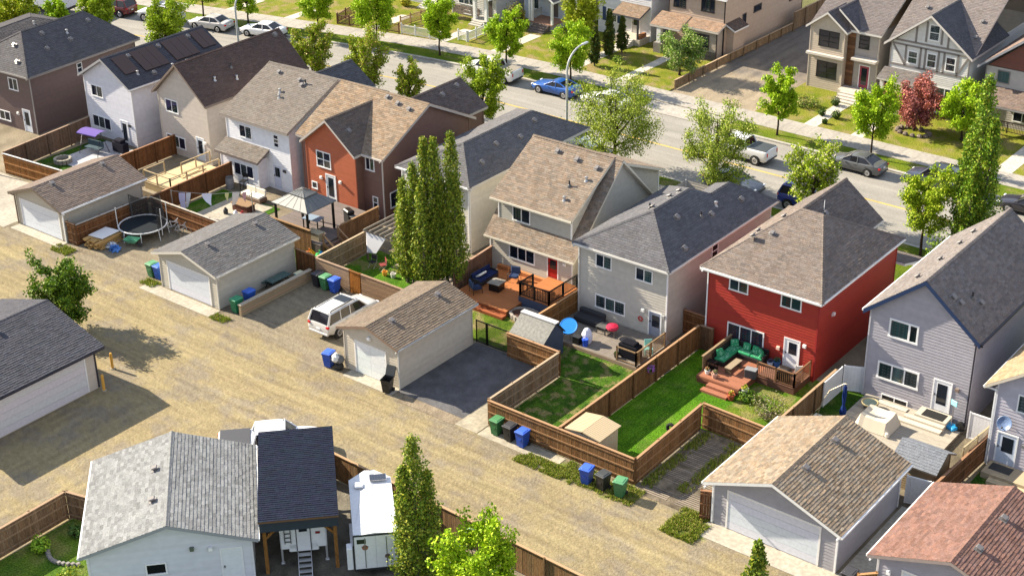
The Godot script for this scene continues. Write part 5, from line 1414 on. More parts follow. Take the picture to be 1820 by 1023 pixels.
	steps(o, -13.0, -10.8, -61.6, 4, 0.14, 0.38, Color(0.55, 0.5, 0.43), M.concrete)
	# half-timbered house
	o = H0("white half-timbered house with grey battens and broad front gable", -5.5, -62.5)
	var tw := Color(0.62, 0.61, 0.58)
	var tg := Color(0.22, 0.2, 0.19)
	walls(o, -9.1, -1.95, -77, -62.5, 0.1, 5.75, tw, "z", 8.6, tg, 0.16)
	g = gable("z", -9.55, -1.5, -70, -61.9, 5.75, 8.85)
	var r := roof(o, g[0], g[1], Color(0.12, 0.12, 0.13), Color(0.6, 0.56, 0.52), 0.22, 0.14, 0.02, "front_gable_roof")
	g = gable("x", -62.7, -77.4, -9.5, -1.6, 5.8, 10.2)
	r = roof(o, g[0], g[1], Color(0.23, 0.2, 0.19), Color(0.5, 0.46, 0.43))
	for q in [[-7.8, -66.4], [-7.0, -64.9], [-2.6, -66.0], [-2.4, -64.4]]: vent_on(r, g[0][0], q[0], q[1])
	Z = face("z+", -62.5)
	m = MB.new(); m.col = tg
	for q in [[-9.0, 5.7, -2.0, 5.7], [-9.0, 3.85, -2.0, 3.85], [-7.7, 3.85, -7.7, 5.7], [-6.35, 3.85, -6.35, 5.7], [-5.9, 3.85, -5.9, 5.7], [-4.7, 3.85, -4.7, 5.7], [-4.2, 3.85, -4.2, 5.7], [-2.95, 3.85, -2.95, 5.7], [-8.9, 5.6, -7.75, 4.0], [-2.9, 4.0, -2.05, 5.6], [-9.0, 6.05, -2.0, 6.05], [-6.9, 6.1, -6.9, 7.5], [-4.0, 6.1, -4.0, 7.5], [-6.0, 6.3, -6.0, 8.1], [-4.6, 6.3, -4.6, 8.1]]: bar(m, Z, q[0], q[1], q[2], q[3], 0.17, 0.05)
	part(m, "timber_batten", M.paint, o)
	for q in [[-7.5, -6.55, 4.1, 5.3], [-5.75, -4.85, 4.1, 5.4], [-4.05, -3.1, 4.1, 5.4], [-5.8, -4.8, 6.5, 7.95]]: window(o, Z, q[0], q[1], q[2], q[3], 1, WHITE, [Color(0.04, 0.07, 0.08)], 0.1, 2)
	window(o, Z, -4.7, -2.9, 0.9, 2.6, 2, WHITE, [Color(0.05, 0.1, 0.11)], 0.09)
	door(o, Z, -7.6, -6.7, 0.6, 2.6, Color(0.1, 0.09, 0.08), 0.5)
	roof(o, [rp("z", -61.0, 2.85, 0.4, [[-9.5, -61.0], [-6.0, -61.0], [-6.0, -62.5], [-9.5, -62.5]])], [], Color(0.2, 0.18, 0.17), Color(0.5, 0.46, 0.43), 0.18, 0.16, 0.04, "porch_roof")
	for x in [-9.1, -8.4, -6.4]:
		m = MB.new(); m.col = tw; m.bx(x - 0.15, x + 0.15, 0.1, 2.8, -61.5, -61.2); part(m, "porch_post", M.paint, o)
	steps(o, -8.4, -6.4, -62.4, 4, 0.14, 0.4, Color(0.5, 0.46, 0.4), M.concrete)
	# right edge
	o = H0("grey house with brown gable panel at the right edge across the street", 3.0, -63.0)
	walls(o, -0.6, 7.5, -77, -63.0, 0.1, 5.2, Color(0.42, 0.39, 0.36), "", 0, tg)
	g = gable("z", -1.2, 8.0, -77, -62.4, 5.2, 8.8)
	roof(o, g[0], g[1], Color(0.25, 0.18, 0.15), Color(0.3, 0.3, 0.33), 0.22)
	m = MB.new(); courses(m, [V(-0.4, 5.3, -62.9), V(7.3, 5.3, -62.9), V(3.4, 8.4, -62.9)], V(0, 0, 1), 0.16, 0.014, 99, Color(0.16, 0.06, 0.045), 0.05); part(m, "gable_panel", M.siding, o)
	Z = face("z+", -63.0)
	window(o, Z, 0.4, 1.5, 3.9, 5.0, 1, tg, [Color(0.1, 0.2, 0.22)]); window(o, Z, 2.2, 3.8, 0.8, 2.2, 2)
	roof(o, [rp("z", -60.6, 2.7, 0.36, [[-0.9, -60.6], [7.5, -60.6], [7.5, -63.0], [-0.9, -63.0]])], [], Color(0.25, 0.19, 0.16), Color(0.3, 0.28, 0.27), 0.18, 0.16, 0.04, "porch_roof")
	rail_run(o, V(0.2, 0.5, -60.9), V(5.0, 0.5, -60.9), 0.9, Color(0.07, 0.05, 0.04))
	# walks from the pavement to the doors
	for q in [[-77.8, -76.6, -58], [-70.6, -69.4, -59], [-61.3, -59.9, -59.7], [-52.9, -51.7, -58.2], [-46.4, -45.1, -60.1], [-37.4, -36.3, -61.1], [-31.8, -30.8, -62.5], [-12.4, -11.2, -60.0], [-8.0, -6.9, -60.8], [4.6, 6.0, -60.6]]:
		rect("garden_path", q[0], q[1], q[2], -53.6, 0.145, Color(0.52, 0.48, 0.41), M.concrete, 0.1, 0.8, 0.05, true)

# ---------------------------------------------------------------- south of the lane
func south_side() -> void:
	var m: MB
	var o := thing("garage", "pale garage with charcoal roof and wide panelled door beside yellow bollards", "garage", V(-30.6, 0, 15.6), 0, "", true)
	var tan := Color(0.52, 0.45, 0.37)
	walls(o, -35.3, -25.87, 10.93, 20.4, 0, 2.65, tan, "z", 4.1, tan)
	var g := gable("z", -35.7, -25.45, 10.4, 20.95, 2.8, 4.35)
	var r := roof(o, g[0], g[1], Color(0.1, 0.1, 0.115), Color(0.03, 0.03, 0.04))
	vent_on(r, g[0][1], -30.0, 14.6)
	garage_door(o, face("x+", -25.87), 11.75, 19.2, 0.05, 2.4, 5, Color(0.6, 0.57, 0.56))
	gutter(o, V(-25.43, 2.8, 20.9), V(-25.43, 2.8, 10.45), Color(0.03, 0.03, 0.04), 0.05, V(-0.4, 0, 0.5))
	for q in [[-27.0, 8.97, "far"], [-25.3, 11.0, "near"]]:
		var t := thing("bollard", "yellow bollard %s" % ("nearer the leafy tree by the lane" if q[2] == "far" else "at the corner of the charcoal roofed garage"), "bollard", V(q[0], 0, q[1]), 0, "yellow bollards")
		m = MB.new(); m.col = Color(0.62, 0.33, 0.06); m.lathe(V(0, 0, 0), [[0.09, -0.05], [0.09, 1.05], [0.07, 1.12], [0, 1.14]], 12); part(m, "post", M.paint, t)
		m = MB.new(); m.col = Color(0.35, 0.32, 0.26); m.lathe(V(0, 0, 0), [[0.16, -0.02], [0.15, 0.05], [0, 0.06]], 12); part(m, "footing", M.concrete, t)
	# grey garage with its side yard, turned to the lane
	o = thing("garage", "white sided garage with pale grey shingles beside the carport", "garage", V(-6.85, 0, 21.4), 47.3)
	var sd := Color(0.6, 0.61, 0.65)
	walls(o, -3.95, 3.95, -8.2, -0.35, 0, 2.6, sd, "z", 3.85, Color(0.68, 0.68, 0.7))
	g = gable("z", -4.3, 4.3, -8.6, 0, 2.7, 4.05)
	r = roof(o, g[0], g[1], Color(0.265, 0.27, 0.272), Color(0.3, 0.31, 0.34), 0.18, 0.22, 0.0, "roof", 0.19)
	vent_on(r, g[0][0], -0.75, -2.6); vent_on(r, g[0][0], -0.75, -5.4)
	var Z := face("z+", -0.35)
	window(o, Z, -1.3, -0.25, 1.0, 1.7, 1, WHITE, [Color(0.01, 0.01, 0.014)], 0.08); door(o, Z, 2.45, 3.4, 0.05, 2.1, Color(0.72, 0.74, 0.76), 2.0)
	lamp_fixture(o, Z, 1.05, 2.3, Color(0.1, 0.12, 0.09)); lamp_fixture(o, Z, 1.95, 2.2, WHITE)
	gutter(o, V(-4.33, 2.7, -8.6), V(-4.33, 2.7, -0.05), WHITE, 0.05, V(0.35, 0, -0.3)); gutter(o, V(4.33, 2.7, -8.6), V(4.33, 2.7, -0.05), WHITE)
	# carport
	o = thing("carport", "timber carport with flat dark blue shingle roof", "carport", V(-2.87, 0, 16.45), 46.0)
	g = [[rp("z", 0.0, 3.35, 0.02, [[-2.0, 0.0], [1.98, 0.0], [1.98, -8.1], [-2.0, -8.1]])], []]
	roof(o, g[0], [], Color(0.018, 0.023, 0.043), Color(0.16, 0.09, 0.05), 0.1, 0.1, 0.0)
	m = MB.new(); courses(m, [V(-1.95, 2.7, -0.06), V(1.93, 2.7, -0.06), V(1.93, 3.25, -0.06), V(-1.95, 3.25, -0.06)], V(0, 0, 1), 0.18, 0.016, 99, Color(0.025, 0.035, 0.05), 0.05)
	for x in [-1.95, 1.93]: courses(m, [V(x, 2.7, -8.0), V(x, 2.7, -0.06), V(x, 3.25, -0.06), V(x, 3.25, -8.0)], V(signf(x), 0, 0), 0.18, 0.016, 99, Color(0.025, 0.035, 0.05), 0.05)
	part(m, "fascia_boards", M.siding, o)
	for x in [-1.75, 1.75]:
		for z in [-0.3, -4.0, -7.7]:
			m = MB.new(); m.col = Color(0.36, 0.17, 0.05); m.bx(x - 0.09, x + 0.09, 0, 2.72, z - 0.09, z + 0.09); part(m, "post", M.wood, o)
			m = MB.new(); m.col = Color(0.36, 0.17, 0.05); var sg := -signf(x); m.box(V(x + sg * 0.33, 2.42, z), V(0.9, 0.12, 0.1), Basis(V(sg * 0.7, 0.7, 0).normalized(), V(-0.7, sg * 0.7, 0).normalized() * sg, V(0, 0, 1))); part(m, "brace", M.wood, o)
	m = MB.new(); m.col = Color(0.36, 0.17, 0.05); m.bx(-1.84, 1.84, 2.56, 2.7, -0.36, -0.24); m.bx(-1.84, 1.84, 2.56, 2.7, -7.76, -7.64); part(m, "beam", M.wood, o)
	# camper under it
	o = thing("camper", "white truck camper with folding steps under the dark carport", "camper", V(-3.15, 0, 16.0), 46.0)
	m = MB.new(); m.col = Color(0.72, 0.73, 0.74)
	m.cbox(V(0, 1.75, -2.6), V(2.35, 1.75, 4.4), 0.06); m.cbox(V(0, 0.95, -1.9), V(1.5, 0.5, 3.0), 0.04)
	part(m, "body", M.paint, o)
	m = MB.new(); m.col = Color(0.66, 0.67, 0.69); m.bx(-0.32, 0.34, 0.78, 2.55, -0.4, -0.36); var dr := part(m, "door", M.paint, o)
	m = MB.new(); m.col = Color(0.015, 0.017, 0.02); m.bx(-0.2, 0.22, 1.95, 2.4, -0.358, -0.345); part(m, "pane", M.glass, dr)
	m = MB.new(); m.col = Color(0.05, 0.05, 0.05); m.bx(-0.37, -0.33, 0.8, 2.6, -0.4, -0.35); m.bx(0.35, 0.39, 0.8, 2.6, -0.4, -0.35); part(m, "door_trim", M.plastic, o)
	m = MB.new(); m.col = Color(0.2, 0.02, 0.02); m.bx(0.62, 0.85, 1.75, 1.87, -0.4, -0.35); part(m, "tail_light", M.glass, o)
	m = MB.new(); m.col = Color(0.1, 0.1, 0.1)
	for q in [[-0.95, -0.91, 1.3, 2.45], [-0.65, -0.61, 1.3, 2.45]]: m.bx(q[0], q[1], q[2], q[3], -0.34, -0.3)
	for y in [1.4, 1.65, 1.9, 2.15, 2.4]: m.bx(-0.95, -0.61, y, y + 0.03, -0.34, -0.3)
	part(m, "ladder", M.metal, o)
	for x in [-1.12, 1.12]:
		m = MB.new(); m.col = Color(0.66, 0.66, 0.68); m.bx(x - 0.05, x + 0.05, 0, 1.3, -0.55, -0.45); m.bx(x - 0.1, x + 0.1, 0, 0.03, -0.6, -0.4); part(m, "jack_leg", M.metal, o)
	for i in 5:
		m = MB.new(); m.col = Color(0.5, 0.51, 0.53); m.bx(-0.3, 0.32, 0.66 - i * 0.15, 0.7 - i * 0.15, -0.28 + i * 0.26, -0.05 + i * 0.26); part(m, "step", M.metal, o)
	for x in [-0.32, 0.34]:
		m = MB.new(); m.col = Color(0.55, 0.55, 0.57); m.box(V(x, 0.38, 0.38), V(0.03, 0.06, 1.55), Basis(V(1, 0, 0), 0.52)); part(m, "step_rail", M.metal, o)
	# cargo trailer
	o = thing("cargo_trailer", "white enclosed cargo trailer with solar panel on its roof", "trailer", V(0.25, 0, 14.3), 46.0)
	m = MB.new(); m.col = Color(0.62, 0.63, 0.65)
	var pb := [V(-1.1, 0, 0), V(1.1, 0, 0), V(1.1, 0, -4.9), V(0.25, 0, -5.7), V(-0.25, 0, -5.7), V(-1.1, 0, -4.9)]
	for i in 6:
		var j := (i + 1) % 6
		m.quad(pb[i] + V(0, 0.5, 0), pb[j] + V(0, 0.5, 0), pb[j] + V(0, 2.55, 0), pb[i] + V(0, 2.55, 0))
	m.fan([pb[0] + V(0, 2.55, 0), V(0, 2.66, 0), V(0, 2.66, -5.5), pb[4] + V(0, 2.55, 0), pb[5] + V(0, 2.55, 0)]); m.fan([V(0, 2.66, 0), pb[1] + V(0, 2.55, 0), pb[2] + V(0, 2.55, 0), pb[3] + V(0, 2.55, 0), V(0, 2.66, -5.5)])
	m.tri(pb[0] + V(0, 2.55, 0), pb[1] + V(0, 2.55, 0), V(0, 2.66, 0))
	part(m, "body", M.paint, o)
	m = MB.new(); m.col = Color(0.06, 0.06, 0.065); m.bx(-1.13, 1.13, 0.42, 0.52, -4.95, 0.04); m.bx(-1.13, -1.08, 0.5, 2.56, -0.03, 0.03); m.bx(1.08, 1.13, 0.5, 2.56, -0.03, 0.03); m.bx(-1.13, 1.13, 2.5, 2.58, -0.03, 0.03); part(m, "trim", M.metal, o)
	for q in [[-1.05, -0.02], [0.02, 1.05]]:
		m = MB.new(); m.col = Color(0.7, 0.71, 0.73); m.bx(q[0], q[1], 0.55, 2.48, 0.0, 0.025); var d2 := part(m, "rear_door", M.paint, o)
		m = MB.new(); m.col = Color(0.3, 0.3, 0.3); m.bx(q[0] + 0.48, q[0] + 0.52, 0.6, 2.4, 0.025, 0.05); part(m, "lock_bar", M.metal, d2)
	m = MB.new(); m.col = Color(0.02, 0.02, 0.025); m.cbox(V(-0.72, 2.2, 0.03), V(0.45, 0.26, 0.03), 0.01); part(m, "window", M.glass, o)
	m = MB.new(); m.col = Color(0.3, 0.13, 0.09); m.lathe(V(-0.55, 1.82, 0.026), [[0.16, 0], [0.16, 0.006], [0, 0.006]], 14, Basis(V(1, 0, 0), PI / 2)); m.col = Color(0.1, 0.07, 0.06); m.bx(-0.72, -0.38, 1.86, 1.9, 0.028, 0.036); part(m, "decal", M.paint, o)
	m = MB.new(); m.col = Color(0.12, 0.08, 0.07); m.lathe(V(0.55, 1.2, 0.026), [[0.14, 0], [0.14, 0.006], [0, 0.006]], 10, Basis(V(1, 0, 0), PI / 2)); m.col = Color(0.35, 0.2, 0.12); m.bx(0.4, 0.72, 1.12, 1.16, 0.028, 0.036); part(m, "decal", M.paint, o)
	m = MB.new(); m.col = Color(0.035, 0.04, 0.06)
	for i in 6:
		for k in 3: m.bx(0.0 + i * 0.14, 0.13 + i * 0.14, 2.72, 2.735, -5.0 + k * 0.17, -4.84 + k * 0.17)
	var sp := part(m, "solar_panel", M.glass, o)
	m = MB.new(); m.col = Color(0.5, 0.5, 0.52); m.bx(-0.03, 0.87, 2.69, 2.715, -5.03, -4.46); part(m, "panel_frame", M.metal, sp)
	m = MB.new(); m.col = Color(0.7, 0.7, 0.72); m.cbox(V(-0.6, 2.68, -4.2), V(0.45, 0.12, 0.45), 0.04); part(m, "roof_vent", M.plastic, o)
	for s in [-1, 1]:
		for z in [-2.2, -3.05]:
			m = MB.new(); m.col = Color(0.02, 0.02, 0.02); m.tube([V(s * 0.85, 0.34, z), V(s * 1.12, 0.34, z)], [0.34, 0.34], 14); part(m, "wheel", M.rubber, o)
		m = MB.new(); m.col = Color(0.7, 0.71, 0.73); m.cbox(V(s * 1.12, 0.75, -2.62), V(0.26, 0.12, 1.9), 0.03); part(m, "fender", M.paint, o)
	m = MB.new(); m.col = Color(0.7, 0.71, 0.73); m.cbox(V(-1.32, 1.15, -0.25), V(0.3, 1.3, 0.5), 0.03); part(m, "side_box", M.paint, o)
	m = MB.new(); m.col = Color(0.05, 0.05, 0.05); m.tube([V(-0.6, 0.45, -5.0), V(0, 0.45, -6.6)], [0.05, 0.05], 6); m.tube([V(0.6, 0.45, -5.0), V(0, 0.45, -6.6)], [0.05, 0.05], 6); part(m, "tow_frame", M.metal, o)
	car("white pickup truck parked behind the pale grey garage roof", "pickup truck", "pickup", V(-12.0, 0, 9.8), 226, Color(0.72, 0.73, 0.75), "pickup_truck")

# ---------------------------------------------------------------- fences
func fences() -> void:
	var red := Color(0.235, 0.105, 0.045)
	var brn := Color(0.29, 0.155, 0.068)
	var gry := Color(0.32, 0.235, 0.15)
	fence("wood_fence", "brown board fence along the lane below the two green lawns", V(-4.1, 0, 0.0), V(6.1, 0, 0.0), 1.75, brn, 1.0)
	fence("wood_fence", "long brown board fence between the patchy lawn and the bright green lawn", V(0.95, 0, -0.08), V(0.92, 0, -15.0), 1.75, brn, -1.0)
	fence("wood_fence", "brown board fence between the bright lawn and the striped parking strip", V(6.15, 0, -0.08), V(6.0, 0, -7.1), 1.75, brn, 1.0)
	fence("wood_fence", "brown board fence at the head of the striped parking strip", V(6.0, 0, -7.2), V(11.0, 0, -7.0), 1.75, brn, 1.0)
	fence("wood_fence", "weathered board fence between the asphalt pad and the patchy lawn", V(-4.1, 0, -0.1), V(-4.1, 0, -6.9), 1.75, gry, 1.0)
	fence("wood_fence", "brown board fence at the head of the asphalt pad by the arched shed", V(-8.2, 0, -7.0), V(-4.1, 0, -7.0), 1.75, Color(0.3, 0.16, 0.07), 1.0)
	fence("wood_fence", "orange-brown board fence between red door deck and grey-beige house", V(-8.05, 0, -9.4), V(-8.0, 0, -15.2), 1.75, Color(0.34, 0.17, 0.06), 1.0)
	fence("wood_fence", "brown board fence between the red house deck and the lavender house", V(10.35, 0, -7.2), V(10.35, 0, -15.2), 1.75, Color(0.3, 0.19, 0.1), -1.0)
	fence("wood_fence", "short brown fence joining the red house to the grey-beige house", V(-1.0, 0, -16.2), V(0.95, 0, -16.2), 1.75, red, 1.0)
	fence("wood_fence", "short fence return beside the white corner of the red house", V(0.95, 0, -15.05), V(1.9, 0, -15.1), 1.75, Color(0.2, 0.12, 0.07), 1.0, "", false)
	fence("wood_fence", "dark brown fence right of the small blue-grey shed", V(20.0, 0, -7.0), V(20.4, 0, -14.0), 1.75, red, 1.0)
	fence("wood_fence", "short brown post fence at the left corner of the grey double garage", V(10.6, 0, 0.55), V(11.2, 0, 0.25), 1.9, Color(0.24, 0.11, 0.05), 1.0)
	fence("wood_fence", "short orange-brown fence between the grey garage and the red-brown roofed garage", V(20.3, 0, 1.9), V(21.0, 0, 1.2), 1.8, Color(0.34, 0.17, 0.06), 1.0)
	fence("wood_fence", "tall weathered fence beside the dark brown house", V(-59.1, 0, -6.2), V(-59.9, 0, -15.4), 1.85, Color(0.28, 0.18, 0.12), -1.0, "", false)
	fence("wood_fence", "orange-brown fence above the concrete pad by the tan garage", V(-59.1, 0, -6.15), V(-50.3, 0, -6.9), 1.75, Color(0.34, 0.155, 0.05), 1.0, "", true, WHITE)
	fence("wood_fence", "brown fence between the tan garage and the trampoline", V(-43.2, 0, -1.0), V(-43.0, 0, -7.5), 1.7, red, 1.0, "", true, Color(0.62, 0.56, 0.48))
	fence("wood_fence", "short brown fence at the lane beside the lumber pile", V(-44.2, 0, -0.95), V(-43.2, 0, -0.95), 1.75, Color(0.26, 0.13, 0.06), 1.0)
	fence("wood_fence", "brown fence behind the bicycles with a pale cap", V(-42.7, 0, -7.55), V(-34.0, 0, -7.55), 1.75, red, 1.0, "", true, Color(0.62, 0.56, 0.48))
	fence("wood_fence", "brown fence between the pale timber deck and the laundry lawn", V(-42.75, 0, -7.65), V(-42.9, 0, -15.9), 1.75, red, -1.0)
	fence("wood_fence", "dark brown fence between the patio swing yard and the pale timber deck", V(-50.9, 0, -8.6), V(-51.0, 0, -17.1), 1.75, red, -1.0)
	fence("wood_gate", "arched brown gate panel beside the cream garage", V(-27.5, 0, -7.65), V(-25.6, 0, -7.6), 1.8, Color(0.22, 0.105, 0.045), 1.0, "", false, Color(0, 0, 0), "gate")
	fence("wood_fence", "pale weathered fence between the toy yard and the aspens", V(-25.35, 0, -7.55), V(-25.5, 0, -12.8), 1.75, Color(0.36, 0.27, 0.17), 1.0)
	slat_fence("slat_fence", "weathered horizontal board fence behind the three bins", V(-25.3, 0, -7.5), V(-22.2, 0, -7.5), 1.7, Color(0.3, 0.2, 0.13))
	slat_fence("slat_fence", "weathered horizontal board fence behind the white SUV", V(-21.1, 0, -7.5), V(-15.5, 0, -7.5), 1.7, Color(0.28, 0.18, 0.11))
	fence("wood_gate", "orange-brown wooden gate in the horizontal board fence", V(-22.15, 0, -7.48), V(-21.15, 0, -7.48), 1.75, Color(0.42, 0.165, 0.035), 1.0, "", false, Color(0.3, 0.13, 0.04), "gate")
	fence("wood_fence", "reddish lattice topped fence beside the orange deck", V(-16.3, 0, -11.6), V(-16.7, 0, -17.0), 1.85, Color(0.3, 0.17, 0.11), 1.0, "", false)
	fence("wood_fence", "brown fence on the near side of the lane behind the tall aspen", V(-7.4, 0, 9.4), V(9.9, 0, 9.95), 1.75, Color(0.33, 0.2, 0.1), -1.0)
	fence("wood_fence", "brown fence continuing along the near side of the lane toward the right", V(9.95, 0, 9.95), V(24, 0, 10.3), 1.75, Color(0.33, 0.21, 0.11), -1.0)
	fence("wood_fence", "brown slatted fence along the side lane in the lower left", V(-16.1, 0, 32), V(-16.2, 0, 20.6), 1.75, Color(0.27, 0.17, 0.1), 1.0)
	fence("wood_fence", "short slatted fence joining the side lane fence to the pale grey garage", V(-16.2, 0, 20.6), V(-14.6, 0, 20.2), 1.75, Color(0.27, 0.17, 0.1), 1.0)
	fence("wood_fence", "short brown fence beside the carport at the lane", V(-7.5, 0, 9.5), V(-8.3, 0, 10.3), 1.75, Color(0.35, 0.18, 0.07), 1.0)
	# black mesh gate
	var o := thing("mesh_gate", "black framed wire mesh gate beside the small cream garage", "gate", V(-10.95, 0, -7.3), 0, "", true)
	for q in [[-10.9, -10.1], [-10.0, -8.25]]:
		var m := MB.new(); m.col = Color(0.015, 0.015, 0.015)
		for x in [q[0], q[1]]: m.bx(x - 0.03, x + 0.03, 0.05, 1.65, -7.33, -7.27)
		m.bx(q[0] + 0.03, q[1] - 0.03, 1.58, 1.64, -7.33, -7.27); m.bx(q[0] + 0.03, q[1] - 0.03, 0.08, 0.14, -7.33, -7.27)
		var f := part(m, "gate_leaf", M.metal, o)
		m = MB.new(); m.col = Color(0.03, 0.03, 0.03)
		var x2: float = q[0] + 0.08
		while x2 < q[1] - 0.04:
			m.bx(x2 - 0.004, x2 + 0.004, 0.14, 1.58, -7.305, -7.295); x2 += 0.07
		var y2 := 0.2
		while y2 < 1.56:
			m.bx(q[0] + 0.03, q[1] - 0.03, y2 - 0.004, y2 + 0.004, -7.304, -7.296); y2 += 0.07
		part(m, "wire_mesh", M.metal, f)
	# white and brown picket fences across the street
	var wh := Color(0.74, 0.74, 0.72)
	for q in [["white picket fence along the pavement across the street", V(-57.0, 0.13, -51.95), V(-51.9, 0.13, -52.6), wh], ["white picket fence beside the sloping garden path", V(-49.9, 0.13, -53.9), V(-50.1, 0.13, -58.0), wh], ["short white picket fence return at the pavement corner", V(-51.1, 0.13, -53.8), V(-49.95, 0.13, -53.85), wh], ["brown picket fence along the pavement across the street", V(-64.6, 0.13, -50.55), V(-57.2, 0.13, -51.9), Color(0.15, 0.06, 0.04)], ["brown picket fence at the left side of the picket yard", V(-64.65, 0.13, -50.65), V(-65.6, 0.13, -54.2), Color(0.15, 0.06, 0.04)], ["tan picket fence beside the garden steps", V(-58.6, 0.13, -53.6), V(-58.2, 0.13, -58.0), Color(0.3, 0.19, 0.1)]]:
		var t := thing("picket_fence", q[0], "fence", q[1], rad_to_deg(atan2(-(q[2].z - q[1].z), q[2].x - q[1].x)))
		var L: float = (q[2] - q[1]).length()
		var n := int(round(L / 1.6))
		for i in n + 1:
			var p := MB.new(); p.col = q[3]; var px := clampf(L * i / n, 0.05, L - 0.05); p.bx(px - 0.06, px + 0.06, 0, 1.1, -0.06, 0.06); p.lathe(V(px, 1.1, 0), [[0.085, 0], [0.085, 0.03], [0, 0.1]], 4); part(p, "post", M.paint, t)
		var k := MB.new(); k.col = q[3]
		var x := 0.12
		while x < L - 0.1:
			k.bx(x, x + 0.05, 0.1, 0.92, -0.012, 0.012); x += 0.13
		part(k, "pickets", M.paint, t, "stuff")
		for ry in [0.12, 0.9]:
			var p := MB.new(); p.col = q[3]; p.bx(0, L, ry, ry + 0.07, -0.03, 0.03); part(p, "rail", M.paint, t)
	# low boundary fence of the gravel lot
	fence("wood_fence", "low tan board fence along the left edge of the gravel lot", V(-26.1, 0.1, -54.5), V(-25.7, 0.1, -76.0), 0.85, Color(0.36, 0.25, 0.15), -1.0, "", false)
	fence("wood_fence", "tall tan fence at the far end of the gravel lot", V(-25.7, 0.1, -76.0), V(-25.5, 0.1, -95.0), 1.9, Color(0.36, 0.24, 0.14), -1.0, "", false)
	# pale vinyl panels between houses
	for q in [["white plastic fence panel between the red house and the lavender house", V(10.5, 0, -15.9), V(11.6, 0, -16.4)], ["white plastic fence panel between the lavender house and the right edge house", V(18.6, 0, -15.4), V(20.3, 0, -15.4)], ["grey-white gate panel behind the grey double garage", V(18.5, 0, -7.4), V(19.8, 0, -7.6)], ["white plastic fence panel at the left edge beside the concrete pad", V(-61.5, 0, -5.2), V(-59.3, 0, -5.6)], ["white plastic gate leaf standing open beside the lavender house", V(10.5, 0, -13.4), V(10.5, 0, -15.7)]]:
		var t := thing("panel_fence", q[0], "fence", q[1], rad_to_deg(atan2(-(q[2].z - q[1].z), q[2].x - q[1].x)))
		var L: float = (q[2] - q[1]).length()
		var p := MB.new(); p.col = Color(0.62, 0.63, 0.65)
		var x := 0.05
		while x < L - 0.06:
			p.bx(x, minf(x + 0.19, L - 0.04), 0.08, 1.65, -0.012, 0.012); x += 0.195
		part(p, "panel", M.paint, t)
		p = MB.new(); p.col = Color(0.7, 0.71, 0.72); p.bx(0, L, 1.65, 1.74, -0.03, 0.03); p.bx(0, L, 0.02, 0.1, -0.03, 0.03); p.bx(0, 0.08, 0, 1.76, -0.04, 0.04); p.bx(L - 0.08, L, 0, 1.76, -0.04, 0.04); part(p, "frame", M.paint, t)
# ---------------------------------------------------------------- yards
func tb(o: Node, called: String, mat: Material, col: Color, boxes: Array, ch := 0.0) -> MeshInstance3D:
	# boxes: [x0, x1, y0, y1, z0, z1]
	var m := MB.new(); m.col = col
	for b in boxes:
		if ch > 0.0: m.cbox(V((b[0] + b[1]) / 2, (b[2] + b[3]) / 2, (b[4] + b[5]) / 2), V(b[1] - b[0], b[3] - b[2], b[5] - b[4]), ch)
		else: m.bx(b[0], b[1], b[2], b[3], b[4], b[5])
	return part(m, called, mat, o)
func deck_top(o: Node, x0: float, x1: float, z0: float, z1: float, y: float, col: Color, along_x := true, jit := 0.1) -> void:
	var m := MB.new()
	var a := z0 if along_x else x0
	var e := z1 if along_x else x1
	while a < e - 0.02:
		var b := minf(a + 0.138, e)
		var f := 1.0 + rf(-jit, jit)
		m.col = Color(col.r * f, col.g * f, col.b * f)
		if along_x: m.bx(x0, x1, y - 0.035, y, a, b)
		else: m.bx(a, b, y - 0.035, y, z0, z1)
		a += 0.145
	part(m, "deck_boards", M.plank, o, "stuff")
	var s := MB.new(); s.col = Color(col.r * 0.7, col.g * 0.7, col.b * 0.7)
	s.bx(x0 + 0.02, x1 - 0.02, 0.0, y - 0.036, z0 + 0.02, z1 - 0.02)
	part(s, "deck_skirt", M.plank, o)
func cushion(m: MB, c: Vector3, s: Vector3, b := Basis()) -> void: m.cbox(c, s, minf(s.x, minf(s.y, s.z)) * 0.35, b)
func pillow_cols(m: MB, c: Vector3, s: Vector3, b: Basis, a: Color, d: Color) -> void:
	m.col = a; cushion(m, c, s, b)
	m.col = d
	for i in 14: m.cbox(c + b * V(rf(-0.4, 0.4) * s.x, rf(-0.4, 0.4) * s.y, s.z * 0.5), V(0.07, 0.05, 0.012), 0.004, b)
func pot(label: String, at: Vector3, col: Color, fl: Array, r := 0.2) -> void:
	var o := thing("plant_pot", label, "plant pot", at)
	var m := MB.new(); m.col = col; m.lathe(V(0, 0, 0), [[r * 0.7, 0], [r, r * 1.4], [r * 1.08, r * 1.5], [r * 0.9, r * 1.5], [0, r * 1.35]], 12); part(m, "pot", M.plastic, o)
	var l := MB.new(); leaves_at(l, V(0, r * 1.7, 0), 130, r * 0.95, 0.055, fl); part(l, "plant", M.leaf, o)
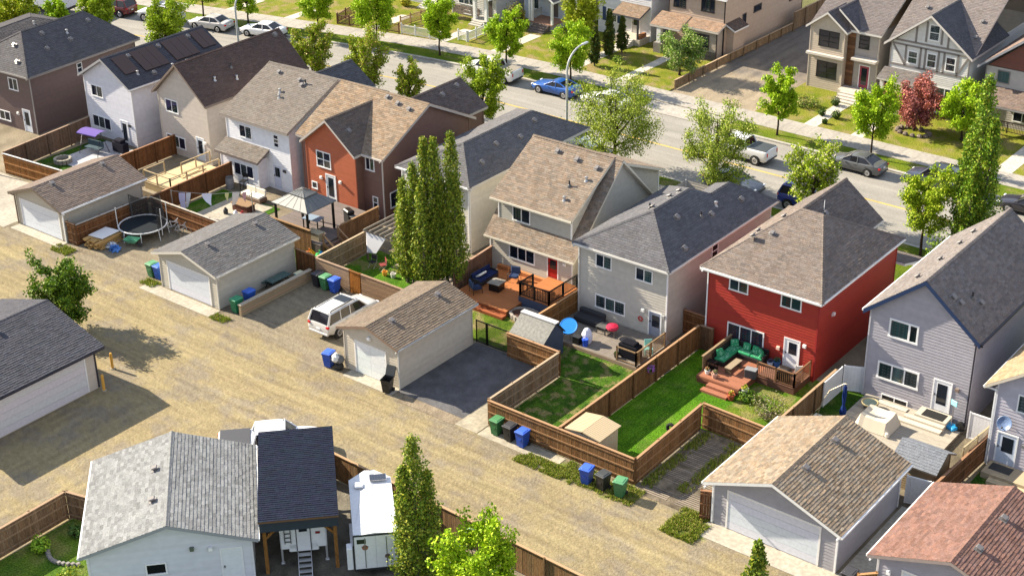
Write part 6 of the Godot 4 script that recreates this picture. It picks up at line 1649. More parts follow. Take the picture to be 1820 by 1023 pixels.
func yards() -> void:
	var m: MB
	var o: Node3D
	# ---- yard of the solar panel house
	o = thing("fire_pit", "round concrete fire pit ring on the shaded lawn", "fire pit", V(-57.1, 0.03, -10.3))
	m = MB.new(); m.col = Color(0.5, 0.46, 0.38)
	for i in 14:
		var a := TAU * i / 14
		for k in 2: m.cbox(V(cos(a) * 0.62, 0.12 + k * 0.2, sin(a) * 0.62), V(0.22, 0.19, 0.26), 0.02, Basis(Vector3.UP, -a))
	part(m, "stone_ring", M.stone, o)
	m = MB.new(); m.col = Color(0.05, 0.045, 0.04); m.lathe(V(0, 0, 0), [[0.52, 0.1], [0, 0.12]], 14); part(m, "ash_bed", M.gravel, o)
	o = thing("patio_swing", "patio swing with a purple canopy on the shaded patio", "patio swing", V(-56.7, 0.05, -13.2), 8)
	m = MB.new(); m.col = Color(0.14, 0.1, 0.3)
	for i in 6:
		var t0 := -0.7 + i * 0.233
		var t1 := t0 + 0.233
		m.quad(V(-1.05, 2.0 - t0 * t0 * 0.35, -t0), V(-1.05, 2.0 - t1 * t1 * 0.35, -t1), V(1.05, 2.0 - t1 * t1 * 0.35, -t1), V(1.05, 2.0 - t0 * t0 * 0.35, -t0))
	m.bx(-1.05, 1.05, 1.78, 1.86, 0.68, 0.72); part(m, "canopy", M.fabric, o)
	m = MB.new(); m.col = Color(0.05, 0.05, 0.06)
	for s in [-1, 1]:
		m.tube([V(s, 0, 0.7), V(s, 1.9, 0.0), V(s, 0, -0.7)], [0.03, 0.03, 0.03], 6)
	m.tube([V(-1, 1.9, 0), V(1, 1.9, 0)], [0.03, 0.03], 6); part(m, "frame", M.metal, o)
	tb(o, "seat", M.fabric, Color(0.07, 0.1, 0.12), [[-0.85, 0.85, 0.4, 0.52, -0.25, 0.3], [-0.85, 0.85, 0.5, 1.0, -0.35, -0.24]], 0.03)
	o = thing("barbecue", "black covered barbecue beside the purple canopy swing", "barbecue", V(-55.0, 0.05, -14.6))
	tb(o, "cover", M.fabric, Color(0.02, 0.022, 0.028), [[-0.75, 0.75, 0.05, 0.9, -0.3, 0.3], [-0.45, 0.45, 0.88, 1.15, -0.3, 0.3]], 0.06); tb(o, "wheel", M.rubber, Color(0.03, 0.03, 0.03), [[-0.62, -0.56, 0, 0.14, -0.1, 0.04]])
	# ---- pale timber deck of the beige house
	o = thing("deck", "pale new timber deck with open railings behind the beige house", "deck", V(-46.0, 0, -13.8), 0, "", true)
	deck_top(o, -47.6, -44.4, -16.2, -10.9, 0.6, Color(0.55, 0.43, 0.25), true)
	var pale := Color(0.6, 0.47, 0.28)
	rail_run(o, V(-47.6, 0.6, -10.95), V(-44.45, 0.6, -10.95), 0.95, pale, 2, false); rail_run(o, V(-44.45, 0.6, -10.95), V(-44.45, 0.6, -16.0), 0.95, pale, 3, false); rail_run(o, V(-47.55, 0.6, -10.95), V(-47.55, 0.6, -13.0), 0.95, pale, 1, false); rail_run(o, V(-46.2, 0.6, -13.6), V(-46.2, 0.6, -16.6), 0.95, pale, 2, false)
	tb(o, "stack_of_boards", M.plank, Color(0.6, 0.45, 0.25), [[-46.0, -45.8, 0.61, 0.66, -15.2, -13.2], [-45.7, -45.5, 0.61, 0.66, -15.5, -13.0], [-45.95, -45.6, 0.66, 0.7, -14.9, -13.4]])
	o = thing("planter_box", "low timber planter at the corner of the pale deck", "planter", V(-46.4, 0, -9.6))
	tb(o, "sides", M.wood, Color(0.4, 0.33, 0.24), [[-1.1, 1.1, 0, 0.35, 0.4, 0.45], [-1.1, 1.1, 0, 0.35, -0.45, -0.4], [-1.1, -1.05, 0, 0.35, -0.4, 0.4], [1.05, 1.1, 0, 0.35, -0.4, 0.4]]); tb(o, "soil", M.gravel, Color(0.1, 0.075, 0.05), [[-1.05, 1.05, 0, 0.28, -0.4, 0.4]])
	# ---- trampoline parking
	o = thing("trampoline", "round trampoline with its dark safety net fallen over", "trampoline", V(-40.9, 0, -5.2))
	m = MB.new(); m.col = Color(0.022, 0.024, 0.03); m.lathe(V(0, 0.8, 0), [[1.62, 0.0], [0, 0.005]], 28); part(m, "jump_mat", M.fabric, o)
	m = MB.new(); m.col = Color(0.62, 0.63, 0.65)
	for i in 28:
		var a := TAU * i / 28
		var b := TAU * (i + 1) / 28
		m.tube([V(cos(a) * 1.75, 0.82, sin(a) * 1.75), V(cos(b) * 1.75, 0.82, sin(b) * 1.75)], [0.05, 0.05], 6, false)
	part(m, "rim", M.paint, o)
	for i in 8:
		var a := TAU * i / 8
		m = MB.new(); m.col = Color(0.6, 0.61, 0.63); m.tube([V(cos(a) * 1.75, 0.8, sin(a) * 1.75), V(cos(a) * 1.85, 0, sin(a) * 1.85)], [0.035, 0.035], 6); part(m, "leg", M.paint, o)
	for a in [2.2, 3.4, 5.4, 6.1]:
		m = MB.new(); m.col = Color(0.55, 0.56, 0.57); m.tube([V(cos(a) * 1.78, 0.3, sin(a) * 1.78), V(cos(a) * 1.8, 2.4, sin(a) * 1.8)], [0.035, 0.035], 6); part(m, "pole", M.paint, o)
	m = MB.new()
	for i in 10:
		for k in 4:
			var a0 := 3.3 + 3.0 * i / 10
			var a1 := 3.3 + 3.0 * (i + 1) / 10
			m.col = Color(0.03, 0.028, 0.03)
			var q := []
			for e in [[a0, k], [a1, k], [a1, k + 1], [a0, k + 1]]:
				var t: float = e[1] / 4.0
				var sag: float = 1.0 - 0.5 * absf(sin((e[0] - 3.3) * 2.1))
				q.append(V(cos(e[0]) * (1.72 - 0.5 * t * (1.0 - sag)), 0.85 + t * 1.85 * (0.45 + 0.55 * sag), sin(e[0]) * (1.72 - 0.5 * t * (1.0 - sag))))
			m.quad(q[0], q[1], q[2], q[3])
	part(m, "safety_net", M.net, o)
	o = thing("lumber_pile", "pile of stacked boards under a white sheet beside the brown fence", "lumber pile", V(-42.0, 0, -2.4), 4)
	for i in 5:
		for k in 8:
			var f := rf(0.7, 1.15)
			var x := -0.85 + k * 0.2 + rf(-0.04, 0.04)
			tb(o, "board", M.plank, Color(0.52 * f, 0.32 * f, 0.12 * f), [[x, x + 0.18, 0.06 + i * 0.13, 0.16 + i * 0.13, -1.0 + rf(-0.2, 0.15), 1.0 + rf(-0.25, 0.35)]])
	m = MB.new(); m.col = Color(0.66, 0.64, 0.62); m.cbox(V(-0.1, 0.76, -0.2), V(1.5, 0.06, 1.7), 0.02, Basis(V(0, 0, 1), 0.05)); part(m, "cover_sheet", M.fabric, o)
	o = thing("tarp_bundle", "crumpled clear and blue plastic tarp on the ground", "tarp", V(-40.8, 0, -2.3))
	for q in [[Color(0.5, 0.53, 0.58), -0.25, 0.0], [Color(0.08, 0.22, 0.55), 0.35, 0.15]]:
		m = MB.new(); m.col = q[0]
		for i in 26:
			var d := rdir(); d.y = absf(d.y)
			m.tri(V(q[1], 0.02, q[2]) + V(d.x * 0.6, d.y * 0.35, d.z * 0.5), V(q[1], 0.1, q[2]) + rdir() * 0.35, V(q[1], 0.15, q[2]) + V(d.z * 0.55, d.y * 0.3, -d.x * 0.45))
		part(m, "plastic_sheet", M.plastic, o)
	o = thing("wheelbarrow", "green wheelbarrow beside the trampoline", "wheelbarrow", V(-40.0, 0, -3.4), 20)
	m = MB.new(); m.col = Color(0.1, 0.3, 0.18)
	var ra := []
	for k in [[0.3, 0.3, 0.22], [0.58, 0.55, 0.38]]: ra.append([V(-k[1], k[0], -k[2]), V(k[1], k[0], -k[2]), V(k[1], k[0], k[2]), V(-k[1], k[0], k[2])])
	for j in 4: m.quad(ra[0][(j + 1) % 4], ra[0][j], ra[1][j], ra[1][(j + 1) % 4])
	m.fan(ra[0]); part(m, "tray", M.plastic, o)
	m = MB.new(); m.col = Color(0.04, 0.04, 0.04); m.tube([V(0.6, 0.19, -0.05), V(0.6, 0.19, 0.05)], [0.19, 0.19], 12); part(m, "wheel", M.rubber, o)
	m = MB.new(); m.col = Color(0.1, 0.1, 0.1)
	for s in [-1, 1]: m.tube([V(0.6, 0.19, s * 0.07), V(-0.3, 0.32, s * 0.2), V(-1.0, 0.55, s * 0.28)], [0.02, 0.02, 0.02], 6); m.tube([V(-0.35, 0.3, s * 0.22), V(-0.4, 0, s * 0.24)], [0.02, 0.02], 6)
	part(m, "handles", M.metal, o)
	for q in [[-39.6, -6.9, "white bicycle leaning on the brown fence by the trampoline", Color(0.7, 0.7, 0.7)], [-38.6, -6.8, "grey bicycle on the right, leaning on the brown fence", Color(0.35, 0.36, 0.37)]]:
		o = thing("bicycle", q[2], "bicycle", V(q[0], 0, q[1]), 25, "bicycles by the fence")
		for x in [-0.5, 0.5]:
			m = MB.new(); m.col = Color(0.16, 0.16, 0.16)
			for i in 16:
				var a := TAU * i / 16
				var b := TAU * (i + 1) / 16
				m.tube([V(x + cos(a) * 0.32, 0.34 + sin(a) * 0.32, 0), V(x + cos(b) * 0.32, 0.34 + sin(b) * 0.32, 0)], [0.022, 0.022], 5, false)
			part(m, "wheel", M.rubber, o)
		m = MB.new(); m.col = q[3]
		for e in [[V(-0.5, 0.34, 0), V(-0.1, 0.32, 0)], [V(-0.5, 0.34, 0), V(-0.2, 0.78, 0)], [V(-0.1, 0.32, 0), V(-0.22, 0.85, 0)], [V(-0.2, 0.75, 0), V(0.36, 0.78, 0)], [V(-0.1, 0.32, 0), V(0.36, 0.7, 0)], [V(0.5, 0.34, 0), V(0.34, 0.95, 0)], [V(0.34, 0.95, -0.25), V(0.34, 0.95, 0.25)]]: m.tube(e, [0.03, 0.03], 6)
		part(m, "frame", M.paint, o)
		tb(o, "saddle", M.plastic, Color(0.03, 0.03, 0.03), [[-0.36, -0.1, 0.85, 0.91, -0.07, 0.07]], 0.02)
	# ---- laundry yard
	o = thing("clothes_line", "clothes line with white and pale laundry over the shaded lawn", "clothes line", V(-39.6, 0, -10.9), 0, "", true)
	m = MB.new(); m.col = Color(0.5, 0.5, 0.5); m.tube([V(-41.9, 1.9, -9.0), V(-39.6, 1.65, -10.6), V(-37.2, 1.85, -12.6)], [0.01, 0.01, 0.01], 4); m.tube([V(-42.0, 0, -9.0), V(-42.0, 1.95, -9.0)], [0.04, 0.04], 6); m.tube([V(-37.1, 0, -12.6), V(-37.1, 1.95, -12.6)], [0.04, 0.04], 6); part(m, "line", M.metal, o)
	for q in [[-41.3, -9.45, 1.5, Color(0.55, 0.5, 0.66), 0.5, 0.3], [-40.9, -9.75, 1.0, Color(0.66, 0.64, 0.68), 0.35, -0.2], [-39.7, -10.5, 0.75, Color(0.7, 0.68, 0.75), 0.75, 0.35], [-38.55, -11.5, 0.5, Color(0.62, 0.56, 0.25), 0.3, 0.1], [-38.05, -11.95, 0.85, Color(0.68, 0.62, 0.58), 0.55, -0.3], [-37.55, -12.35, 0.6, Color(0.55, 0.3, 0.3), 0.3, 0.1]]:
		m = MB.new(); m.col = q[3]
		var d: Vector3 = V(0.62, 0, -0.52) * (q[4] * 0.6)
		for i in 4:
			var y0: float = 1.74 - q[2] * i / 4.0
			var y1: float = 1.74 - q[2] * (i + 1) / 4.0
			var of0: Vector3 = V(q[5] * 0.12 * i * i * 0.4, 0, 0.05 * i)
			var of1: Vector3 = V(q[5] * 0.12 * (i + 1) * (i + 1) * 0.4, 0, 0.05 * (i + 1))
			m.quad(V(q[0], y1 + 0.07 * i * signf(q[5]), q[1]) - d * (1 - i * 0.2) + of1, V(q[0], y1 - 0.05 * i, q[1]) + d * (1 - i * 0.12) + of1, V(q[0], y0 - 0.05 * maxf(0, i - 1), q[1]) + d * (1 - maxf(0, i - 1) * 0.12) + of0, V(q[0], y0 + 0.07 * maxf(0, i - 1) * signf(q[5]), q[1]) - d * (1 - maxf(0, i - 1) * 0.2) + of0)
		part(m, "garment", M.fabric, o)
	o = thing("garden_bench", "wooden bench by the brown fence in the laundry yard", "bench", V(-37.6, 0, -8.9), 0)
	tb(o, "seat", M.wood, Color(0.36, 0.22, 0.11), [[-0.75, 0.75, 0.42, 0.46, -0.2, 0.2]]); tb(o, "backrest", M.wood, Color(0.36, 0.22, 0.11), [[-0.75, 0.75, 0.6, 0.95, 0.18, 0.22]])
	for x in [-0.68, 0.68]: tb(o, "leg", M.wood, Color(0.3, 0.18, 0.09), [[x - 0.04, x + 0.04, 0, 0.42, -0.2, 0.2], [x - 0.04, x + 0.04, 0.42, 0.95, 0.14, 0.18]])
	o = thing("patio_sofa", "pale outdoor sofa by the white house wall", "sofa", V(-38.9, 0.05, -14.4), 0)
	tb(o, "base", M.plastic, Color(0.16, 0.1, 0.07), [[-1.1, 1.1, 0.05, 0.35, -0.4, 0.4]], 0.03); tb(o, "cushion", M.fabric, Color(0.66, 0.62, 0.52), [[-1.05, 0, 0.35, 0.52, -0.38, 0.4], [0, 1.05, 0.35, 0.52, -0.38, 0.4], [-1.05, 0, 0.5, 0.95, -0.45, -0.28], [0, 1.05, 0.5, 0.95, -0.45, -0.28]], 0.06)
	o = thing("patio_table", "brown wicker patio table with red jugs in front of the pale sofa", "table", V(-38.0, 0.05, -12.5), 0)
	tb(o, "table_top", M.wood, Color(0.38, 0.24, 0.14), [[-0.9, 0.9, 0.6, 0.66, -0.5, 0.5]]); tb(o, "base", M.wood, Color(0.2, 0.09, 0.06), [[-0.8, 0.8, 0, 0.6, -0.42, 0.42]])
	for q in [[-37.2, -11.6, Color(0.42, 0.03, 0.035), "red jug on the patio beside the wicker table"], [-37.7, -11.4, Color(0.62, 0.63, 0.64), "white jug on the patio beside the red jug"], [-38.7, -11.3, Color(0.03, 0.03, 0.035), "black bucket on the patio near the hanging laundry"]]:
		o = thing("garden_jug", q[3], "jug", V(q[0], 0.05, q[1])); m = MB.new(); m.col = q[2]; m.lathe(V(0, 0, 0), [[0.17, 0], [0.19, 0.3], [0.1, 0.42], [0.07, 0.5], [0, 0.5]], 12); part(m, "body", M.plastic, o)
		m = MB.new(); m.col = q[2]; m.tube([V(0.1, 0.45, 0), V(0.24, 0.4, 0), V(0.19, 0.2, 0)], [0.018, 0.018, 0.018], 5); part(m, "handle", M.plastic, o)
	o = thing("high_chair", "black metal bar chair against the white wall under the window", "chair", V(-40.9, 0.05, -15.3), 15)
	m = MB.new(); m.col = Color(0.02, 0.02, 0.022)
	for s in [-1, 1]:
		m.tube([V(s * 0.22, 0, 0.25), V(s * 0.22, 0.75, 0.22)], [0.025, 0.025], 6); m.tube([V(s * 0.22, 0, -0.22), V(s * 0.22, 1.25, -0.28)], [0.025, 0.025], 6)
	part(m, "legs", M.metal, o)
	tb(o, "seat", M.fabric, Color(0.02, 0.02, 0.022), [[-0.25, 0.25, 0.72, 0.78, -0.25, 0.27]], 0.02); tb(o, "backrest", M.fabric, Color(0.02, 0.02, 0.022), [[-0.25, 0.25, 0.95, 1.3, -0.3, -0.25]], 0.02)
	o = thing("rain_barrel", "grey rain barrel in the corner by the white house", "barrel", V(-42.1, 0.03, -14.9)); m = MB.new(); m.col = Color(0.2, 0.2, 0.21); m.lathe(V(0, 0, 0), [[0.28, 0], [0.34, 0.45], [0.3, 0.9], [0.26, 0.92], [0, 0.92]], 14); part(m, "barrel", M.plastic, o); m = MB.new(); m.col = Color(0.1, 0.1, 0.1); m.lathe(V(0, 0.9, 0), [[0.3, 0], [0.3, 0.04], [0, 0.05]], 14); part(m, "lid", M.plastic, o)
	o = thing("toy_table", "low child's table with a red top beside the fence", "toy", V(-41.7, 0.03, -8.8)); tb(o, "red_top", M.plastic, Color(0.5, 0.06, 0.07), [[-0.35, 0.35, 0.55, 0.7, -0.3, 0.3]], 0.05); tb(o, "leg", M.plastic, Color(0.6, 0.58, 0.54), [[-0.32, -0.24, 0, 0.55, -0.27, -0.19], [0.24, 0.32, 0, 0.55, -0.27, -0.19], [-0.32, -0.24, 0, 0.55, 0.19, 0.27], [0.24, 0.32, 0, 0.55, 0.19, 0.27]])
	# ---- gazebo deck
	o = thing("deck", "raised brown deck with board railing behind the orange house", "deck", V(-30.4, 0, -13.2), 0, "", true)
	deck_top(o, -33.4, -27.6, -16.5, -10.2, 0.95, Color(0.17, 0.14, 0.13), true)
	m = MB.new()
	for q in [[-33.4, -28.6, true], [-16.4, -10.2, false]]:
		var x: float = q[0]
		while x < q[1]:
			var f := rf(0.75, 1.2); m.col = Color(0.32 * f, 0.17 * f, 0.085 * f)
			if q[2]: m.bx(x, x + 0.13, 0.1, 1.85, -10.2, -10.17)
			elif x < -12.3: m.bx(-27.62, -27.59, 0.1, 1.75, x, x + 0.13)
			x += 0.15
	part(m, "railing_boards", M.wood, o, "stuff")
	tb(o, "rail_cap", M.wood, Color(0.42, 0.26, 0.14), [[-33.4, -28.5, 1.85, 1.9, -10.28, -10.1], [-27.68, -27.5, 1.75, 1.8, -16.4, -12.4]])
	for i in 5: tb(o, "stair_tread", M.plank, Color(0.2, 0.13, 0.1), [[-27.6 + i * 0.28, -27.34 + i * 0.28, 0.74 - i * 0.18, 0.79 - i * 0.18, -12.0, -10.6], [-27.36 + i * 0.28, -27.33 + i * 0.28, 0.56 - i * 0.18, 0.74 - i * 0.18, -12.0, -10.6]])
	for z in [-12.05, -10.55]:
		m = MB.new(); m.col = Color(0.42, 0.27, 0.15); m.box(V(-26.9, 1.25, z), V(1.75, 0.06, 0.12), Basis(V(0, 0, 1), -0.57)); m.box(V(-26.9, 0.5, z), V(1.75, 0.25, 0.05), Basis(V(0, 0, 1), -0.57)); m.bx(-26.2, -26.1, 0, 0.9, z - 0.05, z + 0.05); m.bx(-27.65, -27.55, 0.3, 1.75, z - 0.05, z + 0.05); part(m, "stair_rail", M.wood, o)
	o = thing("gazebo", "metal roofed gazebo with a two tier grey roof on the brown deck", "gazebo", V(-30.45, 0.95, -11.65))
	for t in [[1.82, 1.5, 2.2, 0.62, 0.55, 2.85], [0.78, 0.68, 2.88, 0.02, 0.02, 3.15]]:
		var a := [V(-t[0], t[2], t[1]), V(t[0], t[2], t[1]), V(t[0], t[2], -t[1]), V(-t[0], t[2], -t[1])]
		var b := [V(-t[3], t[5], t[4]), V(t[3], t[5], t[4]), V(t[3], t[5], -t[4]), V(-t[3], t[5], -t[4])]
		for j in 4:
			m = MB.new(); m.col = Color(0.12, 0.125, 0.125)
			var k := (j + 1) % 4
			m.quad(a[j], a[k], b[k], b[j]); m.quad(a[k] - V(0, 0.05, 0), a[j] - V(0, 0.05, 0), b[j] - V(0, 0.05, 0), b[k] - V(0, 0.05, 0)); m.quad(a[j] - V(0, 0.07, 0), a[k] - V(0, 0.07, 0), a[k], a[j])
			for i in range(0, 6):
				m.col = Color(0.11, 0.115, 0.115)
				var p: Vector3 = a[j].lerp(a[k], i / 5.0)
				var q2: Vector3 = b[j].lerp(b[k], i / 5.0)
				m.tube([p + V(0, 0.012, 0), q2 + V(0, 0.012, 0)], [0.009, 0.009], 4, false)
			part(m, "roof_panel", M.paint, o)
	for s in [[-1, 1], [1, 1], [1, -1], [-1, -1]]:
		m = MB.new(); m.col = Color(0.02, 0.02, 0.022); m.bx(s[0] * 1.6 - 0.07, s[0] * 1.6 + 0.07, 0, 2.2, s[1] * 1.3 - 0.07, s[1] * 1.3 + 0.07); part(m, "post", M.metal, o)
	tb(o, "beam", M.metal, Color(0.02, 0.02, 0.022), [[-1.65, 1.65, 2.1, 2.22, 1.24, 1.36], [-1.65, 1.65, 2.1, 2.22, -1.36, -1.24], [-1.66, -1.54, 2.1, 2.22, -1.24, 1.24], [1.54, 1.66, 2.1, 2.22, -1.24, 1.24]])
	o = thing("patio_table", "patio table with blue cover under the grey gazebo", "table", V(-30.2, 0.95, -12.2), 10)
	tb(o, "table_top", M.plastic, Color(0.2, 0.27, 0.36), [[-0.7, 0.7, 0.7, 0.75, -0.45, 0.45]]); tb(o, "leg", M.metal, Color(0.04, 0.04, 0.04), [[-0.65, -0.58, 0, 0.7, -0.4, -0.33], [0.58, 0.65, 0, 0.7, -0.4, -0.33], [-0.65, -0.58, 0, 0.7, 0.33, 0.4], [0.58, 0.65, 0, 0.7, 0.33, 0.4]])
	o = thing("barbecue", "black barbecue on the brown deck beside the door of the orange house", "barbecue", V(-28.5, 0.95, -14.2), -20)
	tb(o, "hood", M.metal, Color(0.02, 0.02, 0.022), [[-0.45, 0.45, 0.85, 1.15, -0.28, 0.28]], 0.08); tb(o, "cart", M.metal, Color(0.03, 0.03, 0.032), [[-0.4, 0.4, 0.1, 0.85, -0.25, 0.25]]); tb(o, "side_shelf", M.plastic, Color(0.1, 0.1, 0.1), [[0.45, 0.85, 0.8, 0.84, -0.22, 0.22], [-0.85, -0.45, 0.8, 0.84, -0.22, 0.22]])
	o = thing("storage_bench", "pale wooden storage bench at the deck edge by the stairs", "bench", V(-28.7, 0.95, -10.9)); tb(o, "box", M.wood, Color(0.5, 0.42, 0.28), [[-0.6, 0.6, 0, 0.5, -0.3, 0.3]]); tb(o, "lid", M.wood, Color(0.62, 0.54, 0.38), [[-0.63, 0.63, 0.5, 0.56, -0.33, 0.33]])
	for q in [[-26.9, -9.0, Color(0.65, 0.34, 0.02), "yellow and brown plastic play slide in the corner of the toy yard", Color(0.4, 0.14, 0.04)], [-26.1, -9.2, Color(0.02, 0.25, 0.6), "blue and green plastic play slide behind the weathered fence", Color(0.06, 0.35, 0.1)]]:
		o = thing("play_slide", q[3], "toy", V(q[0], 0.03, q[1]), 35)
		m = MB.new(); m.col = q[2]; m.box(V(0.1, 0.62, 0), V(1.35, 0.05, 0.42), Basis(V(0, 0, 1), -0.75)); m.box(V(0.1, 0.7, 0.22), V(1.35, 0.16, 0.05), Basis(V(0, 0, 1), -0.75)); m.box(V(0.1, 0.7, -0.22), V(1.35, 0.16, 0.05), Basis(V(0, 0, 1), -0.75)); part(m, "chute", M.plastic, o)
		tb(o, "ladder", M.plastic, q[4], [[-0.5, -0.4, 0, 1.25, -0.28, -0.2], [-0.5, -0.4, 0, 1.25, 0.2, 0.28], [-0.48, -0.42, 0.3, 0.36, -0.2, 0.2], [-0.48, -0.42, 0.65, 0.71, -0.2, 0.2], [-0.7, -0.25, 1.0, 1.05, -0.25, 0.25]])
	# ---- parking beside the cream garage
	o = thing("retaining_wall", "low weathered timber wall beside the cream garage", "wall", V(-26.0, 0, -3.7), 0, "", true)
	for i in 4: tb(o, "timber", M.plank, Color(0.36 * rf(0.8, 1.1), 0.27, 0.17), [[-25.75, -25.55, 0.02 + i * 0.2, 0.2 + i * 0.2, -7.2, -0.6]])
	tb(o, "cap_board", M.wood, Color(0.6, 0.52, 0.4), [[-25.8, -25.48, 0.82, 0.87, -7.25, -0.55]])
	o = thing("picnic_table", "dark green picnic table against the cream garage wall", "picnic table", V(-26.75, 0, -5.2), 90)
	tb(o, "table_top", M.plank, Color(0.09, 0.14, 0.13), [[-0.9, 0.9, 0.7, 0.75, -0.37, -0.2], [-0.9, 0.9, 0.7, 0.75, -0.18, -0.01], [-0.9, 0.9, 0.7, 0.75, 0.01, 0.18], [-0.9, 0.9, 0.7, 0.75, 0.2, 0.37]])
	for s in [-1, 1]: tb(o, "bench", M.plank, Color(0.09, 0.14, 0.13), [[-0.9, 0.9, 0.42, 0.46, s * 0.68 - 0.12, s * 0.68 + 0.12]])
	for x in [-0.65, 0.65]:
		m = MB.new(); m.col = Color(0.06, 0.09, 0.085)
		for s in [-1, 1]: m.tube([V(x, 0, s * 0.65), V(x, 0.7, s * 0.2)], [0.04, 0.04], 5)
		m.bx(x - 0.03, x + 0.03, 0.38, 0.43, -0.75, 0.75); part(m, "leg", M.wood, o)
	o = thing("storage_tub", "teal plastic tub on the low timber wall by the picnic table", "tub", V(-26.0, 0.0, -6.5)); tb(o, "tub", M.plastic, Color(0.1, 0.35, 0.42), [[-0.25, 0.25, 0, 0.75, -0.3, 0.3]], 0.05); tb(o, "lid", M.plastic, Color(0.55, 0.53, 0.35), [[-0.28, 0.28, 0.75, 0.8, -0.33, 0.33]], 0.02)
	car("white SUV with black roof rails parked beside the small cream garage", "SUV", "suv", V(-19.35, 0.012, -4.0), -89, Color(0.47, 0.46, 0.44), "parked_car")
	# bins
	bin("green bin beside the black bin below the patchy lawn fence", V(-3.1, 0.02, 0.45), Color(0.035, 0.13, 0.045)); bin("black bin between the green and blue bins below the patchy lawn fence", V(-2.1, 0.02, 0.5), Color(0.02, 0.02, 0.022)); bin("blue bin at the right of three below the patchy lawn fence", V(-1.15, 0.02, 0.55), Color(0.02, 0.07, 0.36))
	bin("blue bin on the weeds at the corner of the brown lane fence", V(3.9, 0, 1.35), Color(0.02, 0.07, 0.36), 8); bin("black bin between the blue and green bins on the weeds", V(4.95, 0, 1.3), Color(0.02, 0.021, 0.023), -5); bin("green bin nearest the striped parking strip", V(6.05, 0, 1.25), Color(0.05, 0.16, 0.07), 10)
	bin("blue bin beside the rubbish bags at the small cream garage", V(-16.35, 0, 0.6), Color(0.02, 0.07, 0.36), 12); bin("black bin with its lid open at the corner of the small cream garage", V(-11.3, 0.02, 0.75), Color(0.02, 0.021, 0.023), 15, true)
	bin("black bin against the weathered horizontal board fence", V(-24.6, 0.012, -6.85), Color(0.02, 0.02, 0.024)); bin("green bin in the middle of three against the horizontal board fence", V(-23.85, 0.012, -6.85), Color(0.05, 0.16, 0.07)); bin("blue bin nearest the orange gate against the horizontal board fence", V(-23.05, 0.012, -6.9), Color(0.02, 0.07, 0.36))
	bin("green bin at the left corner of the cream garage", V(-35.0, 0, -1.05), Color(0.05, 0.16, 0.07)); bin("blue bin between the green bin and the cream garage", V(-34.3, 0, -1.1), Color(0.02, 0.08, 0.36))
	bin("green bin in front of the low timber wall", V(-26.3, 0.012, -0.9), Color(0.02, 0.17, 0.08)); bin("blue bin half hidden behind the low timber wall", V(-26.45, 0.012, -2.2), Color(0.02, 0.08, 0.36))
	bin("black bin in the gap between the two grey garages", V(19.5, 0.02, 1.0), Color(0.02, 0.02, 0.024)); bin("blue bin at the bottom edge in front of the grey double garage", V(19.6, 0, 3.2), Color(0.02, 0.08, 0.36))
	o = thing("rubbish_bags", "black and white rubbish bags heaped beside the blue bin", "rubbish bag", V(-15.6, 0, 0.5))
	for q in [[0.0, 0.28, 0.0, Color(0.02, 0.02, 0.022)], [0.05, 0.75, -0.05, Color(0.12, 0.12, 0.12)], [-0.12, 0.85, 0.1, Color(0.6, 0.6, 0.58)]]:
		m = MB.new(); m.col = q[3]; m.lathe(V(q[0], q[1] - 0.28, q[2]), [[0.2, 0], [0.32, 0.18], [0.26, 0.4], [0.06, 0.52], [0.1, 0.58], [0, 0.58]], 9); part(m, "bag", M.plastic, o)
	# ---- pergola yard
	o = thing("pergola", "slatted timber pergola with a white cloth hanging from it", "pergola", V(-22.6, 0, -13.2), 0, "", true)
	for i in 9: tb(o, "slat", M.wood, Color(0.36, 0.32, 0.27), [[-24.7 + i * 0.5, -24.63 + i * 0.5, 2.35, 2.5, -15.0, -11.7]])
	tb(o, "beam", M.wood, Color(0.3, 0.25, 0.2), [[-24.9, -20.3, 2.2, 2.35, -11.95, -11.85], [-24.9, -20.3, 2.2, 2.35, -14.85, -14.75]])
	for q in [[-24.6, -11.9], [-20.6, -11.9], [-24.6, -14.8], [-20.6, -14.8]]: tb(o, "post", M.wood, Color(0.25, 0.19, 0.14), [[q[0] - 0.06, q[0] + 0.06, 0, 2.2, q[1] - 0.06, q[1] + 0.06]])
	m = MB.new(); m.col = Color(0.6, 0.6, 0.63)
	m.quad(V(-24.5, 0.7, -11.75), V(-23.6, 0.9, -11.7), V(-22.7, 2.25, -11.82), V(-24.55, 2.25, -11.82)); m.quad(V(-24.6, 0.6, -11.8), V(-24.5, 0.7, -11.75), V(-24.55, 2.25, -11.82), V(-24.62, 2.25, -12.4)); part(m, "hanging_cloth", M.fabric, o)
	for q in [[-23.5, -11.2, Color(0.03, 0.03, 0.035), "black folding chair by the hanging white cloth"], [-22.6, -11.3, Color(0.2, 0.05, 0.05), "dark red folding chair under the pergola"]]:
		o = thing("folding_chair", q[3], "chair", V(q[0], 0.05, q[1]), rf(-40, 40)); tb(o, "seat", M.fabric, q[2], [[-0.23, 0.23, 0.42, 0.46, -0.22, 0.22]]); tb(o, "backrest", M.fabric, q[2], [[-0.23, 0.23, 0.55, 0.9, -0.25, -0.22]])
		m = MB.new(); m.col = Color(0.5, 0.5, 0.5)
		for s in [-1, 1]: m.tube([V(s * 0.23, 0, 0.24), V(s * 0.23, 0.45, -0.2), V(s * 0.23, 0.9, -0.26)], [0.014, 0.014, 0.014], 5); m.tube([V(s * 0.23, 0, -0.24), V(s * 0.23, 0.45, 0.2)], [0.014, 0.014], 5)
		part(m, "legs", M.metal, o)
	var tcol := [Color(0.62, 0.6, 0.56), Color(0.6, 0.3, 0.05), Color(0.2, 0.42, 0.4), Color(0.6, 0.42, 0.42), Color(0.5, 0.55, 0.5), Color(0.66, 0.64, 0.6)]
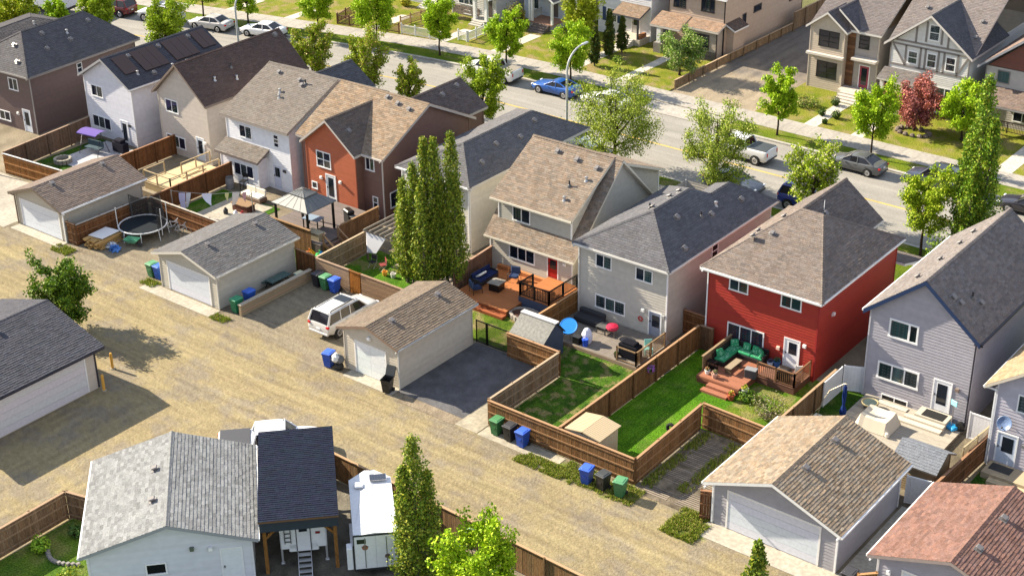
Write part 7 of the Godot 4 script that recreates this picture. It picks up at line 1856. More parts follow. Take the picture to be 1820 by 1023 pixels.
	var tnm := ["white toy bucket beside the pergola edging", "orange toy bucket beside the pergola edging", "teal toy bucket on the grass by the slat fence", "pink toy bucket near the slat fence", "pale green toy bucket by the tall aspens", "cream toy bucket at the edge of the aspen lawn"]
	for i in 6:
		o = thing("toy_bucket", tnm[i], "toy", V([-21.3, -22.0, -18.2, -19.4, -18.9, -23.2][i], 0.04, [-10.9, -10.8, -8.6, -8.3, -8.4, -8.4][i])); m = MB.new(); m.col = tcol[i]; m.lathe(V(0, 0, 0), [[0.15, 0], [0.2, 0.3], [0.17, 0.3], [0.13, 0.03], [0, 0.03]], 12); part(m, "bucket", M.plastic, o)
		m = MB.new(); m.col = tcol[i]; m.tube([V(-0.2, 0.3, 0), V(-0.1, 0.42, 0), V(0.1, 0.42, 0), V(0.2, 0.3, 0)], [0.012, 0.012, 0.012, 0.012], 5); part(m, "handle", M.plastic, o)
	# ---- orange deck of the red door house
	o = thing("deck", "orange-brown two level deck below the red door", "deck", V(-12.9, 0, -13.5), 0, "", true)
	var orc := Color(0.42, 0.155, 0.055)
	deck_top(o, -15.95, -11.4, -16.05, -11.0, 0.45, orc, true, 0.06); deck_top(o, -11.7, -9.15, -16.05, -12.7, 0.9, orc, true, 0.06)
	tb(o, "fascia_board", M.plank, Color(0.3, 0.09, 0.035), [[-15.98, -11.38, 0.26, 0.44, -11.0, -10.96], [-16.0, -11.36, 0.05, 0.24, -10.95, -10.5]])
	tb(o, "skirt_panel", M.siding, Color(0.06, 0.08, 0.13), [[-11.68, -9.17, 0.05, 0.84, -12.7, -12.68]])
	tb(o, "bench_step", M.plank, Color(0.45, 0.18, 0.07), [[-15.9, -11.8, 0.46, 0.72, -16.03, -15.75]])
	var blk := Color(0.02, 0.02, 0.022)
	rail_run(o, V(-11.6, 0.9, -12.75), V(-9.2, 0.9, -12.75), 0.95, blk, 2); rail_run(o, V(-9.2, 0.9, -12.75), V(-9.2, 0.9, -15.9), 0.95, blk, 2); rail_run(o, V(-11.6, 0.9, -12.75), V(-11.6, 0.9, -14.2), 0.95, blk, 1)
	o = thing("patio_sofa", "navy patio sofa with a white pillow on the orange deck", "sofa", V(-15.35, 0.45, -13.6), 0)
	tb(o, "frame", M.plastic, Color(0.03, 0.03, 0.035), [[-0.42, 0.42, 0.08, 0.34, -1.05, 1.05], [-0.46, -0.36, 0.3, 0.8, -1.05, 1.05], [-0.4, 0.42, 0.3, 0.6, 0.98, 1.06], [-0.4, 0.42, 0.3, 0.6, -1.06, -0.98]], 0.02)
	tb(o, "cushion", M.fabric, Color(0.02, 0.03, 0.085), [[-0.34, 0.42, 0.34, 0.5, -0.95, 0.0], [-0.34, 0.42, 0.34, 0.5, 0.0, 0.95], [-0.36, -0.2, 0.5, 0.85, -0.95, 0.0], [-0.36, -0.2, 0.5, 0.85, 0.0, 0.95]], 0.05)
	m = MB.new(); m.col = Color(0.68, 0.66, 0.6); cushion(m, V(-0.05, 0.62, 0.25), V(0.42, 0.14, 0.85), Basis(V(0, 0, 1), 0.6)); m.col = Color(0.05, 0.05, 0.05); m.box(V(0.0, 0.705, 0.25), V(0.16, 0.01, 0.1), Basis(V(0, 0, 1), 0.6)); part(m, "pillow", M.fabric, o)
	for q in [[-14.75, -12.0, 150.0, "navy patio chair at the front corner of the orange deck"], [-13.75, -14.9, 20.0, "blue-grey patio lounge chair by the beige house wall"]]:
		o = thing("patio_chair", q[3], "chair", V(q[0], 0.45, q[1]), q[2]); tb(o, "seat", M.fabric, Color(0.03, 0.045, 0.1), [[-0.32, 0.32, 0.3, 0.46, -0.32, 0.32]], 0.05); tb(o, "backrest", M.fabric, Color(0.06, 0.085, 0.15), [[-0.34, 0.34, 0.42, 0.95, -0.42, -0.28]], 0.05)
		m = MB.new(); m.col = Color(0.03, 0.03, 0.03)
		for s in [-1, 1]: m.tube([V(s * 0.36, 0, 0.3), V(s * 0.38, 0.55, 0.28), V(s * 0.38, 0.58, -0.3), V(s * 0.36, 0, -0.35)], [0.025, 0.025, 0.025, 0.025], 6)
		part(m, "frame", M.metal, o)
	o = thing("fire_table", "black box fire table with a tiled top on the orange deck", "table", V(-13.9, 0.45, -13.15), 6); tb(o, "base", M.metal, Color(0.03, 0.028, 0.028), [[-0.4, 0.4, 0, 0.56, -0.4, 0.4]], 0.02)
	m = MB.new()
	for i in 3:
		for k in 3:
			var f := rf(0.8, 1.15); m.col = Color(0.42 * f, 0.37 * f, 0.3 * f); m.bx(-0.47 + i * 0.315, -0.165 + i * 0.315, 0.56, 0.6, -0.47 + k * 0.315, -0.165 + k * 0.315)
	part(m, "tile_top", M.stone, o)
	o = thing("planter_ring", "stone edged planting bed in front of the orange deck", "planter", V(-10.3, 0.03, -11.7))
	m = MB.new()
	for i in 20:
		var a := TAU * i / 20
		var f := rf(0.8, 1.15); m.col = Color(0.45 * f, 0.4 * f, 0.34 * f); m.cbox(V(cos(a) * 1.15, 0.17, sin(a) * 0.75), V(0.2, 0.34, 0.36), 0.03, Basis(Vector3.UP, -a))
	part(m, "stone_edge", M.stone, o)
	m = MB.new(); m.col = Color(0.11, 0.06, 0.045); m.lathe(V(0, 0.2, 0), [[1.08, 0], [0, 0.08]], 16, Basis().scaled(V(1, 1, 0.65))); part(m, "soil", M.gravel, o)
	o = thing("garden_shed", "small navy shed with a weathered silver roof behind the fence", "shed", V(-6.85, 0, -8.4), 0, "", true)
	tb(o, "wall", M.siding, Color(0.05, 0.07, 0.11), [[-8.05, -5.65, 0, 1.6, -9.5, -7.25]])
	m = MB.new(); m.col = Color(0.05, 0.07, 0.11); m.tri(V(-5.645, 1.6, -7.25), V(-5.645, 1.6, -9.5), V(-5.645, 2.5, -8.65)); m.tri(V(-8.055, 1.6, -9.5), V(-8.055, 1.6, -7.25), V(-8.055, 2.5, -8.65)); part(m, "gable", M.siding, o)
	m = MB.new(); m.col = Color(0.17, 0.17, 0.158)
	var cv := [[-7.02, 1.56], [-7.3, 1.68], [-7.7, 1.95], [-8.1, 2.25], [-8.5, 2.5], [-8.68, 2.55], [-9.1, 2.1], [-9.6, 1.55]]
	for i in cv.size() - 1: m.quad(V(-8.2, cv[i][1], cv[i][0]), V(-5.5, cv[i][1], cv[i][0]), V(-5.5, cv[i + 1][1], cv[i + 1][0]), V(-8.2, cv[i + 1][1], cv[i + 1][0])); m.quad(V(-5.5, cv[i][1] - 0.05, cv[i][0]), V(-8.2, cv[i][1] - 0.05, cv[i][0]), V(-8.2, cv[i + 1][1] - 0.05, cv[i + 1][0]), V(-5.5, cv[i + 1][1] - 0.05, cv[i + 1][0]))
	part(m, "roof", M.galv, o)
	tb(o, "ridge_cap", M.paint, Color(0.5, 0.5, 0.5), [[-8.22, -5.48, 2.53, 2.6, -8.85, -8.45]])
	# ---- deck of the grey-beige house
	o = thing("deck", "low grey deck with a corner railing behind the grey-beige house", "deck", V(-4.0, 0, -12.3), 0, "", true)
	deck_top(o, -7.9, -0.65, -14.25, -10.3, 0.3, Color(0.22, 0.19, 0.16), false)
	tb(o, "fascia_board", M.plank, Color(0.28, 0.21, 0.15), [[-7.92, -0.63, 0.04, 0.27, -10.3, -10.26]])
	var bw := Color(0.34, 0.22, 0.12)
	rail_run(o, V(-2.15, 0.3, -10.36), V(-0.72, 0.3, -10.36), 0.95, bw, 1, false); rail_run(o, V(-0.72, 0.3, -10.36), V(-0.72, 0.3, -13.6), 0.95, bw, 2)
	o = thing("barbecue", "black covered barbecue in the corner of the grey deck railing", "barbecue", V(-1.6, 0.3, -11.1), 0); tb(o, "cover", M.fabric, Color(0.014, 0.014, 0.018), [[-0.75, 0.65, 0.06, 0.98, -0.38, 0.35], [-0.55, 0.45, 0.95, 1.15, -0.3, 0.28]], 0.06); tb(o, "wheel", M.rubber, Color(0.03, 0.03, 0.03), [[0.5, 0.56, 0, 0.14, -0.1, 0.04]])
	o = thing("round_table", "round bright blue table tipped toward the lawn on the grey deck", "table", V(-6.25, 0.3, -10.9)); var tl := Basis(V(1, 0, 0), 0.62) * Basis(V(0, 0, 1), -0.25)
	m = MB.new(); m.col = Color(0.02, 0.22, 0.66); m.lathe(V(0, 0.82, 0), [[0.0, -0.02], [0.55, -0.02], [0.58, 0.0], [0.55, 0.035], [0.5, 0.02], [0, 0.02]], 24, tl); part(m, "table_top", M.plastic, o)
	m = MB.new(); m.col = Color(0.08, 0.08, 0.08)
	for a in [0.5, 2.6, 4.7]: m.tube([V(0, 0.75, 0), V(cos(a) * 0.35, 0, sin(a) * 0.35)], [0.02, 0.02], 6)
	part(m, "leg", M.metal, o)
	o = thing("storage_sack", "white sack standing on the grey deck", "sack", V(-4.95, 0.3, -11.1)); m = MB.new(); m.col = Color(0.62, 0.62, 0.72); m.lathe(V(0, 0, 0), [[0.3, 0], [0.36, 0.3], [0.34, 0.62], [0.2, 0.92], [0.08, 1.0], [0, 1.0]], 10); part(m, "sack", M.fabric, o); tb(o, "tie", M.fabric, Color(0.3, 0.3, 0.35), [[-0.1, 0.1, 0.9, 0.94, 0.1, 0.16]])
	o = thing("water_jug", "blue plastic bucket in front of the white sack", "bucket", V(-4.75, 0.3, -10.62)); m = MB.new(); m.col = Color(0.02, 0.08, 0.5); m.lathe(V(0, 0, 0), [[0.17, 0], [0.21, 0.5], [0.18, 0.5], [0, 0.46]], 12); part(m, "bucket", M.plastic, o); m = MB.new(); m.col = Color(0.6, 0.6, 0.6); m.tube([V(-0.2, 0.48, 0), V(0, 0.6, 0.05), V(0.2, 0.48, 0)], [0.01, 0.01, 0.01], 5); part(m, "handle", M.metal, o)
	o = thing("milk_crate", "black plastic crate left of the blue bucket", "crate", V(-5.35, 0.3, -10.62)); tb(o, "crate", M.plastic, Color(0.014, 0.012, 0.014), [[-0.25, 0.25, 0, 0.5, -0.22, 0.22]], 0.02); tb(o, "rim", M.plastic, Color(0.03, 0.03, 0.03), [[-0.27, 0.27, 0.48, 0.53, -0.24, 0.24]])
	o = thing("covered_sofa", "dark covered patio sofa against the grey-beige wall", "sofa", V(-6.3, 0.3, -13.3)); tb(o, "cover", M.fabric, Color(0.045, 0.045, 0.05), [[-1.0, 1.0, 0.05, 0.45, -0.45, 0.45], [-1.0, 1.0, 0.4, 0.75, -0.5, -0.2]], 0.06); tb(o, "leg", M.metal, Color(0.03, 0.03, 0.03), [[-0.9, -0.84, 0, 0.06, -0.4, -0.34], [0.84, 0.9, 0, 0.06, 0.34, 0.4]])
	o = thing("side_table", "small grey side table between the covered sofa and the red grill", "table", V(-4.85, 0.3, -12.8)); tb(o, "table_top", M.plastic, Color(0.09, 0.09, 0.085), [[-0.38, 0.38, 0.46, 0.5, -0.38, 0.38]]); tb(o, "leg", M.plastic, Color(0.06, 0.06, 0.06), [[-0.36, -0.3, 0, 0.46, -0.36, -0.3], [0.3, 0.36, 0, 0.46, -0.36, -0.3], [-0.36, -0.3, 0, 0.46, 0.3, 0.36], [0.3, 0.36, 0, 0.46, 0.3, 0.36]])
	o = thing("kettle_grill", "red lidded grill on the grey deck", "grill", V(-4.1, 0.3, -12.7)); m = MB.new(); m.col = Color(0.5, 0.02, 0.06); m.lathe(V(0, 0.4, 0), [[0.14, 0], [0.36, 0.12], [0.42, 0.24], [0.36, 0.36], [0.12, 0.44], [0, 0.45]], 16); part(m, "bowl", M.paint, o)
	m = MB.new(); m.col = Color(0.3, 0.25, 0.2)
	for a in [0.6, 2.2, 3.8, 5.4]: m.tube([V(cos(a) * 0.25, 0.5, sin(a) * 0.25), V(cos(a) * 0.36, 0, sin(a) * 0.36)], [0.02, 0.02], 6)
	part(m, "leg", M.metal, o)
	o = thing("patio_chair", "pale teal plastic chair behind the deck railing by the blue-grey door", "chair", V(-1.0, 0.3, -12.2), 40); tb(o, "seat", M.plastic, Color(0.25, 0.55, 0.5), [[-0.25, 0.25, 0.38, 0.43, -0.25, 0.25]], 0.015); tb(o, "backrest", M.plastic, Color(0.25, 0.55, 0.5), [[-0.25, 0.25, 0.45, 0.9, -0.28, -0.23]], 0.015); tb(o, "leg", M.plastic, Color(0.25, 0.55, 0.5), [[-0.25, -0.2, 0, 0.4, -0.25, -0.2], [0.2, 0.25, 0, 0.4, -0.25, -0.2], [-0.25, -0.2, 0, 0.4, 0.2, 0.25], [0.2, 0.25, 0, 0.4, 0.2, 0.25]])
	pot("dark pot with a small plant at the corner post of the grey deck", V(-2.35, 0.3, -10.6), Color(0.04, 0.035, 0.03), [Color(0.06, 0.1, 0.02)], 0.17)
	o = thing("flower_basket", "basket of purple flowers hanging on the long brown fence", "flower basket", V(1.12, 1.05, -9.2)); m = MB.new(); m.col = Color(0.2, 0.12, 0.06); m.lathe(V(0, 0, 0), [[0.05, 0], [0.18, 0.1], [0.2, 0.18], [0, 0.16]], 10); part(m, "basket", M.fabric, o); var fl := MB.new(); leaves_at(fl, V(0, 0.28, 0), 260, 0.27, 0.06, [Color(0.36, 0.1, 0.45), Color(0.45, 0.18, 0.5), Color(0.06, 0.14, 0.03)]); part(fl, "flowers", M.leaf, o)
	# ---- red house deck
	o = thing("deck", "reddish brown deck with steps and railing behind the red house", "deck", V(5.5, 0, -13.6), 0, "", true)
	var dk := Color(0.33, 0.135, 0.08)
	deck_top(o, 2.95, 5.9, -15.65, -11.5, 0.5, dk, true, 0.07); deck_top(o, 5.9, 8.5, -15.65, -13.55, 0.5, Color(0.2, 0.1, 0.07), true, 0.07)
	tb(o, "fascia_board", M.plank, Color(0.27, 0.11, 0.065), [[2.95, 5.9, 0.25, 0.46, -11.5, -11.46]])
	for i in 2: tb(o, "step", M.plank, dk, [[3.9 - i * 0.15, 5.45 + i * 0.1, 0.0, 0.34 - i * 0.16, -11.45 + i * 0.42, -11.04 + i * 0.42]])
	var rw := Color(0.3, 0.16, 0.085)
	rail_run(o, V(5.95, 0.5, -13.6), V(8.45, 0.5, -13.6), 0.95, rw, 2); rail_run(o, V(8.45, 0.5, -13.6), V(8.45, 0.5, -15.6), 0.95, rw, 1)
	tb(o, "side_screen", M.wood, Color(0.34, 0.23, 0.13), [[2.9, 2.95, 0.1, 1.45, -15.6, -12.2]]); tb(o, "screen_cap", M.wood, Color(0.42, 0.3, 0.18), [[2.85, 3.0, 1.45, 1.5, -15.6, -12.15]])
	o = thing("corner_sofa", "dark wicker corner sofa with green leaf print cushions", "sofa", V(4.2, 0.5, -14.4), 0, "", true)
	tb(o, "frame", M.plastic, Color(0.025, 0.02, 0.02), [[3.05, 3.85, 0.55, 0.82, -15.5, -13.2], [3.85, 5.65, 0.55, 0.82, -15.5, -14.75], [3.02, 3.12, 0.8, 1.25, -15.5, -13.2], [3.1, 5.65, 0.8, 1.3, -15.58, -15.48], [5.58, 5.68, 0.8, 1.1, -15.45, -14.75]], 0.02)
	var ga := Color(0.04, 0.26, 0.12)
	var gb := Color(0.22, 0.5, 0.32)
	m = MB.new(); m.col = ga
	for q in [[3.12, 3.85, -14.35, -13.2], [3.12, 3.85, -15.45, -14.35], [3.85, 4.75, -15.45, -14.75], [4.75, 5.6, -15.45, -14.75]]:
		m.col = ga; m.cbox(V((q[0] + q[1]) / 2, 0.9, (q[2] + q[3]) / 2), V(q[1] - q[0] - 0.01, 0.17, q[3] - q[2] - 0.01), 0.05)
		m.col = gb
		for i in 40: m.cbox(V(rf(q[0] + 0.08, q[1] - 0.08), 0.987, rf(q[2] + 0.08, q[3] - 0.08)), V(0.09, 0.01, 0.05), 0.003, Basis(Vector3.UP, rf(0, TAU)))
	part(m, "seat_cushion", M.fabric, o)
	for q in [[3.3, -13.6, 1.2], [3.4, -15.2, 0.7], [4.25, -15.25, 0.0], [4.9, -15.2, -0.2], [5.35, -15.0, -0.7]]:
		m = MB.new(); pillow_cols(m, V(q[0], 1.2, q[1]), V(0.52, 0.5, 0.18), Basis(Vector3.UP, q[2]) * Basis(V(1, 0, 0), -0.3), ga, gb); part(m, "pillow", M.fabric, o)
	o = thing("bench_table", "low wooden bench table in front of the corner sofa", "table", V(4.45, 0.5, -13.3), 0); tb(o, "table_top", M.wood, Color(0.45, 0.35, 0.24), [[-0.22, 0.22, 0.4, 0.45, -0.7, 0.7]]); tb(o, "leg", M.wood, Color(0.2, 0.14, 0.09), [[-0.2, 0.2, 0, 0.4, -0.62, -0.55], [-0.2, 0.2, 0, 0.4, 0.55, 0.62]])
	o = thing("metal_trolley", "black metal side trolley at the left end of the corner sofa", "trolley", V(3.4, 0.5, -12.55)); tb(o, "shelf", M.metal, Color(0.02, 0.02, 0.02), [[-0.3, 0.3, 0.6, 0.63, -0.2, 0.2]]); tb(o, "shelf", M.metal, Color(0.02, 0.02, 0.02), [[-0.3, 0.3, 0.15, 0.18, -0.2, 0.2]]); tb(o, "leg", M.metal, Color(0.02, 0.02, 0.02), [[-0.3, -0.27, 0, 0.65, -0.2, -0.17], [0.27, 0.3, 0, 0.65, -0.2, -0.17], [-0.3, -0.27, 0, 0.65, 0.17, 0.2], [0.27, 0.3, 0, 0.65, 0.17, 0.2]])
	o = thing("barbecue", "black barbecue on the red house deck beside the white door", "barbecue", V(7.55, 0.5, -14.05), 0); tb(o, "hood", M.metal, Color(0.05, 0.045, 0.04), [[-0.4, 0.4, 0.62, 0.92, -0.26, 0.26]], 0.08); tb(o, "cart", M.metal, Color(0.02, 0.02, 0.02), [[-0.38, 0.38, 0.05, 0.62, -0.24, 0.24]]); tb(o, "side_shelf", M.metal, Color(0.1, 0.1, 0.1), [[0.4, 0.75, 0.58, 0.62, -0.2, 0.2]])
	o = thing("folded_chairs", "white folded chair leaning at the deck corner by the railing", "chair", V(8.15, 0.5, -14.7), 30); tb(o, "frame", M.plastic, Color(0.68, 0.67, 0.62), [[-0.22, -0.18, 0, 0.95, -0.03, 0.03], [0.18, 0.22, 0, 0.95, -0.03, 0.03]]); tb(o, "backrest", M.plastic, Color(0.7, 0.69, 0.64), [[-0.2, 0.2, 0.5, 0.92, -0.02, 0.02]])
	o = thing("storage_box", "dark slate storage box at the turn of the deck", "box", V(5.75, 0.5, -13.2), 10); tb(o, "box", M.plastic, Color(0.05, 0.055, 0.065), [[-0.35, 0.35, 0, 0.55, -0.22, 0.22]], 0.02); tb(o, "lid", M.plastic, Color(0.2, 0.21, 0.22), [[-0.37, 0.37, 0.55, 0.6, -0.24, 0.24]], 0.02)
	pot("pink flower pot at the front left corner of the red house deck", V(4.0, 0.5, -11.85), Color(0.5, 0.32, 0.26), [Color(0.5, 0.3, 0.25), Color(0.1, 0.16, 0.04)], 0.2); pot("white pot beside the black trolley on the red house deck", V(3.4, 0.5, -12.0), Color(0.6, 0.66, 0.68), [Color(0.4, 0.2, 0.1), Color(0.08, 0.14, 0.03)], 0.17)
	pot("pale blue pot against the red wall", V(6.0, 0.5, -15.1), Color(0.38, 0.5, 0.62), [Color(0.06, 0.06, 0.1)], 0.2); pot("deep blue pot left of the white door", V(6.35, 0.5, -15.3), Color(0.03, 0.1, 0.28), [Color(0.05, 0.09, 0.04)], 0.24)
	pot("pot of yellow flowers at the right of the deck steps", V(6.1, 0.05, -11.9), Color(0.5, 0.5, 0.5), [Color(0.62, 0.5, 0.05), Color(0.2, 0.3, 0.03)], 0.25); pot("pot of yellow and red flowers beside the lower deck step", V(5.75, 0.03, -10.9), Color(0.3, 0.06, 0.04), [Color(0.6, 0.45, 0.05), Color(0.45, 0.08, 0.04), Color(0.12, 0.25, 0.03)], 0.24)
	o = thing("bush_planter", "black twin tyre planter on the lawn by the parking fence", "planter", V(4.9, 0.03, -5.6), 0)
	for q in [[0.0, 0.0], [0.55, -1.2]]:
		m = MB.new(); m.col = Color(0.014, 0.014, 0.016)
		for i in 16:
			var a := TAU * i / 16
			var b := TAU * (i + 1) / 16
			m.tube([V(q[0] + cos(a) * 0.24, 0.36 + sin(a) * 0.24, q[1]), V(q[0] + cos(b) * 0.24, 0.36 + sin(b) * 0.24, q[1])], [0.1, 0.1], 7, false)
		part(m, "tyre", M.rubber, o)
	o = thing("garden_shed", "tan plastic shed with a ribbed roof behind the lane fence", "shed", V(2.45, 0, -1.25), 0, "", true)
	m = MB.new()
	for i in 14:
		for z in [-0.32, -2.2]:
			m.col = Color(0.5, 0.43, 0.32); m.bx(1.4 + i * 0.15, 1.535 + i * 0.15, 0, 1.72, z - 0.03, z + 0.03)
	for i in 12:
		for x in [1.4, 3.5]: m.bx(x - 0.03, x + 0.03, 0, 1.72, -2.15 + i * 0.15, -2.015 + i * 0.15)
	m.col = Color(0.4, 0.34, 0.25); m.bx(1.4, 3.5, 0.0, 1.7, -2.19, -0.33); part(m, "wall", M.plastic, o)
	for s in [-1, 1]:
		m = MB.new(); m.col = Color(0.38, 0.3, 0.19)
		var b2 := Basis(V(0, 0, 1), s * -0.16)
		m.box(V(2.45 + s * 0.59, 1.83, -1.26), V(1.24, 0.05, 2.1), b2)
		m.col = Color(0.42, 0.34, 0.22)
		for i in 14: m.box(V(2.45 + s * 0.59, 1.83, -2.24 + i * 0.15) + b2.y * 0.035, V(1.24, 0.022, 0.06), b2)
		part(m, "roof_panel", M.plastic, o)
	# paving slats in the parking strip
	o = thing("paving_slats", "rows of thin timber slats set in the parking strip", "paving", V(8.4, 0.012, -3.4), 0, "", true)
	for i in 40:
		var z := 0.1 - i * 0.165
		for q in [[6.75, 8.3], [8.75, 10.3]]:
			if nz2.get_noise_2d(q[0] * 20, z * 9) < -0.25: continue
			m = MB.new(); var f := rf(0.7, 1.2); m.col = Color(0.36 * f, 0.3 * f, 0.24 * f); m.box(V((q[0] + q[1]) / 2 + rf(-0.05, 0.05), 0.025, z), V(q[1] - q[0], 0.03, 0.075), Basis(Vector3.UP, 0.03)); part(m, "slat", M.wood, o)
	# ---- yard of the lavender house
	o = thing("deck", "pale weathered deck with wide steps behind the lavender house", "deck", V(15.2, 0, -14.0), 0, "", true)
	deck_top(o, 12.0, 18.2, -16.15, -11.0, 0.22, Color(0.38, 0.34, 0.28), true)
	tb(o, "landing", M.plank, Color(0.5, 0.46, 0.38), [[15.5, 17.4, 0.22, 0.62, -16.15, -15.1]]); tb(o, "step", M.plank, Color(0.56, 0.5, 0.4), [[15.0, 17.4, 0.22, 0.48, -15.1, -14.75]]); tb(o, "step", M.plank, Color(0.58, 0.52, 0.42), [[14.7, 17.4, 0.22, 0.35, -14.75, -14.35]]); tb(o, "door_mat", M.fabric, Color(0.03, 0.028, 0.028), [[15.85, 17.15, 0.622, 0.64, -16.0, -15.2]]); tb(o, "window_well", M.concrete, Color(0.5, 0.47, 0.4), [[12.8, 14.8, 0.2, 0.28, -15.9, -15.5]])
	o = thing("fire_bowl", "round bowl fire pit with a glass top on the pale deck", "fire pit", V(12.9, 0.22, -14.7)); m = MB.new(); m.col = Color(0.42, 0.36, 0.2); m.lathe(V(0, 0.2, 0), [[0.2, 0], [0.5, 0.14], [0.52, 0.22], [0.48, 0.24], [0.4, 0.2]], 18); part(m, "bowl", M.metal, o); m = MB.new(); m.col = Color(0.05, 0.07, 0.07); m.lathe(V(0, 0.4, 0), [[0.42, 0], [0, 0.02]], 18); part(m, "cover", M.glass, o)
	m = MB.new(); m.col = Color(0.05, 0.05, 0.05)
	for a in [0.5, 2.6, 4.7]: m.tube([V(cos(a) * 0.2, 0.22, sin(a) * 0.2), V(cos(a) * 0.34, 0, sin(a) * 0.34)], [0.03, 0.03], 6)
	part(m, "leg", M.metal, o)
	o = thing("covered_furniture", "cream fabric cover draped over patio furniture on the pale deck", "furniture cover", V(14.1, 0.22, -13.2), 0)
	m = MB.new(); m.col = Color(0.56, 0.5, 0.4)
	var G := []
	for i in 9:
		var row := []
		for k in 9:
			var x := -1.05 + i * 0.2625
			var z := -0.85 + k * 0.2125
			var edge := maxf(absf(x) / 1.05, absf(z) / 0.85)
			var y := 0.78 + 0.1 * (1.0 if (i < 2 or k < 2) else 0.0) - 0.14 * exp(-(x * x + z * z) * 2.0) + 0.04 * nz.get_noise_2d(x * 60, z * 60)
			if edge > 0.99: y = 0.03
			row.append(V(x * (1.0 if edge < 0.99 else 1.04), y, z * (1.0 if edge < 0.99 else 1.04)))
		G.append(row)
	for i in 8:
		for k in 8: m.quad(G[i][k + 1], G[i + 1][k + 1], G[i + 1][k], G[i][k])
	part(m, "cover", M.fabric, o)
	tb(o, "weight_bag", M.fabric, Color(0.6, 0.58, 0.54), [[0.9, 1.15, 0, 0.35, 0.75, 0.95]], 0.06)
	o = thing("patio_umbrella", "closed blue patio umbrella hanging from a curved pale pole", "umbrella", V(11.9, 0.1, -12.8), 0)
	m = MB.new(); m.col = Color(0.55, 0.47, 0.33); m.tube([V(-1.1, 0, 0.6), V(-0.95, 1.0, 0.5), V(-0.6, 1.8, 0.3), V(0.1, 2.35, 0), V(0.25, 2.4, 0)], [0.035, 0.035, 0.035, 0.03, 0.03], 7); part(m, "pole", M.metal, o)
	m = MB.new(); m.col = Color(0.015, 0.03, 0.12); m.lathe(V(0.2, 0.25, 0), [[0.17, 0], [0.22, 0.3], [0.08, 0.7], [0.13, 1.3], [0.11, 1.9], [0.03, 2.1], [0, 2.1]], 9); part(m, "canopy", M.fabric, o); tb(o, "base", M.plastic, Color(0.6, 0.58, 0.52), [[-1.3, -0.9, 0, 0.08, 0.4, 0.8]])
	o = thing("toy_basketball_stand", "blue toy basketball stand beside the white back door", "toy", V(17.6, 0.22, -15.5), -20); tb(o, "base", M.plastic, Color(0.02, 0.24, 0.5), [[-0.4, 0.4, 0, 0.22, -0.28, 0.28]], 0.06); m = MB.new(); m.col = Color(0.3, 0.3, 0.32); m.tube([V(0, 0.2, 0), V(0, 1.6, 0)], [0.03, 0.03], 8); part(m, "pole", M.metal, o); tb(o, "backboard", M.plastic, Color(0.25, 0.6, 0.66), [[-0.22, 0.22, 1.5, 1.85, -0.03, 0.03]], 0.02)
	o = thing("garden_hose_reel", "black hose reel at the foot of the lavender house corner", "hose reel", V(18.1, 0.22, -15.6)); m = MB.new(); m.col = Color(0.02, 0.02, 0.022); m.tube([V(0, 0.28, -0.1), V(0, 0.28, 0.12)], [0.26, 0.26], 16); part(m, "reel", M.plastic, o); tb(o, "stand", M.plastic, Color(0.03, 0.03, 0.03), [[-0.25, 0.25, 0, 0.05, -0.15, 0.17], [-0.03, 0.03, 0, 0.3, 0.12, 0.17]])
	o = thing("garden_shed", "small wooden shed with a blue-grey shingle roof behind the garage", "shed", V(18.5, 0, -9.4), 0, "", true)
	walls(o, 17.35, 19.55, -10.5, -8.5, 0, 1.8, Color(0.3, 0.23, 0.14), "x", 2.35, Color(0.26, 0.2, 0.13), 0.15)
	roof(o, gable("x", -8.2, -10.8, 17.15, 19.8, 1.78, 2.5)[0], [], Color(0.22, 0.235, 0.265), Color(0.12, 0.1, 0.08), 0.08, 0.08, 0.0)
	o = thing("porch_steps", "low curved timber landing below the pale blue door at the right edge", "steps", V(22.2, 0, -12.4)); tb(o, "landing", M.plank, Color(0.45, 0.36, 0.24), [[-1.4, 1.8, 0.0, 0.4, -1.1, 0.3]]); tb(o, "step", M.plank, Color(0.55, 0.44, 0.28), [[-0.9, 1.9, 0, 0.22, 0.3, 0.75]]); tb(o, "door_mat", M.fabric, Color(0.06, 0.06, 0.062), [[-1.2, 0.0, 0.4, 0.42, -0.9, -0.2]])
	o = thing("lattice_rail", "pale timber rail with pickets above the fence by the right edge house", "railing", V(20.2, 0, -13.5), 0, "", true); rail_run(o, V(19.9, 0.9, -11.4), V(20.2, 0.9, -14.6), 1.0, Color(0.58, 0.48, 0.3), 2)
	# ---- bottom yards
	o = thing("clothes_pole", "white leaning clothes pole by the bright green tree", "pole", V(2.9, 0, 12.4), 0); m = MB.new(); m.col = Color(0.7, 0.7, 0.7); m.tube([V(0, 0, 0), V(0.9, 2.6, -1.1)], [0.04, 0.035], 8); part(m, "pole", M.metal, o); m = MB.new(); m.col = Color(0.2, 0.35, 0.28); m.lathe(V(0.9, 2.6, -1.1), [[0.25, 0], [0.05, 0.12], [0, 0.12]], 8); part(m, "pole_cap", M.plastic, o)
	o = thing("garden_edging", "curved grey stone edging in the lower left garden", "edging", V(-13.6, 0.02, 23.0))
	for i in 12: tb(o, "block", M.stone, Color(0.33, 0.31, 0.3), [[-1.4 + i * 0.22, -1.2 + i * 0.22, 0, 0.16, 0.5 * sin(i * 0.3) - 0.1, 0.5 * sin(i * 0.3) + 0.1]], 0.02)

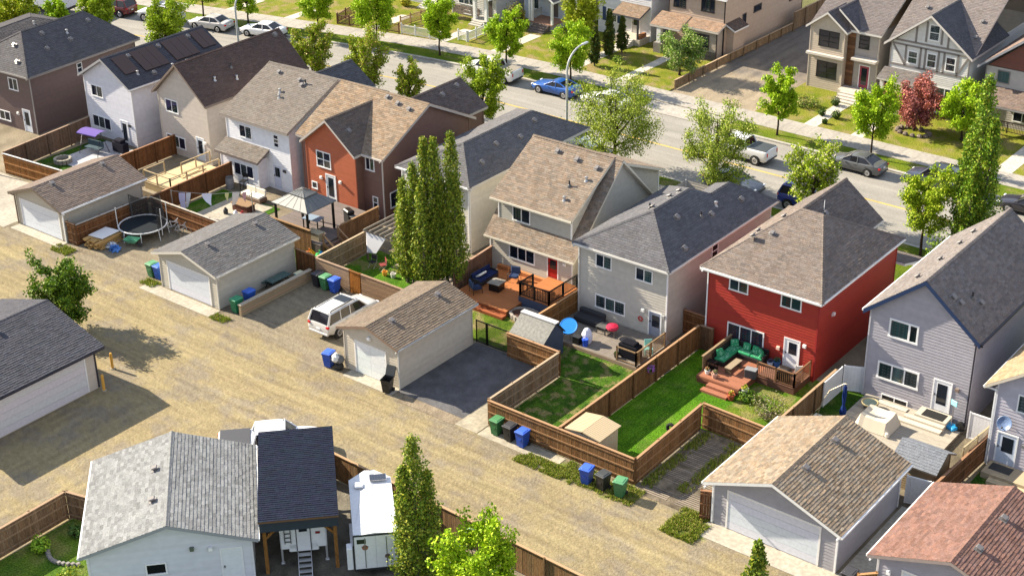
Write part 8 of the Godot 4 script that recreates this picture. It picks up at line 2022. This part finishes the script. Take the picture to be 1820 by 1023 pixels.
# ---------------------------------------------------------------- street
func street_things() -> void:
	var m: MB
	for q in [[-25.0, -36.4, "tall grey street lamp with curved arm behind the tan roofed house"], [-59.4, -32.4, "grey street lamp pole behind the solar panel roof at the left"]]:
		var o := thing("street_lamp", q[2], "street lamp", V(q[0], 0.1, q[1]), 0, "street lamps")
		m = MB.new(); m.col = Color(0.4, 0.41, 0.41)
		var p := []
		var r := []
		for i in 9:
			p.append(V(0, i * 0.88, 0)); r.append(0.12 - i * 0.004)
		for i in range(1, 9):
			var a := PI / 2 * i / 8
			p.append(V(0, 7.04 + 1.65 * sin(a), -2.1 * (1.0 - cos(a)))); r.append(0.085 - i * 0.002)
		m.tube(p, r, 8); part(m, "pole", M.paint, o)
		m = MB.new(); m.col = Color(0.55, 0.56, 0.56); m.cbox(V(0, 8.7, -2.45), V(0.26, 0.14, 0.75), 0.05); part(m, "lamp_head", M.metal, o)
		m = MB.new(); m.col = Color(0.3, 0.3, 0.3); m.lathe(V(0, 0, 0), [[0.2, 0], [0.2, 0.1], [0.12, 0.3]], 10); part(m, "base", M.metal, o)
	car("silver sedan parked left of the white sedan across the street", "sedan", "sedan", V(-74.3, 0, -42.1), 11, Color(0.42, 0.41, 0.4))
	car("white sedan parked behind the brown gable roof across the street", "sedan", "sedan", V(-68.2, 0, -43.6), 12, Color(0.72, 0.72, 0.72))
	car("dark red SUV parked at the upper left", "SUV", "suv", V(-86.6, 0, -39.5), 12, Color(0.11, 0.006, 0.01))
	car("pale silver hatchback hidden behind the leafy tree at the upper left", "hatchback", "suv", V(-80.6, 0, -40.9), 12, Color(0.5, 0.51, 0.53))
	car("white pickup truck parked across the street left of the blue coupe", "pickup truck", "pickup", V(-41.5, 0, -47.3), 2, Color(0.68, 0.67, 0.65), "pickup_truck", Color(0.25, 0.22, 0.19))
	car("bright blue coupe parked near the street lamp", "coupe", "coupe", V(-34.2, 0, -47.5), 0, Color(0.014, 0.075, 0.3))
	car("silver car seen through the large bare tree", "car", "sedan", V(-28.6, 0, -47.4), 0, Color(0.5, 0.5, 0.5))
	car("silver-white pickup truck with dark bed cover on the road", "pickup truck", "pickup", V(-13.2, 0, -44.3), 0, Color(0.6, 0.6, 0.6), "pickup_truck", Color(0.05, 0.055, 0.065))
	car("dark grey sedan parked before the half-timbered house", "sedan", "sedan", V(-4.4, 0, -47.4), 0, Color(0.085, 0.088, 0.092))
	car("dark navy SUV half hidden by the tall columnar tree", "SUV", "suv", V(2.4, 0, -47.7), 0, Color(0.035, 0.04, 0.065))
	car("black sedan at the right edge of the street", "sedan", "sedan", V(9.9, 0, -47.5), 0, Color(0.02, 0.022, 0.03))
	car("white car parked on the near side below the street lamp", "car", "sedan", V(-25.6, 0, -38.2), 180, Color(0.7, 0.71, 0.73))
	car("dark slate car on the near side behind the hip roof", "car", "sedan", V(-10.3, 0, -38.3), 180, Color(0.07, 0.08, 0.1))
	car("blue hatchback on the near side behind the front gable of the red house", "hatchback", "suv", V(-3.5, 0, -38.3), 180, Color(0.012, 0.03, 0.2))
	var o := thing("box_truck", "white box truck parked at the top left corner", "truck", V(-94.0, 0, -35.8), 14, "vehicles parked along the street")
	m = MB.new(); m.col = Color(0.7, 0.7, 0.73); m.cbox(V(0.6, 2.1, 0), V(6.6, 2.7, 2.4), 0.04); part(m, "cargo_box", M.paint, o)
	m = MB.new(); m.col = Color(0.68, 0.68, 0.7); m.cbox(V(-3.6, 1.4, 0), V(1.7, 1.9, 2.2), 0.15); part(m, "cab", M.paint, o)
	m = MB.new(); m.col = Color(0.015, 0.015, 0.02); m.bx(-4.47, -4.44, 1.5, 2.2, -0.95, 0.95); part(m, "windscreen", M.glass, o)
	m = MB.new(); m.col = Color(0.04, 0.04, 0.04); m.bx(-4.2, 3.9, 0.5, 0.75, -1.0, 1.0); part(m, "chassis", M.metal, o)
	for x in [-3.4, 2.2]:
		for s in [-1, 1]:
			m = MB.new(); m.col = Color(0.02, 0.02, 0.02); m.tube([V(x, 0.45, s * 0.8), V(x, 0.45, s * 1.12)], [0.45, 0.45], 14); part(m, "wheel", M.rubber, o)
	# flower bed and boulders under the pink tree
	o = thing("rock_bed", "low rock bed with boulders under the pink tree", "garden bed", V(-4.0, 0.13, -57.2))
	for i in 14:
		var a := TAU * i / 14
		m = MB.new(); var f := rf(0.7, 1.2); m.col = Color(0.3 * f, 0.24 * f, 0.2 * f); m.lathe(V(cos(a) * 1.4, 0, sin(a) * 0.9), [[0.22, 0], [0.25, 0.12], [0.14, 0.26], [0, 0.28]], 6); part(m, "boulder", M.stone, o)

# ---------------------------------------------------------------- trees and plants
func trees() -> void:
	var sp := [Color(0.23, 0.33, 0.012), Color(0.31, 0.4, 0.015), Color(0.17, 0.25, 0.012), Color(0.36, 0.41, 0.03)]
	var br := [Color(0.22, 0.36, 0.01), Color(0.29, 0.43, 0.012), Color(0.36, 0.46, 0.018)]
	var mix := [Color(0.25, 0.33, 0.014), Color(0.33, 0.39, 0.02), Color(0.36, 0.28, 0.09), Color(0.19, 0.26, 0.014)]
	var gn := "young trees along the near boulevard"
	var gf := "young trees along the far boulevard"
	tree("street_tree", "round leafy boulevard tree left of the dark porch gable", V(-52.2, 0.12, -34.5), 6.3, 1.75, 1.7, mix, 1.6, 0.12, gn)
	tree("street_tree", "tall boulevard tree behind the white house's dark front gable", V(-46.2, 0.12, -35.2), 7.1, 1.8, 1.3, mix, 1.6, 0.12, gn)
	tree("street_tree", "small boulevard tree between the two dark front gables", V(-41.3, 0.12, -35.5), 5.0, 1.05, 1.4, mix, 0.9, 0.12, gn)
	tree("street_tree", "boulevard tree beside the orange house's front gable", V(-33.2, 0.12, -35.7), 7.2, 1.8, 1.3, sp, 1.6, 0.12, gn)
	tree("street_tree", "large spreading sparse tree behind the tan roof", V(-19.8, 0.12, -35.7), 8.0, 3.3, 1.0, [Color(0.26, 0.33, 0.03), Color(0.32, 0.36, 0.05), Color(0.2, 0.26, 0.025)], 1.7, 0.095, gn, 0.16, 0.05)
	tree("street_tree", "tall sparse tree with pale twigs behind the charcoal hip roof", V(-10.5, 0.12, -35.7), 8.2, 2.45, 1.0, [Color(0.26, 0.33, 0.03), Color(0.34, 0.36, 0.08), Color(0.2, 0.28, 0.025)], 1.6, 0.095, gn, 0.14, 0.05)
	tree("street_tree", "boulevard tree with pale blossoms left of the dark front gable", V(-2.2, 0.12, -35.7), 6.4, 2.0, 1.9, sp + [Color(0.5, 0.45, 0.34)], 1.6, 0.12, gn)
	tree("street_tree", "round boulevard tree with a clear trunk right of the red house", V(6.47, 0.12, -35.7), 6.6, 1.65, 1.9, sp, 1.3, 0.11, gn)
	tree("street_tree", "leafy tree over the solar panel roof", V(-68.3, 0.12, -31.3), 6.8, 1.95, 2.3, sp, 1.4, 0.13, gn)
	tree("street_tree", "leafy tree beside the dark red SUV", V(-76.3, 0.12, -29.7), 6.6, 1.5, 2.6, sp, 1.4, 0.13, gn)
	tree("street_tree", "small tree in front of the white box truck", V(-81.3, 0.12, -28.6), 5.0, 1.15, 2.0, br, 1.3, 0.13, gn)
	tree("street_tree", "yellow-green tree in the top left corner", V(-86.6, 0.12, -27.5), 5.6, 2.1, 1.2, [Color(0.3, 0.33, 0.01), Color(0.36, 0.38, 0.02), Color(0.2, 0.28, 0.01)], 1.5, 0.14, gn)
	for q in [[-77.3, -43.7, 6.3, 1.8, "far boulevard tree above the silver sedan"], [-71.8, -44.9, 6.3, 1.7, "far boulevard tree above the white sedan"], [-63.4, -46.6, 5.9, 1.5, "far boulevard tree at the left of the brown picket fence"], [-56.7, -48.0, 6.4, 2.1, "far boulevard tree in front of the brown picket fence"], [-49.5, -49.1, 6.3, 1.45, "far boulevard tree in front of the white picket fence"], [-41.8, -49.8, 5.8, 1.55, "far boulevard tree behind the white pickup truck"], [-34.5, -50.0, 5.8, 1.75, "far boulevard tree behind the blue coupe"], [-13.0, -50.0, 5.9, 1.3, "far boulevard tree right of the concrete driveway"], [-4.4, -50.0, 6.6, 1.75, "far boulevard tree before the half-timbered house"]]:
		tree("street_tree", q[4], V(q[0], 0.12, q[1]), q[2], q[3], 1.5, br, 1.5, 0.12, gf, 0.085)
	tree("weeping_willow", "yellow-green weeping willow between the porch houses", V(-39.3, 0.13, -58.4), 7.6, 1.75, 0.7, [Color(0.34, 0.36, 0.02), Color(0.26, 0.32, 0.015)], 1.6, 0.13)
	tree("garden_tree", "low spreading garden tree beside the tan house walk", V(-27.7, 0.13, -57.9), 4.4, 1.9, 0.7, [Color(0.1, 0.2, 0.02), Color(0.2, 0.3, 0.05), Color(0.3, 0.33, 0.14)], 1.2, 0.11)
	tree("garden_tree", "pink leaved ornamental tree before the half-timbered house", V(-4.2, 0.13, -57.7), 4.6, 2.0, 0.7, [Color(0.36, 0.11, 0.1), Color(0.45, 0.18, 0.15), Color(0.26, 0.07, 0.07)], 1.4, 0.12)
	tree("garden_tree", "bright green garden tree right of the pink tree", V(-0.1, 0.13, -58), 5.2, 1.8, 0.6, br, 1.4, 0.12)
	bush("garden_shrub", "large bronze and green shrub beside the gabled porch", V(-48.9, 0.13, -60.3), V(1.5, 1.7, 1.2), [Color(0.22, 0.15, 0.025), Color(0.07, 0.09, 0.025), Color(0.16, 0.17, 0.025)], 1500, 0.1)
	bush("garden_shrub", "round yellow shrub by the steps at the top edge", V(-63.0, 0.13, -59.4), V(0.8, 0.7, 0.7), [Color(0.4, 0.34, 0.02), Color(0.25, 0.26, 0.02)], 600, 0.09)
	for q in [[-35.6, -55.4, 3.5, "nearest dark cedar column beside the white porch house"], [-35.8, -58.1, 4.4, "tallest dark cedar column beside the white porch house"], [-35.75, -60.2, 3.2, "farthest dark cedar column by the porch steps"], [-57.6, -59.2, 4.2, "dark cedar column left of the stone based house"]]:
		column_tree("cedar", q[3], V(q[0], 0.13, q[1]), [[0, 0, q[2], 0.52]], [Color(0.045, 0.085, 0.015), Color(0.07, 0.1, 0.015), Color(0.1, 0.09, 0.015)], 2.6, 0.09, "cedar columns", 0.1)
	for q in [[-12.3, -59.2, 0.55, "round clipped shrub beside the concrete landing"], [-12.1, -56.3, 0.42, "clipped shrub at the left of the tan house walk"], [-10.8, -56.4, 0.5, "largest clipped ball shrub at the right of the walk"], [-11.0, -54.7, 0.3, "small clipped shrub nearest the pavement"]]:
		bush("clipped_shrub", q[3], V(q[0], 0.13, q[1]), V(q[2], q[2], q[2]), [Color(0.04, 0.08, 0.012), Color(0.06, 0.1, 0.014)], 420, 0.07, "shrub", "clipped shrubs")
	bush("garden_shrub", "loose flowering shrubs before the modern tan house", V(-14.4, 0.13, -57.6), V(1.7, 0.55, 1.3), [Color(0.16, 0.22, 0.03), Color(0.3, 0.26, 0.1), Color(0.1, 0.16, 0.02)], 900, 0.08)
	bush("garden_shrub", "low green shrub at the foot of the cedar columns", V(-34.3, 0.13, -57.4), V(0.6, 0.45, 0.6), [Color(0.12, 0.2, 0.02), Color(0.18, 0.26, 0.03)], 350, 0.08)
	# tall columns
	var asp := [Color(0.14, 0.2, 0.02), Color(0.22, 0.28, 0.027), Color(0.31, 0.31, 0.035), Color(0.09, 0.145, 0.016)]
	column_tree("columnar_aspen", "huge columnar aspen on the near boulevard at the right", V(9.6, 0.12, -36.2), [[0, 0, 13.4, 1.25], [0.9, 0.5, 10.8, 0.95], [-0.9, -0.4, 9.5, 0.9], [0.2, 1.0, 7.5, 0.9]], [Color(0.13, 0.24, 0.015), Color(0.2, 0.3, 0.02), Color(0.24, 0.27, 0.025), Color(0.08, 0.15, 0.014)], 1.1, 0.095, "", 1.5)
	bush("garden_shrub", "leafy shrub at the foot of the huge columnar aspen", V(8.6, 0.1, -33.6), V(1.1, 2.1, 1.0), [Color(0.1, 0.18, 0.015), Color(0.16, 0.22, 0.02)], 1100, 0.1)
	column_tree("columnar_aspen", "left aspen of the clump beside the pergola", V(-20.1, 0.03, -11.3), [[-0.3, 0, 7.2, 0.8], [0.75, 0.1, 8.6, 0.8], [0.2, 0.6, 6.0, 0.8]], asp, 1.3, 0.085, "aspens in the pergola yard")
	column_tree("columnar_aspen", "middle aspen of the clump beside the pergola", V(-18.5, 0.03, -11.4), [[0, 0, 10.5, 0.8], [0.8, -0.1, 10.7, 0.8], [0.3, 0.7, 7.5, 0.8]], asp, 1.3, 0.085, "aspens in the pergola yard")
	column_tree("columnar_aspen", "right aspen of the clump nearest the orange deck", V(-17.0, 0.03, -12.4), [[0, 0, 10.9, 0.85], [0.55, 0.4, 8.4, 0.8], [-0.5, 0.6, 7.8, 0.8]], asp, 1.3, 0.085, "aspens in the pergola yard", 0.9)
	column_tree("columnar_aspen", "tall aspen beside the white cargo trailer", V(2.45, 0.02, 13.7), [[0, 0, 8.4, 1.0], [0.4, -0.5, 6.4, 0.75], [-0.4, 0.3, 6.8, 0.75]], asp, 1.4, 0.075)
	tree("garden_tree", "bright green young tree beside the leaning clothes pole", V(6.9, 0.02, 14.4), 6.3, 1.75, 1.3, br, 1.6, 0.11)
	tree("garden_tree", "dark leafed tree at the lane behind the charcoal roofed garage", V(-33.7, 0, 7.4), 5.2, 1.75, 0.5, [Color(0.09, 0.17, 0.012), Color(0.16, 0.23, 0.014), Color(0.06, 0.11, 0.012)], 1.4, 0.12)
	column_tree("cedar", "small evergreen tip at the bottom edge before the grey garage", V(17.0, 0, 6.0), [[0, 0, 4.3, 0.75]], asp, 1.6, 0.1, "", 0.2, 1.0)
	bush("garden_shrub", "sparse greyish shrub in front of the red house railing", V(8.6, 0.03, -10.6), V(1.7, 0.95, 1.3), [Color(0.2, 0.17, 0.1), Color(0.14, 0.15, 0.06), Color(0.26, 0.22, 0.15)], 900, 0.06)
	bush("garden_shrub", "leafy green plants at the foot of the red house deck", V(6.6, 0.03, -11.4), V(0.7, 0.4, 0.7), [Color(0.06, 0.13, 0.015), Color(0.14, 0.22, 0.02)], 420, 0.07)
	bush("garden_shrub", "bright shrub in the lower left garden by the slatted fence", V(-15.0, 0.02, 23.3), V(0.65, 0.6, 0.65), [Color(0.16, 0.3, 0.02), Color(0.24, 0.36, 0.03)], 500, 0.08)
	bush("garden_shrub", "dark shrub in the fence corner of the lower left garden", V(-14.6, 0.02, 21.4), V(0.55, 0.5, 0.5), [Color(0.04, 0.09, 0.02), Color(0.07, 0.13, 0.03)], 350, 0.07)
	bush("garden_shrub", "yellow-green bush against the pale grey garage at the lower left", V(-11.5, 0.02, 24.2), V(0.6, 0.7, 0.9), [Color(0.22, 0.26, 0.02), Color(0.12, 0.2, 0.02)], 600, 0.08)
	# weeds along the lane
	var wd := [Color(0.15, 0.22, 0.018), Color(0.23, 0.27, 0.03), Color(0.3, 0.26, 0.08)]
	weeds("weeds", -0.8, 3.2, 0.9, 2.0, 1500, wd, 0.0, 0.12); weeds("weeds", 2.0, 7.0, 0.15, 1.8, 1900, wd, 0.0, 0.12); weeds("weeds", 9.4, 11.4, 0.1, 2.6, 1800, wd, 0.0, 0.15); weeds("weeds", -44.5, -42.6, -0.4, 0.6, 350, wd)
	weeds("weeds", 6.3, 7.0, -6.8, -0.3, 500, wd); weeds("weeds", 8.2, 8.9, -6.8, -1.0, 400, wd); weeds("weeds", -53.5, -50.6, -6.6, -5.6, 200, wd); weeds("weeds", -34.9, -33.6, -0.6, 0.2, 150, wd); weeds("weeds", -27.2, -25.8, 0.1, 0.8, 120, wd)
